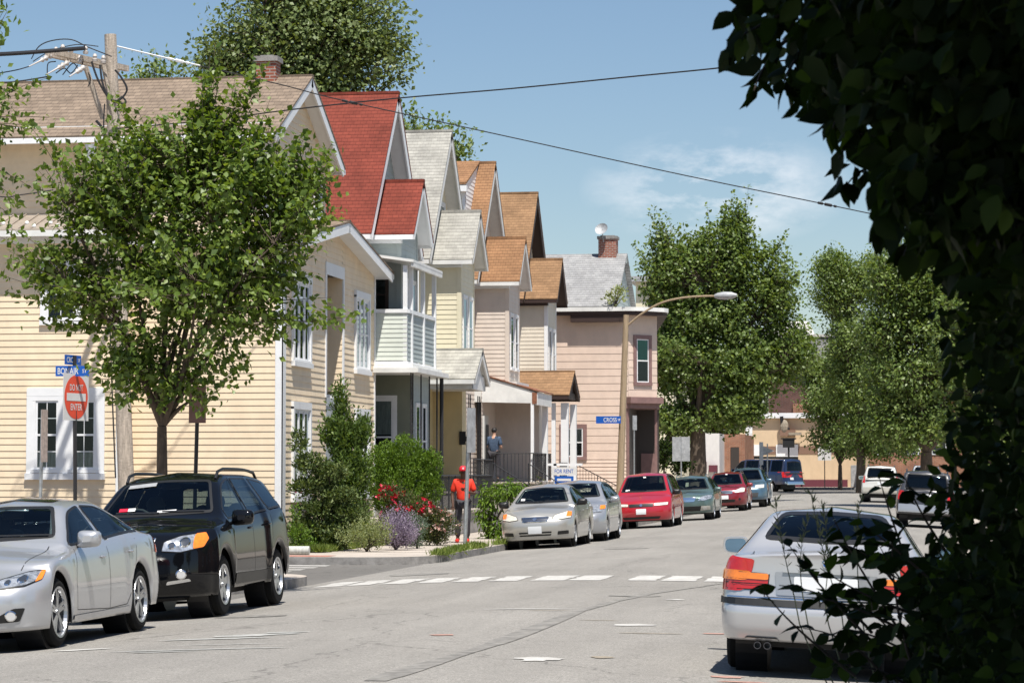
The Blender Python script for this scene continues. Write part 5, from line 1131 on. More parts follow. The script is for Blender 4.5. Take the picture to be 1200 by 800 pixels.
    it.build('rear_seat', M[sp.get('intm', 'interior2')], root, world=False, smooth=True); it = MB()
    yd = L / 2 - uc - .15; it.prism([(-Wd * .84, yd, zf + .2), (-Wd * .84, yd - .55, zf + .2), (-Wd * .82, yd - .5, hb - .04), (-Wd * .84, yd + .1, min(hb, zt(uc)) - .05)], (Wd * 1.68, 0, 0))
    if sp.get('shelf', True): ys = L / 2 - ub; it.box(-Wd * .8, Wd * .8, ys - .02, ys + .5, hb - .06, hb - .03)
    it.build('dashboard', M['interior'], root, world=False); it = MB()
    it.tube([(.40 + .18 * math.cos(a), yd - .62 + .05 * math.sin(a), hb + .02 + .16 * math.sin(a)) for a in [i * math.pi / 8 for i in range(17)]], .014, 6)
    it.build('steering_wheel', M['interior'], root, world=False, smooth=True)
    mi = MB(); zmi = Hh - .17; ymi = L / 2 - (ut + .02); mi.box(-.12, .12, ymi - .02, ymi, zmi - .035, zmi + .035); mi.build('inside_mirror', M['interior2'], root, world=False, bevel=.01)
    # underbody + wells
    ub_ = MB(); ub_.box(-Wd * .62, Wd * .62, -L / 2 + .75, L / 2 - .35, .21, .52); ub_.box(-Wd * .9, Wd * .9, L / 2 - ur + Rw + .02, L / 2 - uf - Rw - .02, sill + .01, .34)
    for a in (uf, ur):
        for sx in (-1, 1): ub_.lathe([(0, -.1), (Rw - .004, -.1), (Rw - .004, .17), (0, .17)], (sx * (Wd - .28), L / 2 - a, r), (sx, 0, 0), 28)
    ub_.build('underbody', M['black'], root, world=False)
    # wheels
    nsp = sp.get('spokes', 5); rw_ = sp.get('tw', .205)
    for a in (uf, ur):
        for sx in (-1, 1):
            xo = sx * (Wd - .03 + fender * .6); c = Vector((xo, L / 2 - a, r)); A = (sx, 0, 0); rr = r * sp.get('rimf', .70)
            w_ = MB(); w_.lathe([(rr - .03, -rw_ + .01), (r - .03, -rw_), (r - .004, -rw_ + .03), (r, -rw_ * .5), (r - .004, -.03), (r - .03, -.004), (rr + .02, .004), (rr, -.004), (rr, -.03)], c, A, 40); wh = w_.build('wheel', M['rubber'], root, world=False, smooth=True)
            rm = MB(); rm.lathe([(rr + .002, -.002), (rr, .004), (rr - .018, .002), (rr - .03, -.03), (rr - .03, -.09)], c, A, 40, 0); rm.lathe([(rr - .02, -.085), (0, -.085)], c, A, 32, 1); rm.lathe([(.035, -.07), (.032, -.012), (.0, -.008)], c, A, 16, 0)
            for k in range(nsp):
                for dd in ((-.13, .13) if sp.get('twin') else (0,)):
                    q = 2 * math.pi * k / nsp + dd * (1 if sp.get('twin') else 0) + .3; w0 = .022 if sp.get('twin') else sp.get('spw', .045)
                    e = Vector((0, math.cos(q), math.sin(q))); t = Vector((0, -math.sin(q), math.cos(q))); ax = Vector((sx, 0, 0))
                    pts = [c + e * .02 + t * w0 * .9 - ax * .02, c + e * .02 - t * w0 * .9 - ax * .02, c + e * (rr - .01) - t * w0 * .55 - ax * .012, c + e * (rr - .01) + t * w0 * .55 - ax * .012]
                    rm.prism(pts, ax * (-.03), 0); 
            ri = rm.build('rim', [M[sp.get('rim', 'alloy')], M['alloyd']], wh, world=False)
    # seams
    se = MB()
    for vw in ('L', 'R'):
        for s_ in sp.get('seams', []): line(se, vw, s_, .008, .0022)
    for vw, s_ in sp.get('lines', []): line(se, vw, s_, .008, .0022)
    if se.v: se.build('panel_gap', M['black'], root, world=False)
    for hd in sp.get('handles', []):
        for sx, vw in ((-1, 'L'), (1, 'R')):
            q = cast(hd, vw, .012); hb_ = MB(); hb_.ell(q, (.016, .085, .016), 10, 6); hb_.build('door_handle', M[sp.get('handlem', sp['paint'])], root, world=False, smooth=True)
    # mirrors
    mu, mz, ms = sp.get('mirror', (uc + .42, zbm + .09, 1.0))
    for sx, vw in ((-1, 'L'), (1, 'R')):
        q = cast((mu, mz - .06), vw, 0); m_ = MB(); c = q + Vector((sx * .15, .02, .05)); mw, mh = .125 * ms, .085 * ms
        ro = roundp([(-mw, -mh), (mw * .9, -mh * .9), (mw, mh * .8), (-mw * .9, mh)], .06, 3)
        for dy, sc in ((.0, .93), (.035, 1.0), (.075, .86), (.10, .5)): pass
        V = []; secs = [(-.02, .95), (.0, 1.0), (.05, .95), (.085, .72), (.1, .35)]
        for dy, sc in secs: V += [(c.x + sx * x_ * sc, c.y + dy, c.z + z_ * sc) for x_, z_ in ro]
        n = len(ro); m_.add(V, [(i * n + j, i * n + (j + 1) % n, (i + 1) * n + (j + 1) % n, (i + 1) * n + j) for i in range(len(secs) - 1) for j in range(n)] + [list(range(n)), list(range((len(secs) - 1) * n, len(secs) * n))[::-1]], 0)
        m_.tube([q - Vector((sx * .03, 0, .01)), c - Vector((sx * .04, -.03, .06))], .022, 8, 1)
        mo = m_.build('mirror', [M[sp.get('mirm', sp['paint'])], M['black']], root, world=False, smooth=True)
        g_ = MB(); g_.add([(c.x + sx * x_ * .82, c.y - .022, c.z + z_ * .8) for x_, z_ in ro], [list(range(n))]); g_.build('mirror_glass', M['mirror_glass'], mo, world=False)
    # outlines given in the spec, mirrored when they belong to one side
    for it_ in sp['patches']:
        nm, vw, poly, m = it_[:4]; kw = it_[4] if len(it_) > 4 else {}; kw = dict(kw); sym = kw.pop('sym', False); rnd = kw.pop('rnd', .015); 
        if rnd: poly = roundp(poly, rnd, 2)
        off_ = kw.pop('off', .005) + .004; patch(nm, vw, poly, m, off_, **kw)
        if sym:
            if vw in 'LR': patch(nm, 'R' if vw == 'L' else 'L', poly, m, off_, **kw)
            else: patch(nm, vw, [(-a, c) for a, c in poly], m, off_, **kw)
    for nm, vw, pts, w_, m, off in sp.get('bars', []):
        q = MB(); line(q, vw, pts, w_, off); q2 = q.build(nm, M[m], root, world=False)
    if sp.get('rails'):
        a, b_ = sp['rails']
        for sx in (-1, 1):
            q = MB(); y = lambda u: sx * (wr - .03); pth = [(y(a), L / 2 - a, rail(a) + .05)] + [(y(u), L / 2 - u, zt(u) + .055) for u in np.linspace(a + .12, b_ - .12, 8)] + [(y(b_), L / 2 - b_, rail(b_) + .05)]
            q.tube([(a_[0], a_[1], a_[2] - .045) for a_ in pth], .019, 8); q.build('roof_rail', M[sp.get('railm', 'black')], root, world=False, smooth=True)
    if sp.get('wiper', True):
        q = MB(); line(q, 'F', [(-.05, zt(uc) + .05), (.52, zt(uc) + .07)], .014, .02); line(q, 'F', [(-.60, zt(uc) + .05), (-.08, zt(uc) + .065)], .014, .02); q.build('wiper', M['black'], root, world=False)
    root['_len'] = L
    if '_len' in root: del root['_len']
    return root, cast, patch
M['mirror_glass'] = mat('mirror_glass', (.25, .42, .6), .02, 1.0)
M['p_silver'] = carpaint('silver_paint', (.50, .51, .53), .55, .3); M['p_black'] = mat('black_paint', (.004, .0045, .006), .06, 0, spec=.42)
M['p_silver2'] = carpaint('champagne_silver_paint', (.46, .45, .42), .5, .32); M['p_silver3'] = carpaint('cool_silver_paint', (.40, .41, .43), .5, .3)
M['p_red'] = carpaint('bright_red_paint', (.40, .014, .024), .1, .3); M['p_green'] = carpaint('grey_green_paint', (.095, .145, .135), .3, .3); M['p_dred'] = carpaint('dark_red_paint', (.22, .014, .02), .2, .3)
M['p_blue'] = carpaint('steel_blue_paint', (.075, .14, .20), .3, .3); M['p_navy'] = carpaint('navy_paint', (.012, .025, .075), .1, .3); M['p_white'] = carpaint('white_paint_car', (.62, .61, .58), .1, .35); M['p_grey'] = carpaint('dark_grey_paint', (.06, .06, .065), .3, .3); M['p_silver4'] = carpaint('bright_silver_paint', (.56, .56, .57), .5, .3)
M['grille'] = mat('grille_black', (.02, .02, .02), .4, .3); M['clad'] = mat('grey_cladding', (.05, .05, .052), .6); M['cladg'] = mat('silver_cladding', (.45, .43, .38), .5, .3)
M['badge_blue'] = mat('badge_blue', (.02, .12, .45), .3); M['badge_white'] = mat('badge_white', (.7, .7, .7), .3); M['redtext'] = mat('red_grille_emblem', (.75, .02, .05), .4)
def ellp(cx, cz, rx, rz_, n=18): return [(cx + rx * math.cos(2 * math.pi * i / n), cz + rz_ * math.sin(2 * math.pi * i / n)) for i in range(n)]
M['lampdark'] = mat('lamp_bowl', (.16, .17, .18), .1, .8, coat=1)
PI = math.pi
def side_y(px_side, Xside, W): return Xside - W / 2
# ---- silver sports sedan, left foreground
LEX = dict(L=4.58, W=1.80, H=1.425, r=.325, uf=.84, ur=3.57, wr=.545, paint='p_silver', sill=.20, fbot=.19, rbot=.25, spokes=5, twin=True, rimf=.74, zmid=.56, flare=.012, hoody=.70, hcrown=.07,
    top=[(0, .70), (.05, .755), (.22, .80), (.7, .885), (1.22, .985), (1.55, 1.14), (2.05, 1.375), (2.5, 1.425), (2.95, 1.415), (3.5, 1.27), (3.95, 1.10), (4.2, 1.07), (4.45, 1.04), (4.58, .93)],
    belt=[(0, .66), (.5, .78), (1.2, .88), (2.5, .935), (3.6, .985), (4.3, .98), (4.58, .9)], glass=(1.45, 3.62), wins=[(1.42, 2.42, 0, -.05), (2.52, 3.42, -.12, -.30), (3.40, 3.72, -.25, -.35)], ws=(1.22, 2.05), rw=(2.98, 3.92), seat=2.45, rseat=3.25,
    flean=[(.1, .10), (.25, .02), (.45, 0), (.55, .03), (.62, .10), (.75, .26), (1.0, .3)],
    patches=[('headlight', 'F', [(.36, .595), (.52, .57), (.74, .59), (.845, .645), (.845, .735), (.70, .725), (.50, .665)], 'lamp', dict(sym=True, ring=.012, ringm='black')),
             ('turn_signal', 'F', [(.80, .625), (.84, .645), (.845, .73), (.81, .72)], 'amber', dict(sym=True, off=.008, rnd=.005)),
             ('headlight_reflector', 'F', ellp(.70, .655, .042, .036), 'lampdark', dict(sym=True, rnd=0, off=.012, ring=.01, ringm='chrome')), ('headlight_reflector', 'F', ellp(.585, .63, .03, .026), 'lampdark', dict(sym=True, rnd=0, off=.012, ring=.008, ringm='chrome')),
             ('fog_lamp', 'F', ellp(.63, .335, .05, .05), 'whitelens', dict(sym=True, rnd=0, ring=.01, ringm='chrome', off=.02)),
             ('fog_recess', 'F', [(.30, .265), (.70, .28), (.75, .40), (.66, .40), (.50, .325)], 'grille', dict(sym=True)),
             ('grille', 'F', [(-.30, .655), (.30, .655), (.22, .50), (-.22, .50)], 'grille', dict(ring=.02, ringm='chrome')), ('lower_grille', 'F', [(-.34, .44), (.34, .44), (.24, .29), (-.24, .29)], 'grille', {}),
             ('number_plate', 'F', [(-.20, .50), (.20, .50), (.20, .40), (-.20, .40)], 'plate', dict(off=.02)), ('sunroof', 'T', [(-.40, 2.2), (.40, 2.2), (.42, 2.62), (-.42, 2.62)], 'glassblk', dict(rnd=.05)),
             ('tail_light', 'L', [(4.12, .80), (4.45, .78), (4.45, .93), (4.2, .95)], 'redlens', dict(sym=True)), ('tail_light', 'B', [(.45, .78), (.82, .80), (.80, .93), (.5, .92)], 'redlens', dict(sym=True))],
    seams=[[(1.38, .32), (1.36, .60), (1.46, .905)], [(2.46, .28), (2.48, .90)], [(3.32, .62), (3.40, .80), (3.44, .96)], [(2.46, .285), (3.05, .30), (3.20, .45), (3.32, .62)], [(1.38, .32), (2.46, .285)]],
    lines=[('T', [(-.62, .50), (-.66, 1.25)]), ('T', [(.62, .50), (.66, 1.25)])], bars=[('sill_trim', v, [(1.25, .245), (3.15, .255)], .05, 'p_silver', .012) for v in 'LR'],
    handles=[(2.26, .80), (3.20, .83)], mirror=(1.62, 1.0, 1.05))
M['glassblk'] = mat('dark_glass_panel', (.01, .01, .012), .05, coat=1)
XL = -8.45
def place(sp, label, cat, wheelX, frontaxleY, group, facing=-1, name='parked_car', z=None, dx=0):
    """facing -1: nose towards the camera; wheelX is the street side"""
    if facing < 0: return build_car(sp, label, cat, wheelX - sp['W'] / 2, frontaxleY + sp['L'] / 2 - sp['uf'], PI, group, name, z)
    return build_car(sp, label, cat, wheelX + sp['W'] / 2, frontaxleY - sp['L'] / 2 + sp['uf'], 0, group, name, z)
GL = 'cars parked along the left kerb'
place(LEX, 'silver sports sedan cut off by the left edge, nearest car of the left row', 'car', -8.42, 25.2, GL)[0].scale = (1, 1, 1.05)
# ---- black compact SUV
RAV = dict(L=4.60, W=1.855, H=1.69, r=.355, uf=.90, ur=3.56, wr=.60, paint='p_black', sill=.30, fbot=.25, rbot=.36, spokes=5, rimf=.66, spw=.055, zmid=.68, flare=.04, gap=.05, hcrown=.05, hoody=.74, gl='glass', glr='glassd',
    top=[(0, .92), (.04, .985), (.15, 1.03), (.5, 1.075), (1.05, 1.13), (1.2, 1.18), (1.6, 1.43), (1.95, 1.62), (2.4, 1.69), (3.2, 1.685), (4.05, 1.62), (4.35, 1.40), (4.5, 1.12), (4.6, .95)],
    belt=[(0, .88), (.5, 1.0), (1.2, 1.05), (2.6, 1.10), (4.0, 1.17), (4.45, 1.10), (4.6, .93)], glass=(1.4, 4.2), wins=[(1.42, 2.36, 0, -.08), (2.46, 3.22, -.08, -.18), (3.33, 4.02, -.2, -.45)], ws=(1.12, 1.97), rw=(4.1, 4.42), seat=2.35, rseat=3.3,
    rwpoly=[(-.58, 1.18), (.58, 1.18), (.50, 1.52), (-.50, 1.52)], flean=[(.2, .14), (.35, .05), (.5, 0), (.75, .02), (.9, .09), (1.05, .2)], rails=(2.0, 4.0),
    patches=[('headlight', 'F', [(.40, .77), (.62, .75), (.84, .79), (.885, .89), (.84, .965), (.60, .94), (.42, .88)], 'lamp', dict(sym=True, ring=.01, ringm='black')),
             ('turn_signal', 'F', [(.745, .785), (.84, .80), (.875, .89), (.84, .955), (.745, .945)], 'amber', dict(sym=True, off=.011)),
             ('headlight_reflector', 'F', ellp(.66, .86, .06, .055), 'lampdark', dict(sym=True, rnd=0, off=.012, ring=.014, ringm='chrome')), ('headlight_reflector', 'F', ellp(.52, .83, .045, .04), 'lampdark', dict(sym=True, rnd=0, off=.012, ring=.012, ringm='chrome')),
             ('fog_lamp', 'F', ellp(.62, .51, .06, .055), 'whitelens', dict(sym=True, rnd=0, ring=.012, ringm='chrome', off=.012)), ('bumper_trim', 'F', [(.44, .40), (.72, .43), (.70, .46), (.46, .44)], 'chrome', dict(sym=True)),
             ('grille', 'F', [(-.33, .93), (.33, .93), (.27, .76), (-.27, .76)], 'grille', dict(ring=.022, ringm='chrome')), ('lower_grille', 'F', [(-.34, .62), (.34, .62), (.40, .40), (-.40, .40)], 'grille', {}),
             ('bonnet_scoop', 'F', [(-.22, 1.01), (.22, 1.01), (.18, .985), (-.18, .985)], 'chrome', {}),
             ('front_badge', 'F', [(-.16, .82), (.16, .82), (.16, .86), (-.16, .86)], 'redtext', dict(off=.03)), ('number_plate', 'F', [(-.17, .60), (.17, .60), (.17, .51), (-.17, .51)], 'black', dict(off=.012)),
             ('tail_light', 'L', [(4.22, 1.0), (4.42, .98), (4.42, 1.28), (4.24, 1.22)], 'redlens', dict(sym=True)), ('tail_light', 'B', [(.68, .98), (.84, .98), (.80, 1.28), (.70, 1.28)], 'redlens', dict(sym=True)),
             ('window_sticker', 'F', [(.38, 1.235), (.49, 1.235), (.49, 1.27), (.38, 1.27)], 'redtext', dict(off=.012, rnd=0)), ('window_sticker', 'F', [(.28, 1.235), (.375, 1.235), (.375, 1.27), (.28, 1.27)], 'badge_white', dict(off=.012, rnd=0)),
             ('window_sticker', 'F', [(-.25, 1.205), (-.02, 1.20), (-.02, 1.225), (-.25, 1.23)], 'badge_white', dict(off=.012, rnd=0)), ('window_sticker', 'F', [(.12, 1.56), (.48, 1.54), (.48, 1.50), (.12, 1.52)], 'steelmatt', dict(off=.012, rnd=0))],
    seams=[[(1.36, .42), (1.36, 1.02)], [(2.42, .38), (2.42, 1.09)], [(3.10, .60), (3.24, .85), (3.30, 1.13)], [(2.42, .40), (2.98, .42), (3.10, .60)]],
    lines=[], bars=[('lower_cladding', v, [(1.34, .40), (3.12, .40)], .12, 'grille', .014) for v in 'LR'] + [('grille_bar', 'F', [(-.3, z_), (.3, z_)], .014, 'chrome', .016) for z_ in (.80, .89)],
    handles=[(2.28, .98), (3.12, 1.01)], mirror=(1.55, 1.12, 1.15))
place(RAV, 'glossy black compact SUV with roof rails and amber turn signals parked under the street tree', 'car', -8.31, 30.95, GL)[0].scale = (1, 1, 1.045)
# ---- silver sedan seen from behind at the right
BMW = dict(L=4.47, W=1.74, H=1.40, r=.315, uf=.75, ur=3.47, wr=.535, paint='p_silver4', sill=.2, fbot=.2, rbot=.30, spokes=5, rimf=.68, zmid=.54, hoody=.74, rplan=(.80, .30), rcurve=.10, gl='glass', glr='glassd', hcrown=.02,
    top=[(0, .62), (.06, .70), (.3, .80), (1.25, .96), (1.6, 1.13), (2.05, 1.34), (2.5, 1.40), (2.95, 1.395), (3.4, 1.26), (3.78, 1.08), (3.95, 1.045), (4.25, 1.045), (4.43, 1.05), (4.47, 1.03)],
    belt=[(0, .6), (.5, .76), (1.2, .89), (2.5, .93), (3.7, .955), (4.3, .975), (4.47, .975)], glass=(1.45, 3.5), wins=[(1.45, 2.42, 0, 0), (2.5, 3.25, 0, -.2), (3.25, 3.5, -.2, -.3)], ws=(1.25, 2.05), rw=(2.95, 3.80), seat=2.4, rseat=3.15,
    rlean=[(.1, .16), (.3, .06), (.42, .01), (.55, 0), (.60, .03), (.75, .06), (.98, .07), (1.05, .05)],
    patches=[('tail_light', 'B', [(.47, .715), (.82, .71), (.825, .81), (.80, .865), (.46, .855)], 'redlens', dict(sym=True, ring=.008, ringm='black')), ('tail_light', 'B', [(.64, .865), (.795, .865), (.775, .955), (.66, .955)], 'redlens', dict(sym=True, off=.007)),
             ('turn_signal', 'B', [(.47, .80), (.815, .805), (.80, .855), (.47, .85)], 'amber', dict(sym=True, off=.011)), 
             ('tail_light', 'L', [(4.16, .70), (4.36, .70), (4.36, .97), (4.22, .98)], 'redlens', dict(sym=True)), ('turn_signal', 'L', [(4.15, .79), (4.36, .79), (4.36, .87), (4.16, .87)], 'amber', dict(sym=True, off=.01)),
             ('rear_badge', 'B', ellp(0, .955, .038, .038), 'badge_white', dict(rnd=0, ring=.008, ringm='chrome')), ('rear_badge', 'B', [(0, .955), (.03, .955), (.021, .976), (0, .985)], 'badge_blue', dict(rnd=0, off=.009)), ('rear_badge', 'B', [(0, .955), (-.03, .955), (-.021, .934), (0, .925)], 'badge_blue', dict(rnd=0, off=.009)),
             ('number_plate', 'B', [(-.26, .72), (.26, .72), (.26, .84), (-.26, .84)], 'plate', dict(off=.01)), ('plate_recess', 'B', [(-.40, .68), (.40, .68), (.42, .87), (-.42, .87)], 'p_silver3', dict(off=.004)),
             ('trunk_handle', 'B', [(-.36, .87), (.36, .87), (.34, .90), (-.34, .90)], 'p_silver4', dict(th=.02, off=.02)), ('headlight', 'F', [(.4, .60), (.8, .62), (.78, .72), (.42, .70)], 'lamp', dict(sym=True)),
             ('exhaust_recess', 'B', [(-.66, .29), (-.36, .29), (-.38, .335), (-.64, .335)], 'black', {})],
    bars=[('lamp_rib', 'B', [(x0_, .765), (x0_ + sg_ * .36, .765)], .008, 'black', .016) for x0_, sg_ in ((.46, 1), (-.46, -1))] + [('bumper_strip', 'B', [(-.80, .615), (-.4, .613), (.4, .613), (.80, .615)], .055, 'black', .012), ('bumper_strip', 'L', [(3.95, .615), (4.4, .615)], .05, 'black', .01), ('bumper_strip', 'R', [(3.95, .615), (4.4, .615)], .05, 'black', .01), ('bumper_chrome', 'B', [(-.80, .65), (.80, .65)], .012, 'chrome', .014)],
    lines=[('B', [(-.50, .70), (-.50, .66), (.50, .66), (.50, .70)]), ('T', [(-.63, 3.85), (-.63, 4.3)]), ('T', [(.63, 3.85), (.63, 4.3)])],
    seams=[[(1.36, .3), (1.4, .9)], [(2.46, .28), (2.46, .92)], [(3.2, .55), (3.35, .94)]], handles=[(2.3, .80), (3.15, .82)], mirror=(1.6, 1.0, 1.0), wiper=False)
BX = -1.73 + .87
root, cast, patch = build_car(BMW, 'silver sedan seen from behind, parked on the right behind the leafy twigs', 'car', BX, 22.85 + 3.47 - 2.235, 0, 'cars parked along the right kerb')
q = MB()
for x in (-.54, -.46): q.lathe([(.030, 0), (.030, -.14), (.025, -.14), (.025, -.01), (0, -.01)], (x, -2.235 + .20, .262), (0, 1, 0), 14)
q.build('exhaust_pipe', M['alloyd'], root, world=False, smooth=True)
# ---- champagne silver sedan
COR = dict(L=4.53, W=1.70, H=1.48, r=.30, uf=.86, ur=3.46, wr=.53, paint='p_silver2', sill=.2, fbot=.2, rbot=.28, spokes=7, rimf=.66, rim='steelmatt', zmid=.56, handlem='p_silver2', hcrown=.05, hoody=.74,
    top=[(0, .76), (.06, .82), (.3, .88), (1.1, 1.0), (1.5, 1.2), (1.95, 1.42), (2.4, 1.48), (2.95, 1.45), (3.5, 1.27), (3.85, 1.10), (4.1, 1.08), (4.4, 1.04), (4.53, .95)], belt=[(0, .64), (.5, .8), (1.2, .92), (2.5, .965), (3.8, 1.0), (4.53, .92)],
    glass=(1.4, 3.5), wins=[(1.4, 2.35, 0, 0), (2.45, 3.2, 0, -.2), (3.2, 3.5, -.2, -.3)], ws=(1.1, 1.97), rw=(2.95, 3.8), seat=2.35, rseat=3.15,
    patches=[('headlight', 'F', [(.38, .66), (.60, .635), (.80, .665), (.80, .78), (.70, .83), (.44, .75)], 'lampold', dict(sym=True, ring=.01, ringm='black')), ('turn_signal', 'F', [(.69, .70), (.79, .70), (.795, .80), (.70, .81)], 'amber', dict(sym=True, off=.01)),
             ('grille', 'F', [(-.34, .72), (.34, .72), (.28, .60), (-.28, .60)], 'grille', dict(ring=.014, ringm='chrome', rnd=.05)), ('front_badge', 'F', ellp(0, .665, .05, .035), 'chrome', dict(rnd=0, off=.018)),
             ('number_plate', 'F', [(-.155, .51), (.155, .51), (.155, .35), (-.155, .35)], 'plate', dict(off=.02, rnd=.01)), ('lower_grille', 'F', [(-.38, .385), (.38, .385), (.36, .29), (-.36, .29)], 'grille', {}), ('fog_recess', 'F', [(.50, .30), (.74, .31), (.74, .39), (.52, .38)], 'grille', dict(sym=True)),
             ('tail_light', 'L', [(4.1, .8), (4.4, .8), (4.38, .96), (4.2, .97)], 'redlens', dict(sym=True)), ('window_sticker', 'F', [(.40, 1.09), (.50, 1.09), (.50, 1.14), (.40, 1.14)], 'badge_white', dict(off=.012, rnd=0))],
    bars=[('grille_bar', 'F', [(-.29, z_), (.29, z_)], .012, 'chrome', .014) for z_ in (.625, .652, .679, .703)] + [('side_strip', v, [(1.3, .52), (3.1, .54)], .05, 'p_silver2', .02) for v in 'LR'] + [('bumper_bar', 'F', [(-.37, .338), (.37, .338)], .018, 'p_silver2', .016)],
    seams=[[(1.3, .3), (1.34, .93)], [(2.4, .28), (2.4, .96)], [(3.15, .55), (3.3, .97)]], handles=[(2.25, .82), (3.05, .84)], mirror=(1.55, 1.03, 1.0), mirm='black')
place(COR, 'champagne silver sedan with white front plate parked by the signpost', 'car', -8.0, 60.9, GL)
MAT = dict(COR, L=4.35, H=1.55, W=1.75, paint='p_silver3', ur=3.44, wr=.56, spokes=5, rimf=.72, rim='alloy', top=[(0, .72), (.06, .80), (.3, .90), (1.0, 1.06), (1.4, 1.27), (1.85, 1.49), (2.4, 1.55), (3.3, 1.52), (3.9, 1.42), (4.2, 1.15), (4.35, .95)], belt=[(0, .7), (.5, .85), (1.2, .98), (2.5, 1.03), (3.8, 1.10), (4.35, .93)],
    glass=(1.3, 3.9), wins=[(1.3, 2.25, 0, 0), (2.35, 3.1, 0, 0), (3.2, 3.7, -.1, -.4)], ws=(1.02, 1.87), rw=(3.88, 4.18), mirm='p_silver3',
    patches=[('headlight', 'F', [(.42, .70), (.78, .72), (.80, .86), (.66, .90), (.46, .80)], 'lamp', dict(sym=True)), ('turn_signal', 'F', [(.72, .78), (.84, .80), (.83, .88), (.72, .88)], 'amber', dict(sym=True, off=.01)), ('grille', 'F', [(-.36, .75), (.36, .75), (.3, .62), (-.3, .62)], 'grille', {}), ('lower_grille', 'F', [(-.4, .42), (.4, .42), (.36, .28), (-.36, .28)], 'grille', {})], bars=[], seams=[[(1.2, .3), (1.24, 1.0)], [(2.3, .28), (2.3, 1.02)], [(3.1, .5), (3.25, 1.05)]])
place(MAT, 'grey-silver hatchback half hidden behind the champagne sedan', 'car', -7.85, 65.9, GL)
VAN = dict(L=4.94, W=1.87, H=1.74, r=.33, uf=.92, ur=3.77, wr=.64, paint='p_red', sill=.24, fbot=.24, rbot=.34, spokes=8, rimf=.66, rim='steelmatt', zmid=.62, gl='glassd', hcrown=.04, hoody=.76,
    top=[(0, .80), (.05, .86), (.2, .92), (.75, 1.03), (.98, 1.10), (1.45, 1.42), (1.85, 1.66), (2.3, 1.74), (3.5, 1.74), (4.5, 1.68), (4.75, 1.45), (4.88, 1.15), (4.94, .95)], belt=[(0, .74), (.5, .9), (1.0, 1.0), (2.5, 1.05), (4.6, 1.08), (4.94, .94)],
    glass=(1.2, 4.5), wins=[(1.22, 2.3, 0, 0), (2.42, 3.5, 0, 0), (3.6, 4.45, 0, -.25)], ws=(.98, 1.9), rw=(4.5, 4.82), seat=2.2, rseat=3.4, flean=[(.2, .1), (.35, .03), (.5, 0), (.65, .03), (.8, .1), (1.0, .25)],
    patches=[('headlight', 'F', [(.40, .68), (.82, .69), (.84, .79), (.40, .77)], 'lampold', dict(sym=True, ring=.01, ringm='black')), ('grille', 'F', [(-.38, .76), (.38, .76), (.38, .665), (-.38, .665)], 'grille', {}), ('front_badge', 'F', ellp(0, .71, .045, .04), 'chrome', dict(rnd=0, off=.018)),
             ('number_plate', 'F', [(-.155, .60), (.155, .60), (.155, .44), (-.155, .44)], 'plate', dict(off=.02, rnd=.01)), ('lower_grille', 'F', [(-.6, .36), (.6, .36), (.55, .28), (-.55, .28)], 'grille', {}), ('window_sticker', 'F', [(-.03, 1.56), (.05, 1.56), (.05, 1.60), (-.03, 1.60)], 'badge_white', dict(off=.012, rnd=0)), ('window_sticker', 'F', [(.45, 1.16), (.58, 1.16), (.58, 1.21), (.45, 1.21)], 'badge_white', dict(off=.012, rnd=0))],
    bars=[('side_strip', v, [(1.3, .58), (3.3, .58)], .06, 'p_red', .015) for v in 'LR'], seams=[[(1.3, .35), (1.25, 1.0)], [(2.36, .3), (2.36, 1.05)], [(3.55, .7), (3.55, 1.05)]], handles=[(2.2, .88)], mirror=(1.3, 1.10, 1.1), mirm='black')
place(VAN, 'bright red minivan with white front plate in front of the pink corner building', 'car', -7.87, 83.4, GL)
OUT = dict(RAV, L=4.78, W=1.82, H=1.61, uf=.95, ur=3.69, r=.335, paint='p_green', rimf=.7, flare=.01, wr=.56, gl='glass', glr='glass', top=[(0, .84), (.05, .90), (.2, .96), (1.1, 1.06), (1.6, 1.33), (2.0, 1.54), (2.5, 1.61), (3.9, 1.57), (4.4, 1.42), (4.65, 1.1), (4.78, .95)], belt=[(0, .74), (.5, .9), (1.2, 1.0), (2.6, 1.05), (4.2, 1.1), (4.78, .93)],
    glass=(1.4, 4.3), wins=[(1.42, 2.4, 0, 0), (2.5, 3.3, 0, 0), (3.4, 4.2, -.1, -.35)], rails=(2.0, 4.2), railm='p_green',
    patches=[('headlight', 'F', [(.38, .70), (.60, .69), (.84, .76), (.86, .86), (.72, .88), (.5, .82)], 'lamp', dict(sym=True)), ('grille', 'F', [(-.33, .82), (.33, .82), (.26, .66), (-.26, .66)], 'chrome', dict(rnd=.05)), ('fog_lamp', 'F', ellp(.62, .42, .06, .05), 'whitelens', dict(sym=True, rnd=0)), ('lower_grille', 'F', [(-.5, .5), (.5, .5), (.45, .33), (-.45, .33)], 'grille', {}), ('bumper_trim', 'F', [(.45, .34), (.8, .36), (.8, .50), (.5, .50)], 'cladg', dict(sym=True))],
    bars=[('lower_cladding', v, [(1.34, .36), (3.2, .36)], .14, 'cladg', .014) for v in 'LR'], mirror=(1.55, 1.08, 1.1))
OUT['rwpoly'] = [(-.52, 1.15), (.52, 1.15), (.45, 1.42), (-.45, 1.42)]
x, y = at(838, 95.5); place(OUT, 'grey-green station wagon with roof rails behind the red minivan', 'car', x, y, GL)
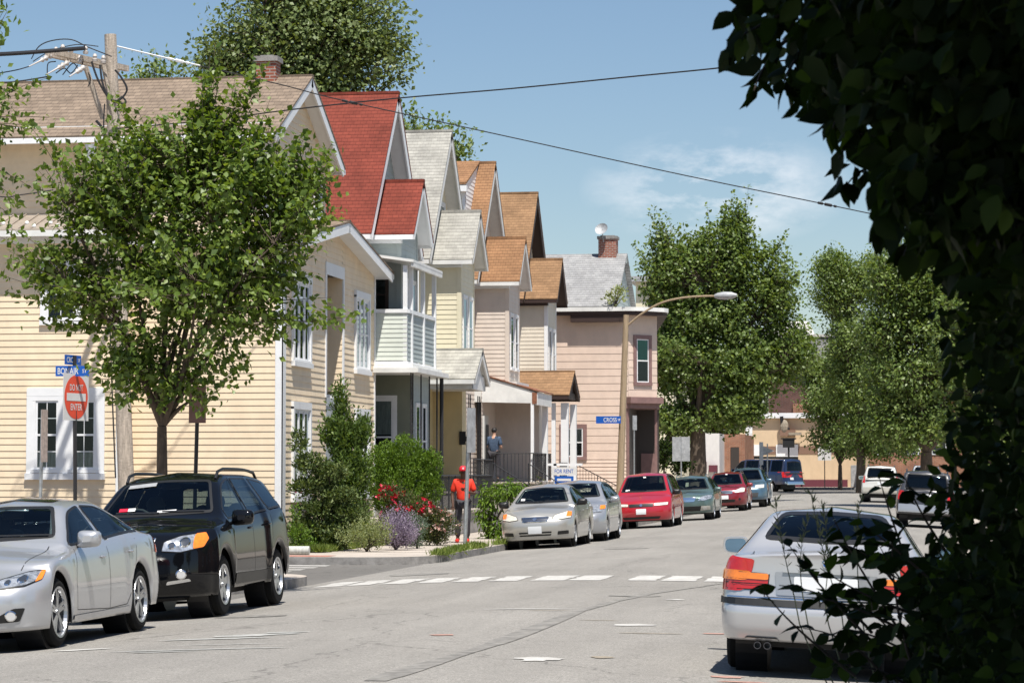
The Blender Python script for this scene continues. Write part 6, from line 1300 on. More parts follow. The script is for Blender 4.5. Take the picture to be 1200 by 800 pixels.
TUC = dict(RAV, L=4.33, W=1.80, H=1.70, uf=.85, ur=3.48, paint='p_dred', flare=.02, rails=(1.9, 3.8), railm='alloyd', gl='glassd',
    top=[(0, .92), (.05, .98), (.2, 1.03), (1.05, 1.10), (1.5, 1.38), (1.9, 1.63), (2.4, 1.70), (3.6, 1.68), (4.0, 1.5), (4.2, 1.2), (4.33, .95)], belt=[(0, .8), (.5, .96), (1.2, 1.03), (3.8, 1.1), (4.33, .93)], glass=(1.3, 3.9), wins=[(1.32, 2.2, 0, 0), (2.3, 3.0, 0, 0), (3.1, 3.75, -.1, -.4)], ws=(1.05, 1.92), rw=(3.85, 4.15), seat=2.25, rseat=3.1,
    patches=[('headlight', 'F', [(.42, .78), (.82, .80), (.84, .96), (.70, .98), (.46, .88)], 'lampold', dict(sym=True)), ('grille', 'F', [(-.36, .88), (.36, .88), (.32, .75), (-.32, .75)], 'grille', dict(ring=.03, ringm='chrome', rnd=.04)), ('number_plate', 'F', [(-.155, .68), (.155, .68), (.155, .52), (-.155, .52)], 'plate', dict(off=.02)), ('lower_grille', 'F', [(-.45, .5), (.45, .5), (.4, .38), (-.4, .38)], 'grille', {}), ('fog_lamp', 'F', ellp(.62, .5, .05, .05), 'grille', dict(sym=True, rnd=0)), ('window_sticker', 'F', [(-.03, 1.55), (.06, 1.55), (.06, 1.59), (-.03, 1.59)], 'badge_white', dict(off=.012, rnd=0))],
    bars=[('grille_bar', 'F', [(-.3, .81), (.3, .81)], .02, 'chrome', .014)], mirror=(1.45, 1.1, 1.1), seams=[[(1.25, .42), (1.27, 1.02)], [(2.25, .38), (2.25, 1.05)]], handles=[(2.1, .95), (2.9, .97)])
TUC['rwpoly'] = [(-.55, 1.18), (.55, 1.18), (.48, 1.5), (-.48, 1.5)]
x, y = at(876, 114); place(TUC, 'dark red compact SUV with white front plate farther up the left kerb', 'car', x, y, GL)
EXP = dict(TUC, L=4.81, W=1.87, H=1.83, uf=.9, ur=3.79, r=.375, paint='p_blue', top=[(0, .9), (.05, 1.03), (.2, 1.1), (1.15, 1.2), (1.6, 1.5), (1.95, 1.76), (2.5, 1.83), (4.3, 1.80), (4.6, 1.6), (4.72, 1.3), (4.81, 1.0)], belt=[(0, .85), (.5, 1.02), (1.2, 1.12), (4.3, 1.15), (4.81, .98)], glass=(1.35, 4.4), wins=[(1.4, 2.4, 0, 0), (2.5, 3.3, 0, 0), (3.4, 4.3, 0, -.15)], ws=(1.15, 1.97), rw=(4.4, 4.68), rails=(2.1, 4.2), flare=.04, sill=.36, fbot=.34, rbot=.42, gl='glassd',
    patches=[('headlight', 'F', [(.46, .86), (.84, .87), (.84, 1.02), (.46, 1.0)], 'lampold', dict(sym=True)), ('grille', 'F', [(-.40, 1.04), (.40, 1.04), (.36, .82), (-.36, .82)], 'chrome', {}), ('lower_grille', 'F', [(-.6, .66), (.6, .66), (.55, .46), (-.55, .46)], 'clad', {})], mirror=(1.5, 1.2, 1.2))
EXP['rwpoly'] = [(-.6, 1.25), (.6, 1.25), (.52, 1.62), (-.52, 1.62)]
x, y = at(899, 122); place(EXP, 'steel blue SUV last in the row on the left, in front of the navy van', 'car', x, y, GL)
# white SUV driving away
WSU = dict(EXP, L=4.78, W=1.86, H=1.82, paint='p_white', flare=.02, glr='glassd', top=[(0, .9), (.05, 1.03), (.2, 1.1), (1.15, 1.2), (1.6, 1.5), (1.95, 1.75), (2.5, 1.82), (4.4, 1.80), (4.66, 1.62), (4.72, 1.25), (4.78, 1.0)], rwpoly=[(-.68, 1.22), (.68, 1.22), (.62, 1.70), (-.62, 1.70)], wr=.68, rplan=(.92, .3), rcurve=.06,
    patches=[('tail_light', 'B', [(.76, .95), (.88, .95), (.86, 1.3), (.76, 1.3)], 'redlens', dict(sym=True)), ('bumper', 'B', [(-.85, .48), (.85, .48), (.85, .72), (-.85, .72)], 'cladg', dict(th=.05, off=.05)), ('number_plate', 'B', [(-.155, .86), (.155, .86), (.155, 1.0), (-.155, 1.0)], 'plate', dict(off=.012)), ('headlight', 'F', [(.46, .86), (.84, .87), (.84, 1.02), (.46, 1.0)], 'lamp', dict(sym=True))], bars=[('tailgate_gap', 'B', [(-.7, 1.18), (.7, 1.18)], .012, 'black', .004)])
x, y = at(1031, 132); build_car(WSU, 'white SUV seen from behind far up the street near the crossing', 'car', x, y + 1.5, 0, None, 'driving_car')
W2 = dict(WSU, paint='p_silver3'); x, y = at(1052, 150); build_car(W2, 'pale silver SUV partly hidden beyond the white SUV', 'car', x + 1.5, y, 0, None, 'driving_car')
GSU = dict(WSU, paint='p_grey', patches=[('tail_light', 'B', [(.66, .86), (.88, .86), (.86, 1.16), (.70, 1.14)], 'redlens', dict(sym=True)), ('bumper', 'B', [(-.85, .48), (.85, .48), (.85, .72), (-.85, .72)], 'p_silver3', dict(th=.05, off=.05)), ('number_plate', 'B', [(-.155, .9), (.155, .9), (.155, 1.06), (-.155, 1.06)], 'plate', dict(off=.012))])
x, y = at(1047, 84); build_car(GSU, 'dark grey SUV with red tail lights parked beyond the silver sedan, mostly hidden by leaves', 'car', x + .95, y + 2.4, 0, 'cars parked along the right kerb')
# navy passenger van crossing at the end
NV = dict(EXP, L=5.5, W=2.0, H=2.12, r=.38, uf=.75, ur=4.2, wr=.78, paint='p_navy', sill=.42, fbot=.4, rbot=.5, rails=None, top=[(0, 1.0), (.05, 1.12), (.3, 1.2), (.75, 1.3), (1.2, 1.7), (1.6, 2.05), (2.1, 2.12), (5.2, 2.12), (5.4, 1.95), (5.47, 1.4), (5.5, 1.1)], belt=[(0, .95), (.5, 1.1), (.9, 1.25), (5.2, 1.28), (5.5, 1.05)], glass=(1.0, 5.2), ws=(.75, 1.65), rw=(5.25, 5.42),
    wins=[(1.05, 1.9, 0, 0), (2.05, 3.1, 0, 0), (3.2, 4.1, 0, 0), (4.2, 5.1, 0, 0)], rwpoly=[(-.7, 1.35), (.7, 1.35), (.62, 1.92), (-.62, 1.92)], seat=1.8, rseat=3.6, gl='glassd', glr='glassd',
    patches=[('tail_light', 'B', [(.84, .95), (.96, .95), (.95, 1.3), (.85, 1.3)], 'redlens', dict(sym=True)), ('tail_light', 'L', [(5.3, .95), (5.46, .95), (5.46, 1.3), (5.3, 1.3)], 'redlens', dict(sym=True)), ('bumper', 'B', [(-.9, .50), (.9, .50), (.9, .68), (-.9, .68)], 'chrome', dict(th=.08, off=.08)), ('number_plate', 'B', [(-.5, .8), (-.2, .8), (-.2, .95), (-.5, .95)], 'plate', dict(off=.012))], bars=[('door_gap', 'B', [(0, .7), (0, 2.0)], .015, 'black', .006)], mirror=(1.2, 1.4, 1.2), seams=[[(1.98, .5), (1.98, 2.0)], [(3.15, .5), (3.15, 2.0)]], handles=[(1.85, 1.1)])
x, y = at(893, 167); build_car(NV, 'navy passenger van seen from its rear corner turning off at the end of the street', 'van', x, y + 1.0, R(52), None, 'passenger_van', z=.46)
# ================================================================== poles, wires, signs
def vec(px, py, d): return Vector(TB(px, py, d))
def text(body, height, U, N, c, m, name, parent=None, width=None, bold=.0):
    cu = bpy.data.curves.new(name, 'FONT'); cu.body = body; cu.size = 1; cu.align_x = 'CENTER'; cu.align_y = 'CENTER'; cu.offset = bold
    o = bpy.data.objects.new(name, cu); COL.objects.link(o); bpy.context.view_layer.update()
    me = bpy.data.meshes.new_from_object(o.evaluated_get(bpy.context.evaluated_depsgraph_get())); bpy.data.objects.remove(o)
    xs = [v.co.x for v in me.vertices]; ys = [v.co.y for v in me.vertices]; sx = (width / (max(xs) - min(xs))) if width else height / (max(ys) - min(ys)); sy = height / (max(ys) - min(ys)); cx, cy = (max(xs) + min(xs)) / 2, (max(ys) + min(ys)) / 2
    U, N, c = Vector(U).normalized(), Vector(N).normalized(), Vector(c); off = wloc(parent)
    for v in me.vertices:
        p = c + U * ((v.co.x - cx) * sx) + Vector((0, 0, 1)) * ((v.co.y - cy) * sy) - off; v.co = p
    me.materials.append(M[m]); r = bpy.data.objects.new(name, me); COL.objects.link(r); r.parent = parent; return r
def board(b, c, deg, w, h, th, m=0, pts=None):
    N = Vector((math.cos(R(deg)), math.sin(R(deg)), 0)); U = Vector((-N.y, N.x, 0)); c = Vector(c)
    if pts is None: pts = [(-w / 2, -h / 2), (w / 2, -h / 2), (w / 2, h / 2), (-w / 2, h / 2)]
    b.prism([c + U * u + Vector((0, 0, z)) - N * th / 2 for u, z in pts], N * th, m); return N, U
# utility pole
d = 55.4; pb, pt = vec(152, 640, d), vec(126, 38, d); pb.z = .0
P_ = thing('utility_pole', 'weathered leaning utility pole with tangled crossarm wires beside the yellow house', 'utility pole', tuple(pb))
b = MB(); b.tube([pb, pb.lerp(pt, .5), pt], [.175, .155, .125], 16); b.build('pole', M['wood_pole'], P_, smooth=True)
ca, cb = vec(57, 60, 54.6), vec(141, 79, 56.4); ax = (cb - ca).normalized()
b = MB(); sd_ = ax.cross(Vector((0, 0, 1))).normalized()
for o_ in (-.13, .13): b.prism([ca + sd_ * (o_ - .05) + Vector((0, 0, -.06)), ca + sd_ * (o_ + .05) + Vector((0, 0, -.06)), ca + sd_ * (o_ + .05) + Vector((0, 0, .06)), ca + sd_ * (o_ - .05) + Vector((0, 0, .06))], cb - ca)
b.build('crossarm', M['wood_pole'], P_)
b = MB(); b.tube([vec(97, 76, 55), vec(118, 138, 55.3)], .055, 6); b.tube([vec(118, 74, 55.2), vec(136, 160, 55.3)], .05, 6); b.build('brace', M['wood_pole'], P_)
b = MB()
for (x0, y0), (x1, y1) in [((58, 62), (30, 76)), ((78, 70), (50, 86)), ((96, 76), (78, 88))]:
    a0_, a1_ = vec(x0, y0, 54.8), vec(x1, y1, 54.2); dv = a1_ - a0_
    b.lathe([(.02, 0), (.03, .05), (.065, .09), (.03, .14), (.03, .17), (.065, .22), (.03, .27), (.03, .3), (.055, .34), (.02, .4), (.012, dv.length)], a0_, dv, 10, 0)
for px, py in [(62, 58), (80, 60), (97, 57), (108, 66), (118, 68), (70, 55), (90, 68)]: b.lathe([(.0, .0), (.05, .0), (.06, .05), (.03, .07), (.05, .11), (.03, .16), (0, .17)], vec(px, py + 4, 55), (0, 0, 1), 10, 0)
b.build('insulator', mat('grey_porcelain', (.5, .46, .43), .35), P_, smooth=True)
b = MB()
def cab(pts, r=.014, ds=None): b.tube([vec(px, py, (ds[i] if ds else 55)) for i, (px, py) in enumerate(pts)], r, 6)
def sm(pts, n=5):
    o = []
    for i in range(len(pts) - 1):
        p0, p1, p2, p3 = pts[max(i - 1, 0)], pts[i], pts[i + 1], pts[min(i + 2, len(pts) - 1)]
        for k in range(n):
            t = k / n; o.append(tuple(.5 * (2 * p1[j] + (p2[j] - p0[j]) * t + (2 * p0[j] - 5 * p1[j] + 4 * p2[j] - p3[j]) * t * t + (3 * p1[j] - p0[j] - 3 * p2[j] + p3[j]) * t ** 3) for j in range(2)))
    return o + [pts[-1]]
for pts, r in [([(33, 67), (42, 52), (58, 45), (80, 44), (100, 53), (128, 64)], .012), ([(35, 70), (55, 58), (85, 50), (112, 52)], .010), ([(104, 70), (112, 92), (124, 112), (136, 116), (146, 104), (140, 90), (132, 80)], .022), ([(114, 74), (118, 98), (128, 116), (142, 120)], .022), ([(52, 84), (53, 72), (62, 70)], .012), ([(62, 84), (72, 78), (80, 84), (88, 74)], .012), ([(70, 86), (82, 72), (90, 80), (94, 70)], .012), ([(135, 118), (140, 112), (145, 118), (140, 122), (134, 118)], .02), ([(110, 140), (118, 150), (122, 165), (112, 180)], .03), ([(96, 75), (103, 90), (100, 100)], .012), ([(120, 120), (119, 145), (121, 200), (125, 300), (130, 430), (136, 560)], .016)]:
    cab(sm(pts), r)
b.build('cable_loop', M['cable'], P_, smooth=True)
b = MB(); b.tube([vec(104, 168, 55), vec(104, 190, 55)], .12, 10); b.build('junction_box', M['steelmatt'], P_)
def wire(name, label, pts, r, m, dd, extra=None):
    b = MB(); s_ = sm(pts, 8); n = len(s_); b.tube([vec(px, py, dd[0] + (dd[1] - dd[0]) * i / (n - 1)) for i, (px, py) in enumerate(s_)], r, 5)
    for px, py, k in (extra or []):
        i = min(range(n), key=lambda q: abs(s_[q][0] - px)); p = vec(s_[i][0], s_[i][1], dd[0] + (dd[1] - dd[0]) * i / (n - 1)); i2 = min(i + 1, n - 1); q = vec(s_[i2][0], s_[i2][1], dd[0] + (dd[1] - dd[0]) * i2 / (n - 1)); tg = (q - p).normalized()
        b.tube([p, p + tg * .12], .03, 6); b.tube([p + tg * .17, p + tg * .34], .035, 6); b.tube([p + tg * .4, p + tg * .46], .028, 6)
    o = b.build(name, m, smooth=True); tag(o, label, 'wire', 'overhead wires'); return o
wire('overhead_wire', 'white-sleeved wire running from the pole top across the tan roof ridge', [(134, 52), (180, 63), (232, 75)], .018, M['white'], (55.4, 55.9), [(195, 66, 1)])
wire('overhead_wire', 'long dark wire sagging from the red roof down to the right under the clouds', [(232, 75), (330, 98), (400, 116), (600, 160), (800, 204), (960, 237), (1100, 266), (1300, 305)], .013, M['cable'], (55.9, 62), [(398, 116, 1), (955, 236, 1)])
wire('overhead_wire', 'upper dark wire rising to the right into the overhanging leaves', [(126, 150), (240, 140), (340, 127), (460, 114), (600, 102), (740, 88), (850, 77), (1010, 58), (1300, 22)], .014, M['cable'], (55.4, 42))
wire('overhead_wire', 'thick black cable entering from the left at the pole crossarm', [(-150, 70), (-60, 64), (20, 60), (96, 54)], .045, M['cable'], (50, 55))
wire('overhead_wire', 'thin wire at the left edge ending at the uppermost insulator', [(-100, 98), (0, 83), (30, 76)], .012, M['cable'], (52, 54.2))
wire('overhead_wire', 'thin wire at the left edge crossing the tan roof', [(-100, 98), (0, 95), (52, 88)], .015, M['cable'], (52, 54.2))
wire('service_wire', 'slack service wires at the left edge above the ribbed lower roof', [(-60, 222), (0, 230), (20, 228), (60, 222)], .012, M['cable'], (52, 55.5))
# lamp pole with cobra head
d = 91; lb = vec(725, 612, d); lb.z = .06; lt = vec(734, 369, d)
Lp = thing('street_lamp', 'tan wooden street lamp pole with long curved arm over the road', 'street lamp', tuple(lb))
b = MB(); b.tube([lb, lb.lerp(lt, .5), lt], [.135, .115, .095], 14); b.build('pole', M['wood_pole2'], Lp, smooth=True)
b = MB(); b.tube([vec(px, py, d - .01 * (px - 734)) for px, py in sm([(734, 383), (752, 368), (775, 355), (800, 349), (825, 347), (845, 347)])], [.036] * 26, 8); b.build('lamp_arm', M['wood_pole2'], Lp, smooth=True)
b = MB(); a_ = vec(838, 347, d - 1.1); e_ = vec(863, 346, d - 1.35); b.lathe([(0, 0), (.06, .0), (.11, .12), (.14, .35), (.12, .6), (.05, .78), (0, .8)], a_, e_ - a_, 14); b.build('lamp_head', M['steelmatt'], Lp, smooth=True)
bc = vec(713, 492, d - .1); B = MB(); N, U = board(B, bc, -90, .86, .25, .01); o = B.build('street_name_sign', M['signblue']); tag(o, 'blue street name sign reading CROSS ST fixed to the street lamp pole', 'street sign')
text('CROSS', .15, U, N, bc + N * .008 + U * .06, 'signwhite', 'lettering', o, .46, .012); text('ST', .08, U, N, bc + N * .008 + U * .37, 'signwhite', 'lettering', o, .09, .012); text('US', .08, U, N, bc + N * .008 - U * .34, 'signwhite', 'lettering', o, .1, .01) if False else None
# do-not-enter sign and street names
d = 43; sb = vec(90, 680, d); sb.z = .05; st = vec(87, 417, d)
S = thing('signpost', 'black signpost with two blue street name blades and a red DO NOT ENTER sign', 'signpost', tuple(sb))
b = MB(); b.tube([sb, st], .032, 10); b.build('post', M['iron'], S, smooth=True)
c = vec(86, 465.5, d); N = Vector((math.cos(R(-12)), math.sin(R(-12)), 0)); c = c + N * .045; b = MB(); N, U = board(b, c, -12, .80, .76, .006)
o = b.build('sign_board', M['signwhite'], S); b = MB(); n = 40; cc = c + N * .005
b.prism([cc + U * .37 * math.cos(2 * PI * i / n) + Vector((0, 0, .355 * math.sin(2 * PI * i / n))) for i in range(n)], N * .002); b.build('red_disc', M['signred'], o)
b = MB(); board(b, cc + N * .004, -12, .60, .125, .002); b.build('white_bar', M['signwhite'], o)
text('DO NOT', .105, U, N, cc + N * .006 + Vector((0, 0, .155)), 'signwhite', 'lettering', o, .42, .012); text('ENTER', .105, U, N, cc + N * .006 - Vector((0, 0, .16)), 'signwhite', 'lettering', o, .36, .012)
c = vec(85.5, 435, d) + Vector((0, -.045, 0)); b = MB(); N, U = board(b, c, -84, .55, .17, .006); o = b.build('street_name_sign', M['signblue'], S)
text('BONAIR', .105, U, N, c + N * .005 - U * .07, 'signwhite', 'lettering', o, .34, .012); text('ST', .06, U, N, c + N * .005 + U * .20, 'signwhite', 'lettering', o, .07, .01)
c = vec(85, 422, d); b = MB(); N, U = board(b, c, -12, .52, .16, .006); o = b.build('street_name_sign', M['signblue'], S)
text('CROSS', .09, U, N, c + N * .005 - U * .05, 'signwhite', 'lettering', o, .30, .012); text('ST', .055, U, N, c + N * .005 + U * .19, 'signwhite', 'lettering', o, .07, .01)
def signpost(label, px, ytop, d, h_, w_, deg, m='steelmatt', pr=.03, base=None, postm='steel', twin=False, lean=0, pts=None, extra=0):
    t = vec(px, ytop, d); bs = vec(px + lean, 600, d); bs.z = base if base is not None else .05
    S = thing('signpost', label, 'sign', tuple(bs)); b = MB(); b.tube([bs, Vector((t.x, t.y, t.z + extra))], pr, 8); b.build('post', M[postm], S, smooth=True)
    b = MB(); N = Vector((math.cos(R(deg)), math.sin(R(deg)), 0)); U = Vector((-N.y, N.x, 0)); c = Vector((t.x, t.y, t.z - h_ / 2)) + N * (pr + .006)
    if twin: board(b, c - U * w_ * .27, deg, w_ * .5, h_, .005); board(b, c + U * w_ * .27, deg, w_ * .5, h_, .005)
    else: board(b, c, deg, w_, h_, .005, 0, pts)
    b.build('sign_board', M[m], S); return S
signpost('thin weathered signpost with a narrow rusty sign in front of the double window', 50, 480, 43, 1.0, .30, -8, 'rustsign', .028, lean=-4) if 'rustsign' in M else None
M['rustsign'] = mat('rusty_faded_sign', (.46, .38, .34), .7, var=.3, vscale=14)
signpost('thin weathered signpost with a narrow rusty faded sign in front of the double window', 50, 480, 43, .85, .28, -2, 'rustsign', .028, lean=-3)
signpost('dark perforated signpost with the brown back of a sign under the street tree', 232, 452, 39.6, .56, .26, -88, 'mauve', .03, postm='iron', lean=-5)
signpost('grey metal signpost with a tall narrow sign seen nearly edge-on beside the man in red', 550, 478, 58.1, .98, .40, -17, 'steelmatt', .045, lean=-5)
signpost('pair of grey sign backs on a post between the minivan and the big maple', 798, 512, 104, .95, .66, -85, 'steelmatt', .03, twin=True, base=.07)
signpost('slim grey signpost in front of the shop entrance of the pink building', 743, 487, 100, .55, .22, -40, 'steelmatt', .03, base=.07)
signpost('grey signpost seen edge-on in front of the navy van', 891, 518, 139, 1.2, .5, -20, 'steelmatt', .035, base=.2)
signpost('triangular grey sign back beside the navy van', 899, 520, 140, .75, .75, -70, 'steelmatt', .035, base=.2, pts=[(-.38, .3), (.38, .0), (-.38, -.3)])
signpost('white double parking sign on a thin post in front of the far tan wall', 966, 522, 178, 1.0, .85, -88, 'signwhite', .035, twin=True, base=.7, postm='iron')
b = MB(); t_ = vec(924, 520, 176); b.tube([Vector((t_.x, t_.y, .7)), t_], .06, 8); b.box(t_.x - .38, t_.x + .38, t_.y - .2, t_.y + .2, t_.z - .25, t_.z + .35); b.box(t_.x - .5, t_.x + .5, t_.y - .24, t_.y + .24, t_.z + .3, t_.z + .38)  # black traffic signal box on its post
tag(b.build('traffic_signal', M['iron']), 'short black box-topped traffic signal in front of the far tan building', 'traffic signal')
# FOR RENT sign
d = 86.5; c = vec(661, 552, d); S = thing('rent_sign', 'white FOR RENT sign hanging from a white post with a blue panel below', 'sign', (c.x, c.y, .06))
b = MB(); pp = vec(650, 545, d); b.box(pp.x - .05, pp.x + .05, c.y + .02, c.y + .12, .05, pp.z + .05); b.box(pp.x - .25, pp.x + .9, c.y + .02, c.y + .10, pp.z - .02, pp.z + .06); b.build('post', M['white'], S)
b = MB(); N, U = board(b, c, -90, .84, .26, .02); o = b.build('sign_board', M['signwhite'], S); text('FOR RENT', .13, U, N, c + N * .012, 'signblue', 'lettering', o, .62, .008)
b = MB(); c2 = c + Vector((0, 0, -.28)); board(b, c2, -90, .62, .24, .02); o = b.build('blue_panel', M['signblue'], S); b = MB(); board(b, c2 + N * .012, -90, .46, .08, .003); b.build('white_stripe', M['signwhite'], o)
# ================================================================== far buildings
sid('tan_stucco', (.62, .47, .31)); M['brick_far'] = brickmat('orange_brick', (.40, .17, .095), (.33, .13, .075), (.35, .28, .22), .24, .08, .012, mode='wall')
M['brick_dark'] = brickmat('dark_brick', (.16, .075, .06), (.12, .06, .05), (.15, .12, .11), .24, .08, .012, mode='wall')
M['maroon'] = mat('maroon_base', (.12, .025, .04), .6); M['brownband'] = mat('brown_band', (.22, .13, .09), .7); M['slate'] = brickmat('mansard_slate', (.20, .20, .195), (.15, .15, .15), (.10, .10, .10), .35, .2, .02)
def bld(name, label, px0, px1, d, ztop, wall, cat='building', depth=12, z0=.5):
    x0, x1 = at(px0, d)[0], at(px1, d)[0]; y = at((px0 + px1) / 2, d)[1]; Hh = thing(name, label, cat, ((x0 + x1) / 2, y + depth / 2, z0)); b = MB(); b.box(x0, x1, y, y + depth, z0 - .5, ztop); b.build('wall', M[wall], Hh); return Hh, x0, x1, y
def bp(Hh, px0, px1, py0, py1, d, y, m, name, t=.05):
    b = MB(); x0, x1 = at(px0, d)[0], at(px1, d)[0]; b.box(x0, x1, y - t, y - .002, hz(py1, d), hz(py0, d)); return b.build(name, M[m], Hh)
d = 188
Hh, x0, x1, y = bld('stucco_building', 'low tan stucco building with white cornice and maroon base closing the street', 866, 1014, d, hz(489, d), 'tan_stucco', z0=.7)
bp(Hh, 864, 1016, 484, 490, d, y, 'white', 'cornice', .35); bp(Hh, 866, 1014, 523, 532, d, y, 'brownband', 'band', .03); bp(Hh, 872, 890, 521, 534, d, y, 'white', 'sign_panel', .10); bp(Hh, 909, 935, 521, 535, d, y, 'white', 'sign_panel', .10)
bp(Hh, 938, 993, 562, 571, d, y, 'maroon', 'base', .06); bp(Hh, 866, 940, 565, 571, d, y, 'maroon', 'base', .06); bp(Hh, 872, 935, 535, 562, d, y, 'pane_dark', 'shop_window', .05); bp(Hh, 997, 1010, 545, 570, d, y, 'steelmatt', 'door', .05)
bp(Hh, 873, 881, 500, 515, d, y, 'white', 'window', .08); bp(Hh, 914, 932, 504, 511, d, y, 'brownband', 'bracket', .6)
b = MB(); x_, z_ = at(916, d)[0], hz(498, d); b.tube([(x_, y - .5, z_ + .6), (x_ + .1, y - .5, z_ - .4)], .13, 8); b.tube([(x_ + .2, y - .5, z_), (x_ + .5, y - .5, z_ - .3), (x_ + .4, y - .5, z_ - .8)], .1, 8); b.build('vent_pipe', M['black'], Hh)
b = MB(); x_ = at(926, d)[0]; b.box(x_ - .1, x_ + .8, y - .7, y - .3, hz(510, d), hz(507, d)); b.ell((x_ - .4, y - .5, hz(500, d)), (.3, .2, .5), 10, 6); b.build('window_box', M['orange_mark'], Hh)
d = 205
Hh, x0, x1, y = bld('mansard_building', 'dark brick building with grey mansard roof and a dormer above the far tan wall', 900, 1030, d, hz(427, d), 'brick_dark', z0=.7)
b = MB(); xl, xr = x0 - .3, x1 + .3; b.prism([(xl, y - .35, hz(426, d)), (xr, y - .35, hz(426, d)), (xr, y + 1.2, hz(393, d)), (xl, y + 1.2, hz(393, d))], (0, 10, 0)); b.build('roof', M['slate'], Hh)
b = MB(); b.prism([(xl, y + 1.0, hz(392, d)), (at(955, d)[0], y + 1.0, hz(392, d)), (at(945, d)[0], y + 5, hz(372, d)), (at(915, d)[0], y + 5, hz(372, d))], (0, .3, 0)); b.box(xl, xr, y + .9, y + 1.3, hz(394, d), hz(391, d)); b.build('upper_roof', mat('pale_roof', (.5, .48, .45), .8), Hh)
bp(Hh, 929, 953, 473, 484, d, y, 'brick_far', 'brick_parapet', .2); bp(Hh, 926, 946, 441, 450, d, y, 'pane_dark', 'window', .05); bp(Hh, 900, 1030, 425, 429, d, y, 'brown_trim', 'cornice', .5)
xa, xb = at(977, d)[0], at(993, d)[0]; b = MB(); b.box(xa, xb, y - .5, y + 2, hz(424, d), hz(398, d)); b.build('dormer', M['brown_trim'], Hh); xc = (xa + xb) / 2
b = MB(); b.prism([(xa - .25, y - .7, hz(398, d)), (xb + .25, y - .7, hz(398, d)), (xc, y - .7, hz(392, d))], (0, 2.6, 0)); b.build('dormer_roof', M['slate'], Hh)
b = MB(); b.box(xc - .36, xc + .36, y - .56, y - .5, hz(423, d), hz(400, d), 0); b.box(xc - .25, xc + .25, y - .58, y - .56, hz(412, d), hz(402, d), 1); b.box(xc - .25, xc + .25, y - .58, y - .56, hz(422, d), hz(413, d), 2); b.build('dormer_window', [M['white'], M['badge_blue'], M['curtain']], Hh)
d = 172
Hh, x0, x1, y = bld('brick_garage', 'small orange brick building with a dark doorway beyond the big maple', 842, 873, d, hz(509, d), 'brick_far', z0=.5, depth=9)
bp(Hh, 856, 866, 524, 552, d, y, 'door_dark', 'door', .04); bp(Hh, 843, 848, 512, 552, d, y, 'white_side', 'pilaster', .12)
d = 168
Hh, x0, x1, y = bld('white_garage', 'white painted garage with two dark red boxes in front, behind the maple trunk', 812, 843, d, hz(508, d), 'white_side', z0=.5, depth=9)
bp(Hh, 817, 828, 541, 553, d, y, 'maroon', 'red_panel', .5); bp(Hh, 831, 841, 545, 553, d, y, 'maroon', 'red_panel', .5)
d = 152
Hh, x0, x1, y = bld('cream_house', 'cream sided house glimpsed between the pink corner building and the big maple', 745, 790, d, hz(330, d), 'y_cream', 'house', z0=.3, depth=10)
b = MB(); b.box(x0 - .4, x1 + .4, y - .5, y + 10, hz(330, d), hz(324, d)); b.build('roof', M['steelmatt'], Hh)
for py in (350, 400, 480, 520): bp(Hh, 760, 768, py, py + 20, d, y, 'pane_dark', 'window', .05)
d = 175
Hh, x0, x1, y = bld('brick_house', 'red brick house with white arched windows seen through leaves behind the white SUV', 1018, 1130, d, hz(440, d), 'brick_far', 'house', z0=.6, depth=10)
for px in (1034, 1068, 1100):
    for zt_, hh_ in ((508, 24), (466, 22)):
        b = MB(); cx = at(px, d)[0]; zc_ = hz(zt_, d); w_ = .42; pts = [(cx - w_, y - .05, zc_ - 1.3), (cx + w_, y - .05, zc_ - 1.3)] + [(cx + w_ * math.cos(R(a)), y - .05, zc_ + w_ * math.sin(R(a))) for a in range(0, 181, 20)]
        b.prism([(cx + (p[0] - cx) * 1.35, p[1], zc_ + (p[2] - zc_) * (1.08 if p[2] < zc_ else 1.35)) for p in pts], (0, .04, 0), 0); b.prism([(p[0], p[1] - .02, p[2]) for p in pts], (0, .015, 0), 1); b.build('window', [M['white'], M['pane_dark']], Hh)
b = MB(); b.prism([(x0 - .4, y - .4, hz(440, d)), (x1 + .4, y - .4, hz(440, d)), (x1 - 1, y + 4, hz(415, d)), (x0 + 1, y + 4, hz(415, d))], (0, .3, 0)); b.build('roof', M['slate'], Hh)
# far backdrop trees so that nothing opens onto the bare horizon
for px, d, sc_, lab in [(700, 190, 4, 'far tree behind the pink building and the big maple'), (835, 215, 4.5, 'far tree between the big maple and the mansard building'), (1090, 200, 5, 'far tree behind the brick house'), (1240, 180, 6, 'far tree at the right end of the street beyond the frame')]:
    tree(lab, (*at(px, d), .6), TB(px, 500, d), [(TB(px - 20, 480, d), (sc_, sc_, 3.0)), (TB(px + 20, 470, d), (sc_, sc_, 3.0)), (TB(px, 520, d), (sc_, sc_, 2))], ntip=260, per=22, leaf=.5, tr=.3, nlimb=8, spread=.5, lm='leaf_b', twig=.8, group=None)
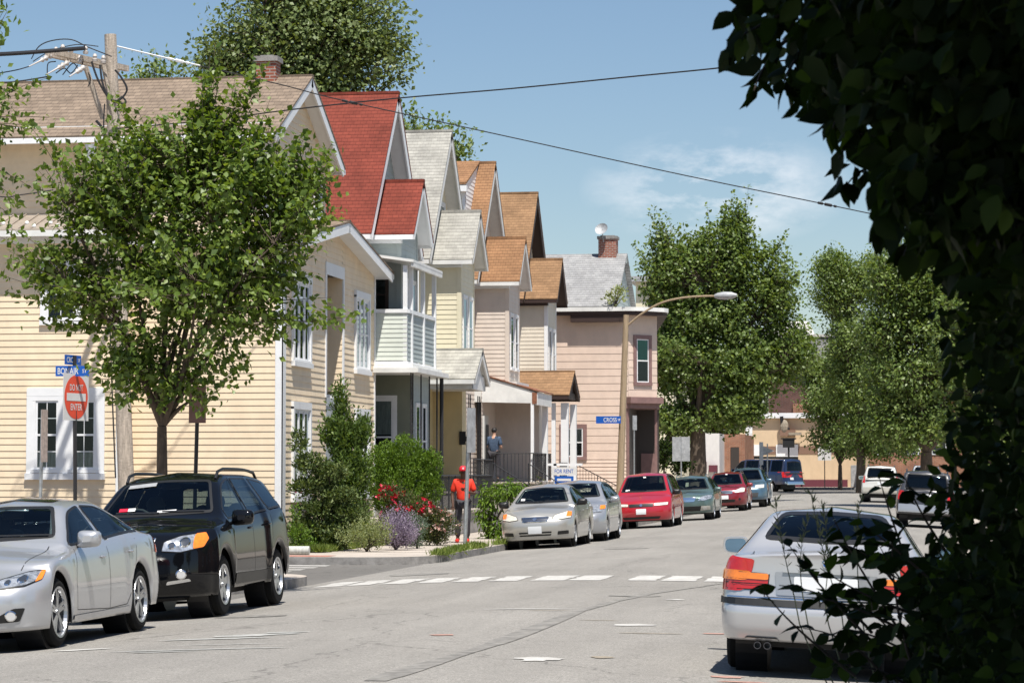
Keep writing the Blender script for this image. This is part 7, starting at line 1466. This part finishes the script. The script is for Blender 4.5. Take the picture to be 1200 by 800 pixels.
# ================================================================== right-hand kerb side
Hh = thing('brick_house', 'long brick house on the right side of the street hidden behind the dark foliage', 'house', (14, 46, .05)); b = MB(); b.box(9, 19, 30, 62, 0, 8.5); b.build('wall', M['brick_far'], Hh); b = MB(); b.prism([(8.5, 29.5, 8.5), (19.5, 29.5, 8.5), (14, 29.5, 12)], (0, 33, 0)); b.build('roof', M['slate'], Hh)
for z_ in (1.6, 5.0):
    for yy in (33, 37, 41, 45, 49, 53, 57): window(Hh, (Vector((9, yy, 0)), Vector((0, -1, 0)), Vector((-1, 0, 0))), 0, z_, .9, 1.6)
for i, (X_, Y_) in enumerate([(6.0, 20.0), (6.5, 36.0), (6.2, 62.0)]):
    tree('broad tree on the right pavement, %s' % ('nearest the camera', 'in front of the long brick house', 'farthest along')[i], (X_, Y_, .05), np.array([X_, Y_, 2.6]), [((X_, Y_, 5.2), (2.2, 2.6, 1.9)), ((X_ + 1, Y_ + 1, 6.6), (2, 2, 1.5)), ((X_ - .3, Y_ - 1.6, 4.6), (1.8, 1.8, 1.2))], ntip=330, per=24, leaf=.2, tr=.2, nlimb=8, spread=.3, lm='leaf_b', twig=.6)
# low wall, steps, pipe, bin
b = MB(); b.box(-12.75, -12.35, 66.3, 76.4, .0, .62, 0); b.box(-12.8, -12.3, 66.25, 76.45, .62, .70, 1); o = b.build('stone_wall', [M['foundation'], M['concrete']]); tag(o, 'low stone retaining wall in front of the red roofed and grey roofed houses', 'wall')
for i in range(3): pass
b = MB()
for i in range(3): b.box(-14.2, -12.3 - .32 * i, 64.4, 66.1, .06, .06 + .17 * (i + 1), 0 if i % 2 else 1)
tag(b.build('entry_steps', [M['brick_red'], M['concrete']]), 'three brick and concrete steps behind the man in red', 'steps')
G0 = thing('iron_fence', 'black iron picket fence on the low wall behind the man in red', 'fence', (-12.55, 70, .7)); railing(G0, -12.55, 66.4, -12.55, 76.3, .68, .68, .95, name='pickets')
b = MB(); p = vec(347, 647, 53.2); b.tube([Vector((p.x - .25, p.y, .15)), Vector((p.x + .28, p.y + .02, .15))], .085, 14); tag(b.build('pipe', M['curtain'], smooth=True), 'short white pipe lying at the garden edge behind the black SUV', 'pipe')
b = MB(); b.box(-13.2, -11.6, 50.75, 51.5, .061, .066); tag(b.build('tactile_paving', mat('brick_pink_paving', (.36, .16, .12), .85, var=.2)), kind='structure')
b = MB(); p = at(897, 150); b.box(p[0] - .25, p[0] + .35, p[1], p[1] + .4, rise(150) + .0, rise(150) + .75); tag(b.build('utility_box', M['white2'], bevel=.04), 'small white box at the kerb by the blue SUV', 'utility box')
for px, lab in ((722, 'white rubbish bag leaning on the lamp pole, left one'), (733, 'white rubbish bag by the minivan roof, right of the lamp pole')):
    p = vec(px, 556, 96); b = MB(); V = []; n = 14
    for i in range(9):
        for j in range(n):
            a, t = 2 * PI * j / n, PI * i / 8; rr = .32 * math.sin(t) * (1 + .12 * math.sin(3 * a + i)); V.append((p.x + rr * math.cos(a), p.y + rr * math.sin(a), p.z + .05 - .38 * -math.cos(t)))
    b.add(V, [(i * n + j, (i + 1) * n + j, (i + 1) * n + (j + 1) % n, i * n + (j + 1) % n) for i in range(8) for j in range(n)])
    if px == 722: b.box(-13.2, -11.55, p.y - .5, p.y + .6, .05, p.z - .33) if False else None
# ================================================================== people
def skin(name, verts, edges, rad, m, parent, sub=2, root=0):
    me = bpy.data.meshes.new(name); me.from_pydata([tuple(v) for v in verts], edges, []); o = bpy.data.objects.new(name, me); COL.objects.link(o)
    o.modifiers.new('skin', 'SKIN'); sv = me.skin_vertices[0].data
    for i, r_ in enumerate(rad):
        sv[i].radius = (r_, r_) if not hasattr(r_, '__len__') else r_; sv[i].use_root = (i == root)
    s_ = o.modifiers.new('sub', 'SUBSURF'); s_.levels = sub; s_.render_levels = sub
    bpy.context.view_layer.update(); ev = o.evaluated_get(bpy.context.evaluated_depsgraph_get()); m2 = bpy.data.meshes.new_from_object(ev); bpy.data.objects.remove(o)
    m2.materials.clear(); m2.materials.append(M[m]); m2.polygons.foreach_set('use_smooth', [True] * len(m2.polygons)); r = bpy.data.objects.new(name, m2); COL.objects.link(r); r.parent = parent; return r
M['skin_dark'] = mat('dark_skin', (.09, .045, .028), .5); M['skin_light'] = mat('light_skin', (.50, .30, .21), .5)
M['shirt_red'] = mat('red_shirt', (.72, .035, .012), .75, var=.15, vscale=6); M['jeans'] = mat('dark_jeans', (.035, .033, .04), .8, var=.3, vscale=8); M['cap_red'] = mat('red_cap', (.62, .015, .035), .6); M['shoe_red'] = mat('red_shoes', (.65, .03, .02), .5)
M['shirt_blue'] = mat('dark_blue_shirt', (.045, .075, .13), .8, var=.4, vscale=18); M['hair'] = mat('black_hair', (.012, .01, .01), .6)
def person(label, loc, rz, h, sk, shirt, pants, hair=None, cap=None, shoes='black', phone=True, arms='phone'):
    T = thing('person', label, 'person', loc, rz); k = h / 1.78
    # local: facing -y
    J = dict(pel=(0, 0, .98), wst=(0, .0, 1.10), chest=(0, -.01, 1.32), nk=(0, .0, 1.49), nk2=(0, -.015, 1.54), hd=(0, -.035, 1.64), hd2=(0, -.03, 1.72))
    J.update(hL=(-.10, 0, .93), kL=(-.12, -.03, .51), aL=(-.13, .02, .09), fL=(-.14, -.05, .035), tL=(-.15, -.17, .03), hR=(.10, 0, .93), kR=(.10, -.08, .52), aR=(.10, .0, .10), fR=(.10, -.08, .035), tR=(.10, -.20, .03))
    J.update(sL=(-.19, .0, 1.43), sR=(.19, .0, 1.43))
    if arms == 'phone': J.update(eL=(-.26, .02, 1.14), wL=(-.24, -.08, .90), gL=(-.235, -.11, .81), eR=(.27, -.02, 1.15), wR=(.08, -.26, 1.20), gR=(.02, -.30, 1.24))
    else: J.update(eL=(-.24, .0, 1.14), wL=(-.20, -.2, 1.12), gL=(-.17, -.27, 1.14), eR=(.26, .03, 1.15), wR=(.30, .04, .92), gR=(.31, .03, .84))
    names = list(J); V = [Vector(J[n]) * k for n in names]; ix = {n: i for i, n in enumerate(names)}
    E = [('pel', 'wst'), ('wst', 'chest'), ('chest', 'nk'), ('nk', 'nk2'), ('nk2', 'hd'), ('hd', 'hd2'), ('pel', 'hL'), ('hL', 'kL'), ('kL', 'aL'), ('aL', 'fL'), ('fL', 'tL'), ('pel', 'hR'), ('hR', 'kR'), ('kR', 'aR'), ('aR', 'fR'), ('fR', 'tR'), ('chest', 'sL'), ('sL', 'eL'), ('eL', 'wL'), ('wL', 'gL'), ('chest', 'sR'), ('sR', 'eR'), ('eR', 'wR'), ('wR', 'gR')]
    rd = dict(pel=(.14, .10), wst=(.135, .095), chest=(.16, .11), nk=.062, nk2=.055, hd=(.082, .095), hd2=(.072, .085), hL=.09, kL=.062, aL=.042, fL=.045, tL=.032, hR=.09, kR=.062, aR=.042, fR=.045, tR=.032, sL=.062, sR=.062, eL=.045, wL=.03, gL=(.022, .035), eR=.045, wR=.03, gR=(.022, .035))
    sc = lambda r_: tuple(q * k for q in r_) if hasattr(r_, '__len__') else r_ * k
    body = skin('body', V, [(ix[a], ix[c]) for a, c in E], [sc(rd[n]) for n in names], sk, T)
    # fingers
    for g, w_ in (('gL', 'wL'), ('gR', 'wR')):
        gg, ww = Vector(J[g]) * k, Vector(J[w_]) * k; dr = (gg - ww).normalized(); sd = dr.cross(Vector((0, 1, .2))).normalized(); b = MB()
        for q in range(4): o_ = (q - 1.5) * .019 * k; L_f = (.075, .085, .08, .062)[q] * k; b.tube([gg + sd * o_, gg + sd * o_ + dr * L_f * .5 + Vector((0, -.008, 0)), gg + sd * o_ + dr * L_f + Vector((0, -.022, 0))], [.0095 * k, .009 * k, .006 * k], 6)
        b.tube([ww.lerp(gg, .5) - sd * .02, gg - sd * .05, gg - sd * .055 + dr * .03], [.012 * k, .011 * k, .007 * k], 6); b.build('fingers', M[sk], T, world=False, smooth=True)
    sub = lambda nm, ns, es, rr, m: skin(nm, [Vector(J[n]) * k if isinstance(n, str) else Vector(n) * k for n in ns], es, [sc(r_) for r_ in rr], m, T)
    mid = lambda a, c, t: tuple(Vector(J[a]).lerp(Vector(J[c]), t))
    sub('shirt', [(0, 0, .92), 'wst', 'chest', (0, 0, 1.475), 'sL', mid('sL', 'eL', .85), 'sR', mid('sR', 'eR', .85)], [(0, 1), (1, 2), (2, 3), (2, 4), (4, 5), (2, 6), (6, 7)], [(.175, .125), (.165, .12), (.185, .13), (.085, .08), .082, .075, .082, .075], shirt)
    sub('trousers', ['pel', 'hL', 'kL', (J['aL'][0], J['aL'][1], .12), 'hR', 'kR', (J['aR'][0], J['aR'][1], .12)], [(0, 1), (1, 2), (2, 3), (0, 4), (4, 5), (5, 6)], [(.155, .115), .108, .08, .068, .108, .08, .068], pants)
    for s_ in 'LR': a, f, t = (Vector(J[n + s_]) * k for n in 'aft'); b = MB(); b.ell((f.x, f.y - .03, .05), (.052 * k, .15 * k, .05 * k), 12, 8); b.ell((a.x, a.y + .01, .085), (.048, .06, .05), 10, 6); b.build('shoe', M[shoes], T, world=False, smooth=True)
    hc = Vector((0, -.035, 1.665)) * k; b = MB(); b.ell(hc + Vector((0, -.095, -.01)), (.013, .02, .02), 8, 6); b.ell(hc + Vector((.083, .0, -.01)), (.012, .022, .032), 8, 6); b.ell(hc + Vector((-.083, .0, -.01)), (.012, .022, .032), 8, 6); b.ell(hc + Vector((0, -.088, -.05)), (.026, .012, .008), 8, 6); b.build('face_features', M[sk], T, world=False, smooth=True)
    b = MB(); b.ell(hc + Vector((.03, -.088, .015)), (.011, .008, .008), 8, 6); b.ell(hc + Vector((-.03, -.088, .015)), (.011, .008, .008), 8, 6); b.build('eyes', M['hair'], T, world=False)
    if cap: 
        b = MB(); b.lathe([(.098, -.01), (.101, .03), (.09, .075), (.06, .105), (.0, .115)], hc + Vector((0, .005, .03)), (0, -.12, 1), 18); 
        P = [hc + Vector((x_, -.08 - .10 * math.sqrt(max(0, 1 - (x_ / .085) ** 2)), .03)) for x_ in np.linspace(-.085, .085, 9)]; b.prism([hc + Vector((-.088, -.04, .04))] + P + [hc + Vector((.088, -.04, .04))], (0, 0, .012)); b.build('cap', M[cap], T, world=False, smooth=True)
        b = MB(); b.box(hc.x - .02, hc.x + .02, hc.y - .112, hc.y - .10, hc.z + .06, hc.z + .10); b.build('cap_badge', M['signwhite'], T, world=False)
    if hair: b = MB(); b.ell(hc + Vector((0, .014, .028)), (.094, .10, .095), 16, 10); b.build('hair', M[hair], T, world=False, smooth=True)
    return T
mx_, my_ = at(543, 62.5); person('man in red cap, red T-shirt and dark jeans walking on the pavement looking down', (mx_, my_, .06), R(8), 1.78, 'skin_dark', 'shirt_red', 'jeans', cap='cap_red', shoes='shoe_red')
p = thing('phone', 'phone held by the man in the red cap', 'phone', (mx_, my_, 1.2)); b = MB(); q = Vector((mx_ + .03, my_ - .35, 1.33)); b.box(q.x - .04, q.x + .04, q.y - .06, q.y + .06, q.z - .006, q.z + .006); o = b.build('phone', M['black']); tag(o, 'small dark phone in the hands of the man in the red cap', 'phone'); bpy.data.objects.remove(p)
mx_, my_ = at(579, 88.2); person('dark haired man in a dark blue T-shirt standing on the porch with the awning', (mx_, my_, 1.4), R(170), 1.80, 'skin_light', 'shirt_blue', 'jeans', hair='hair', arms='door')
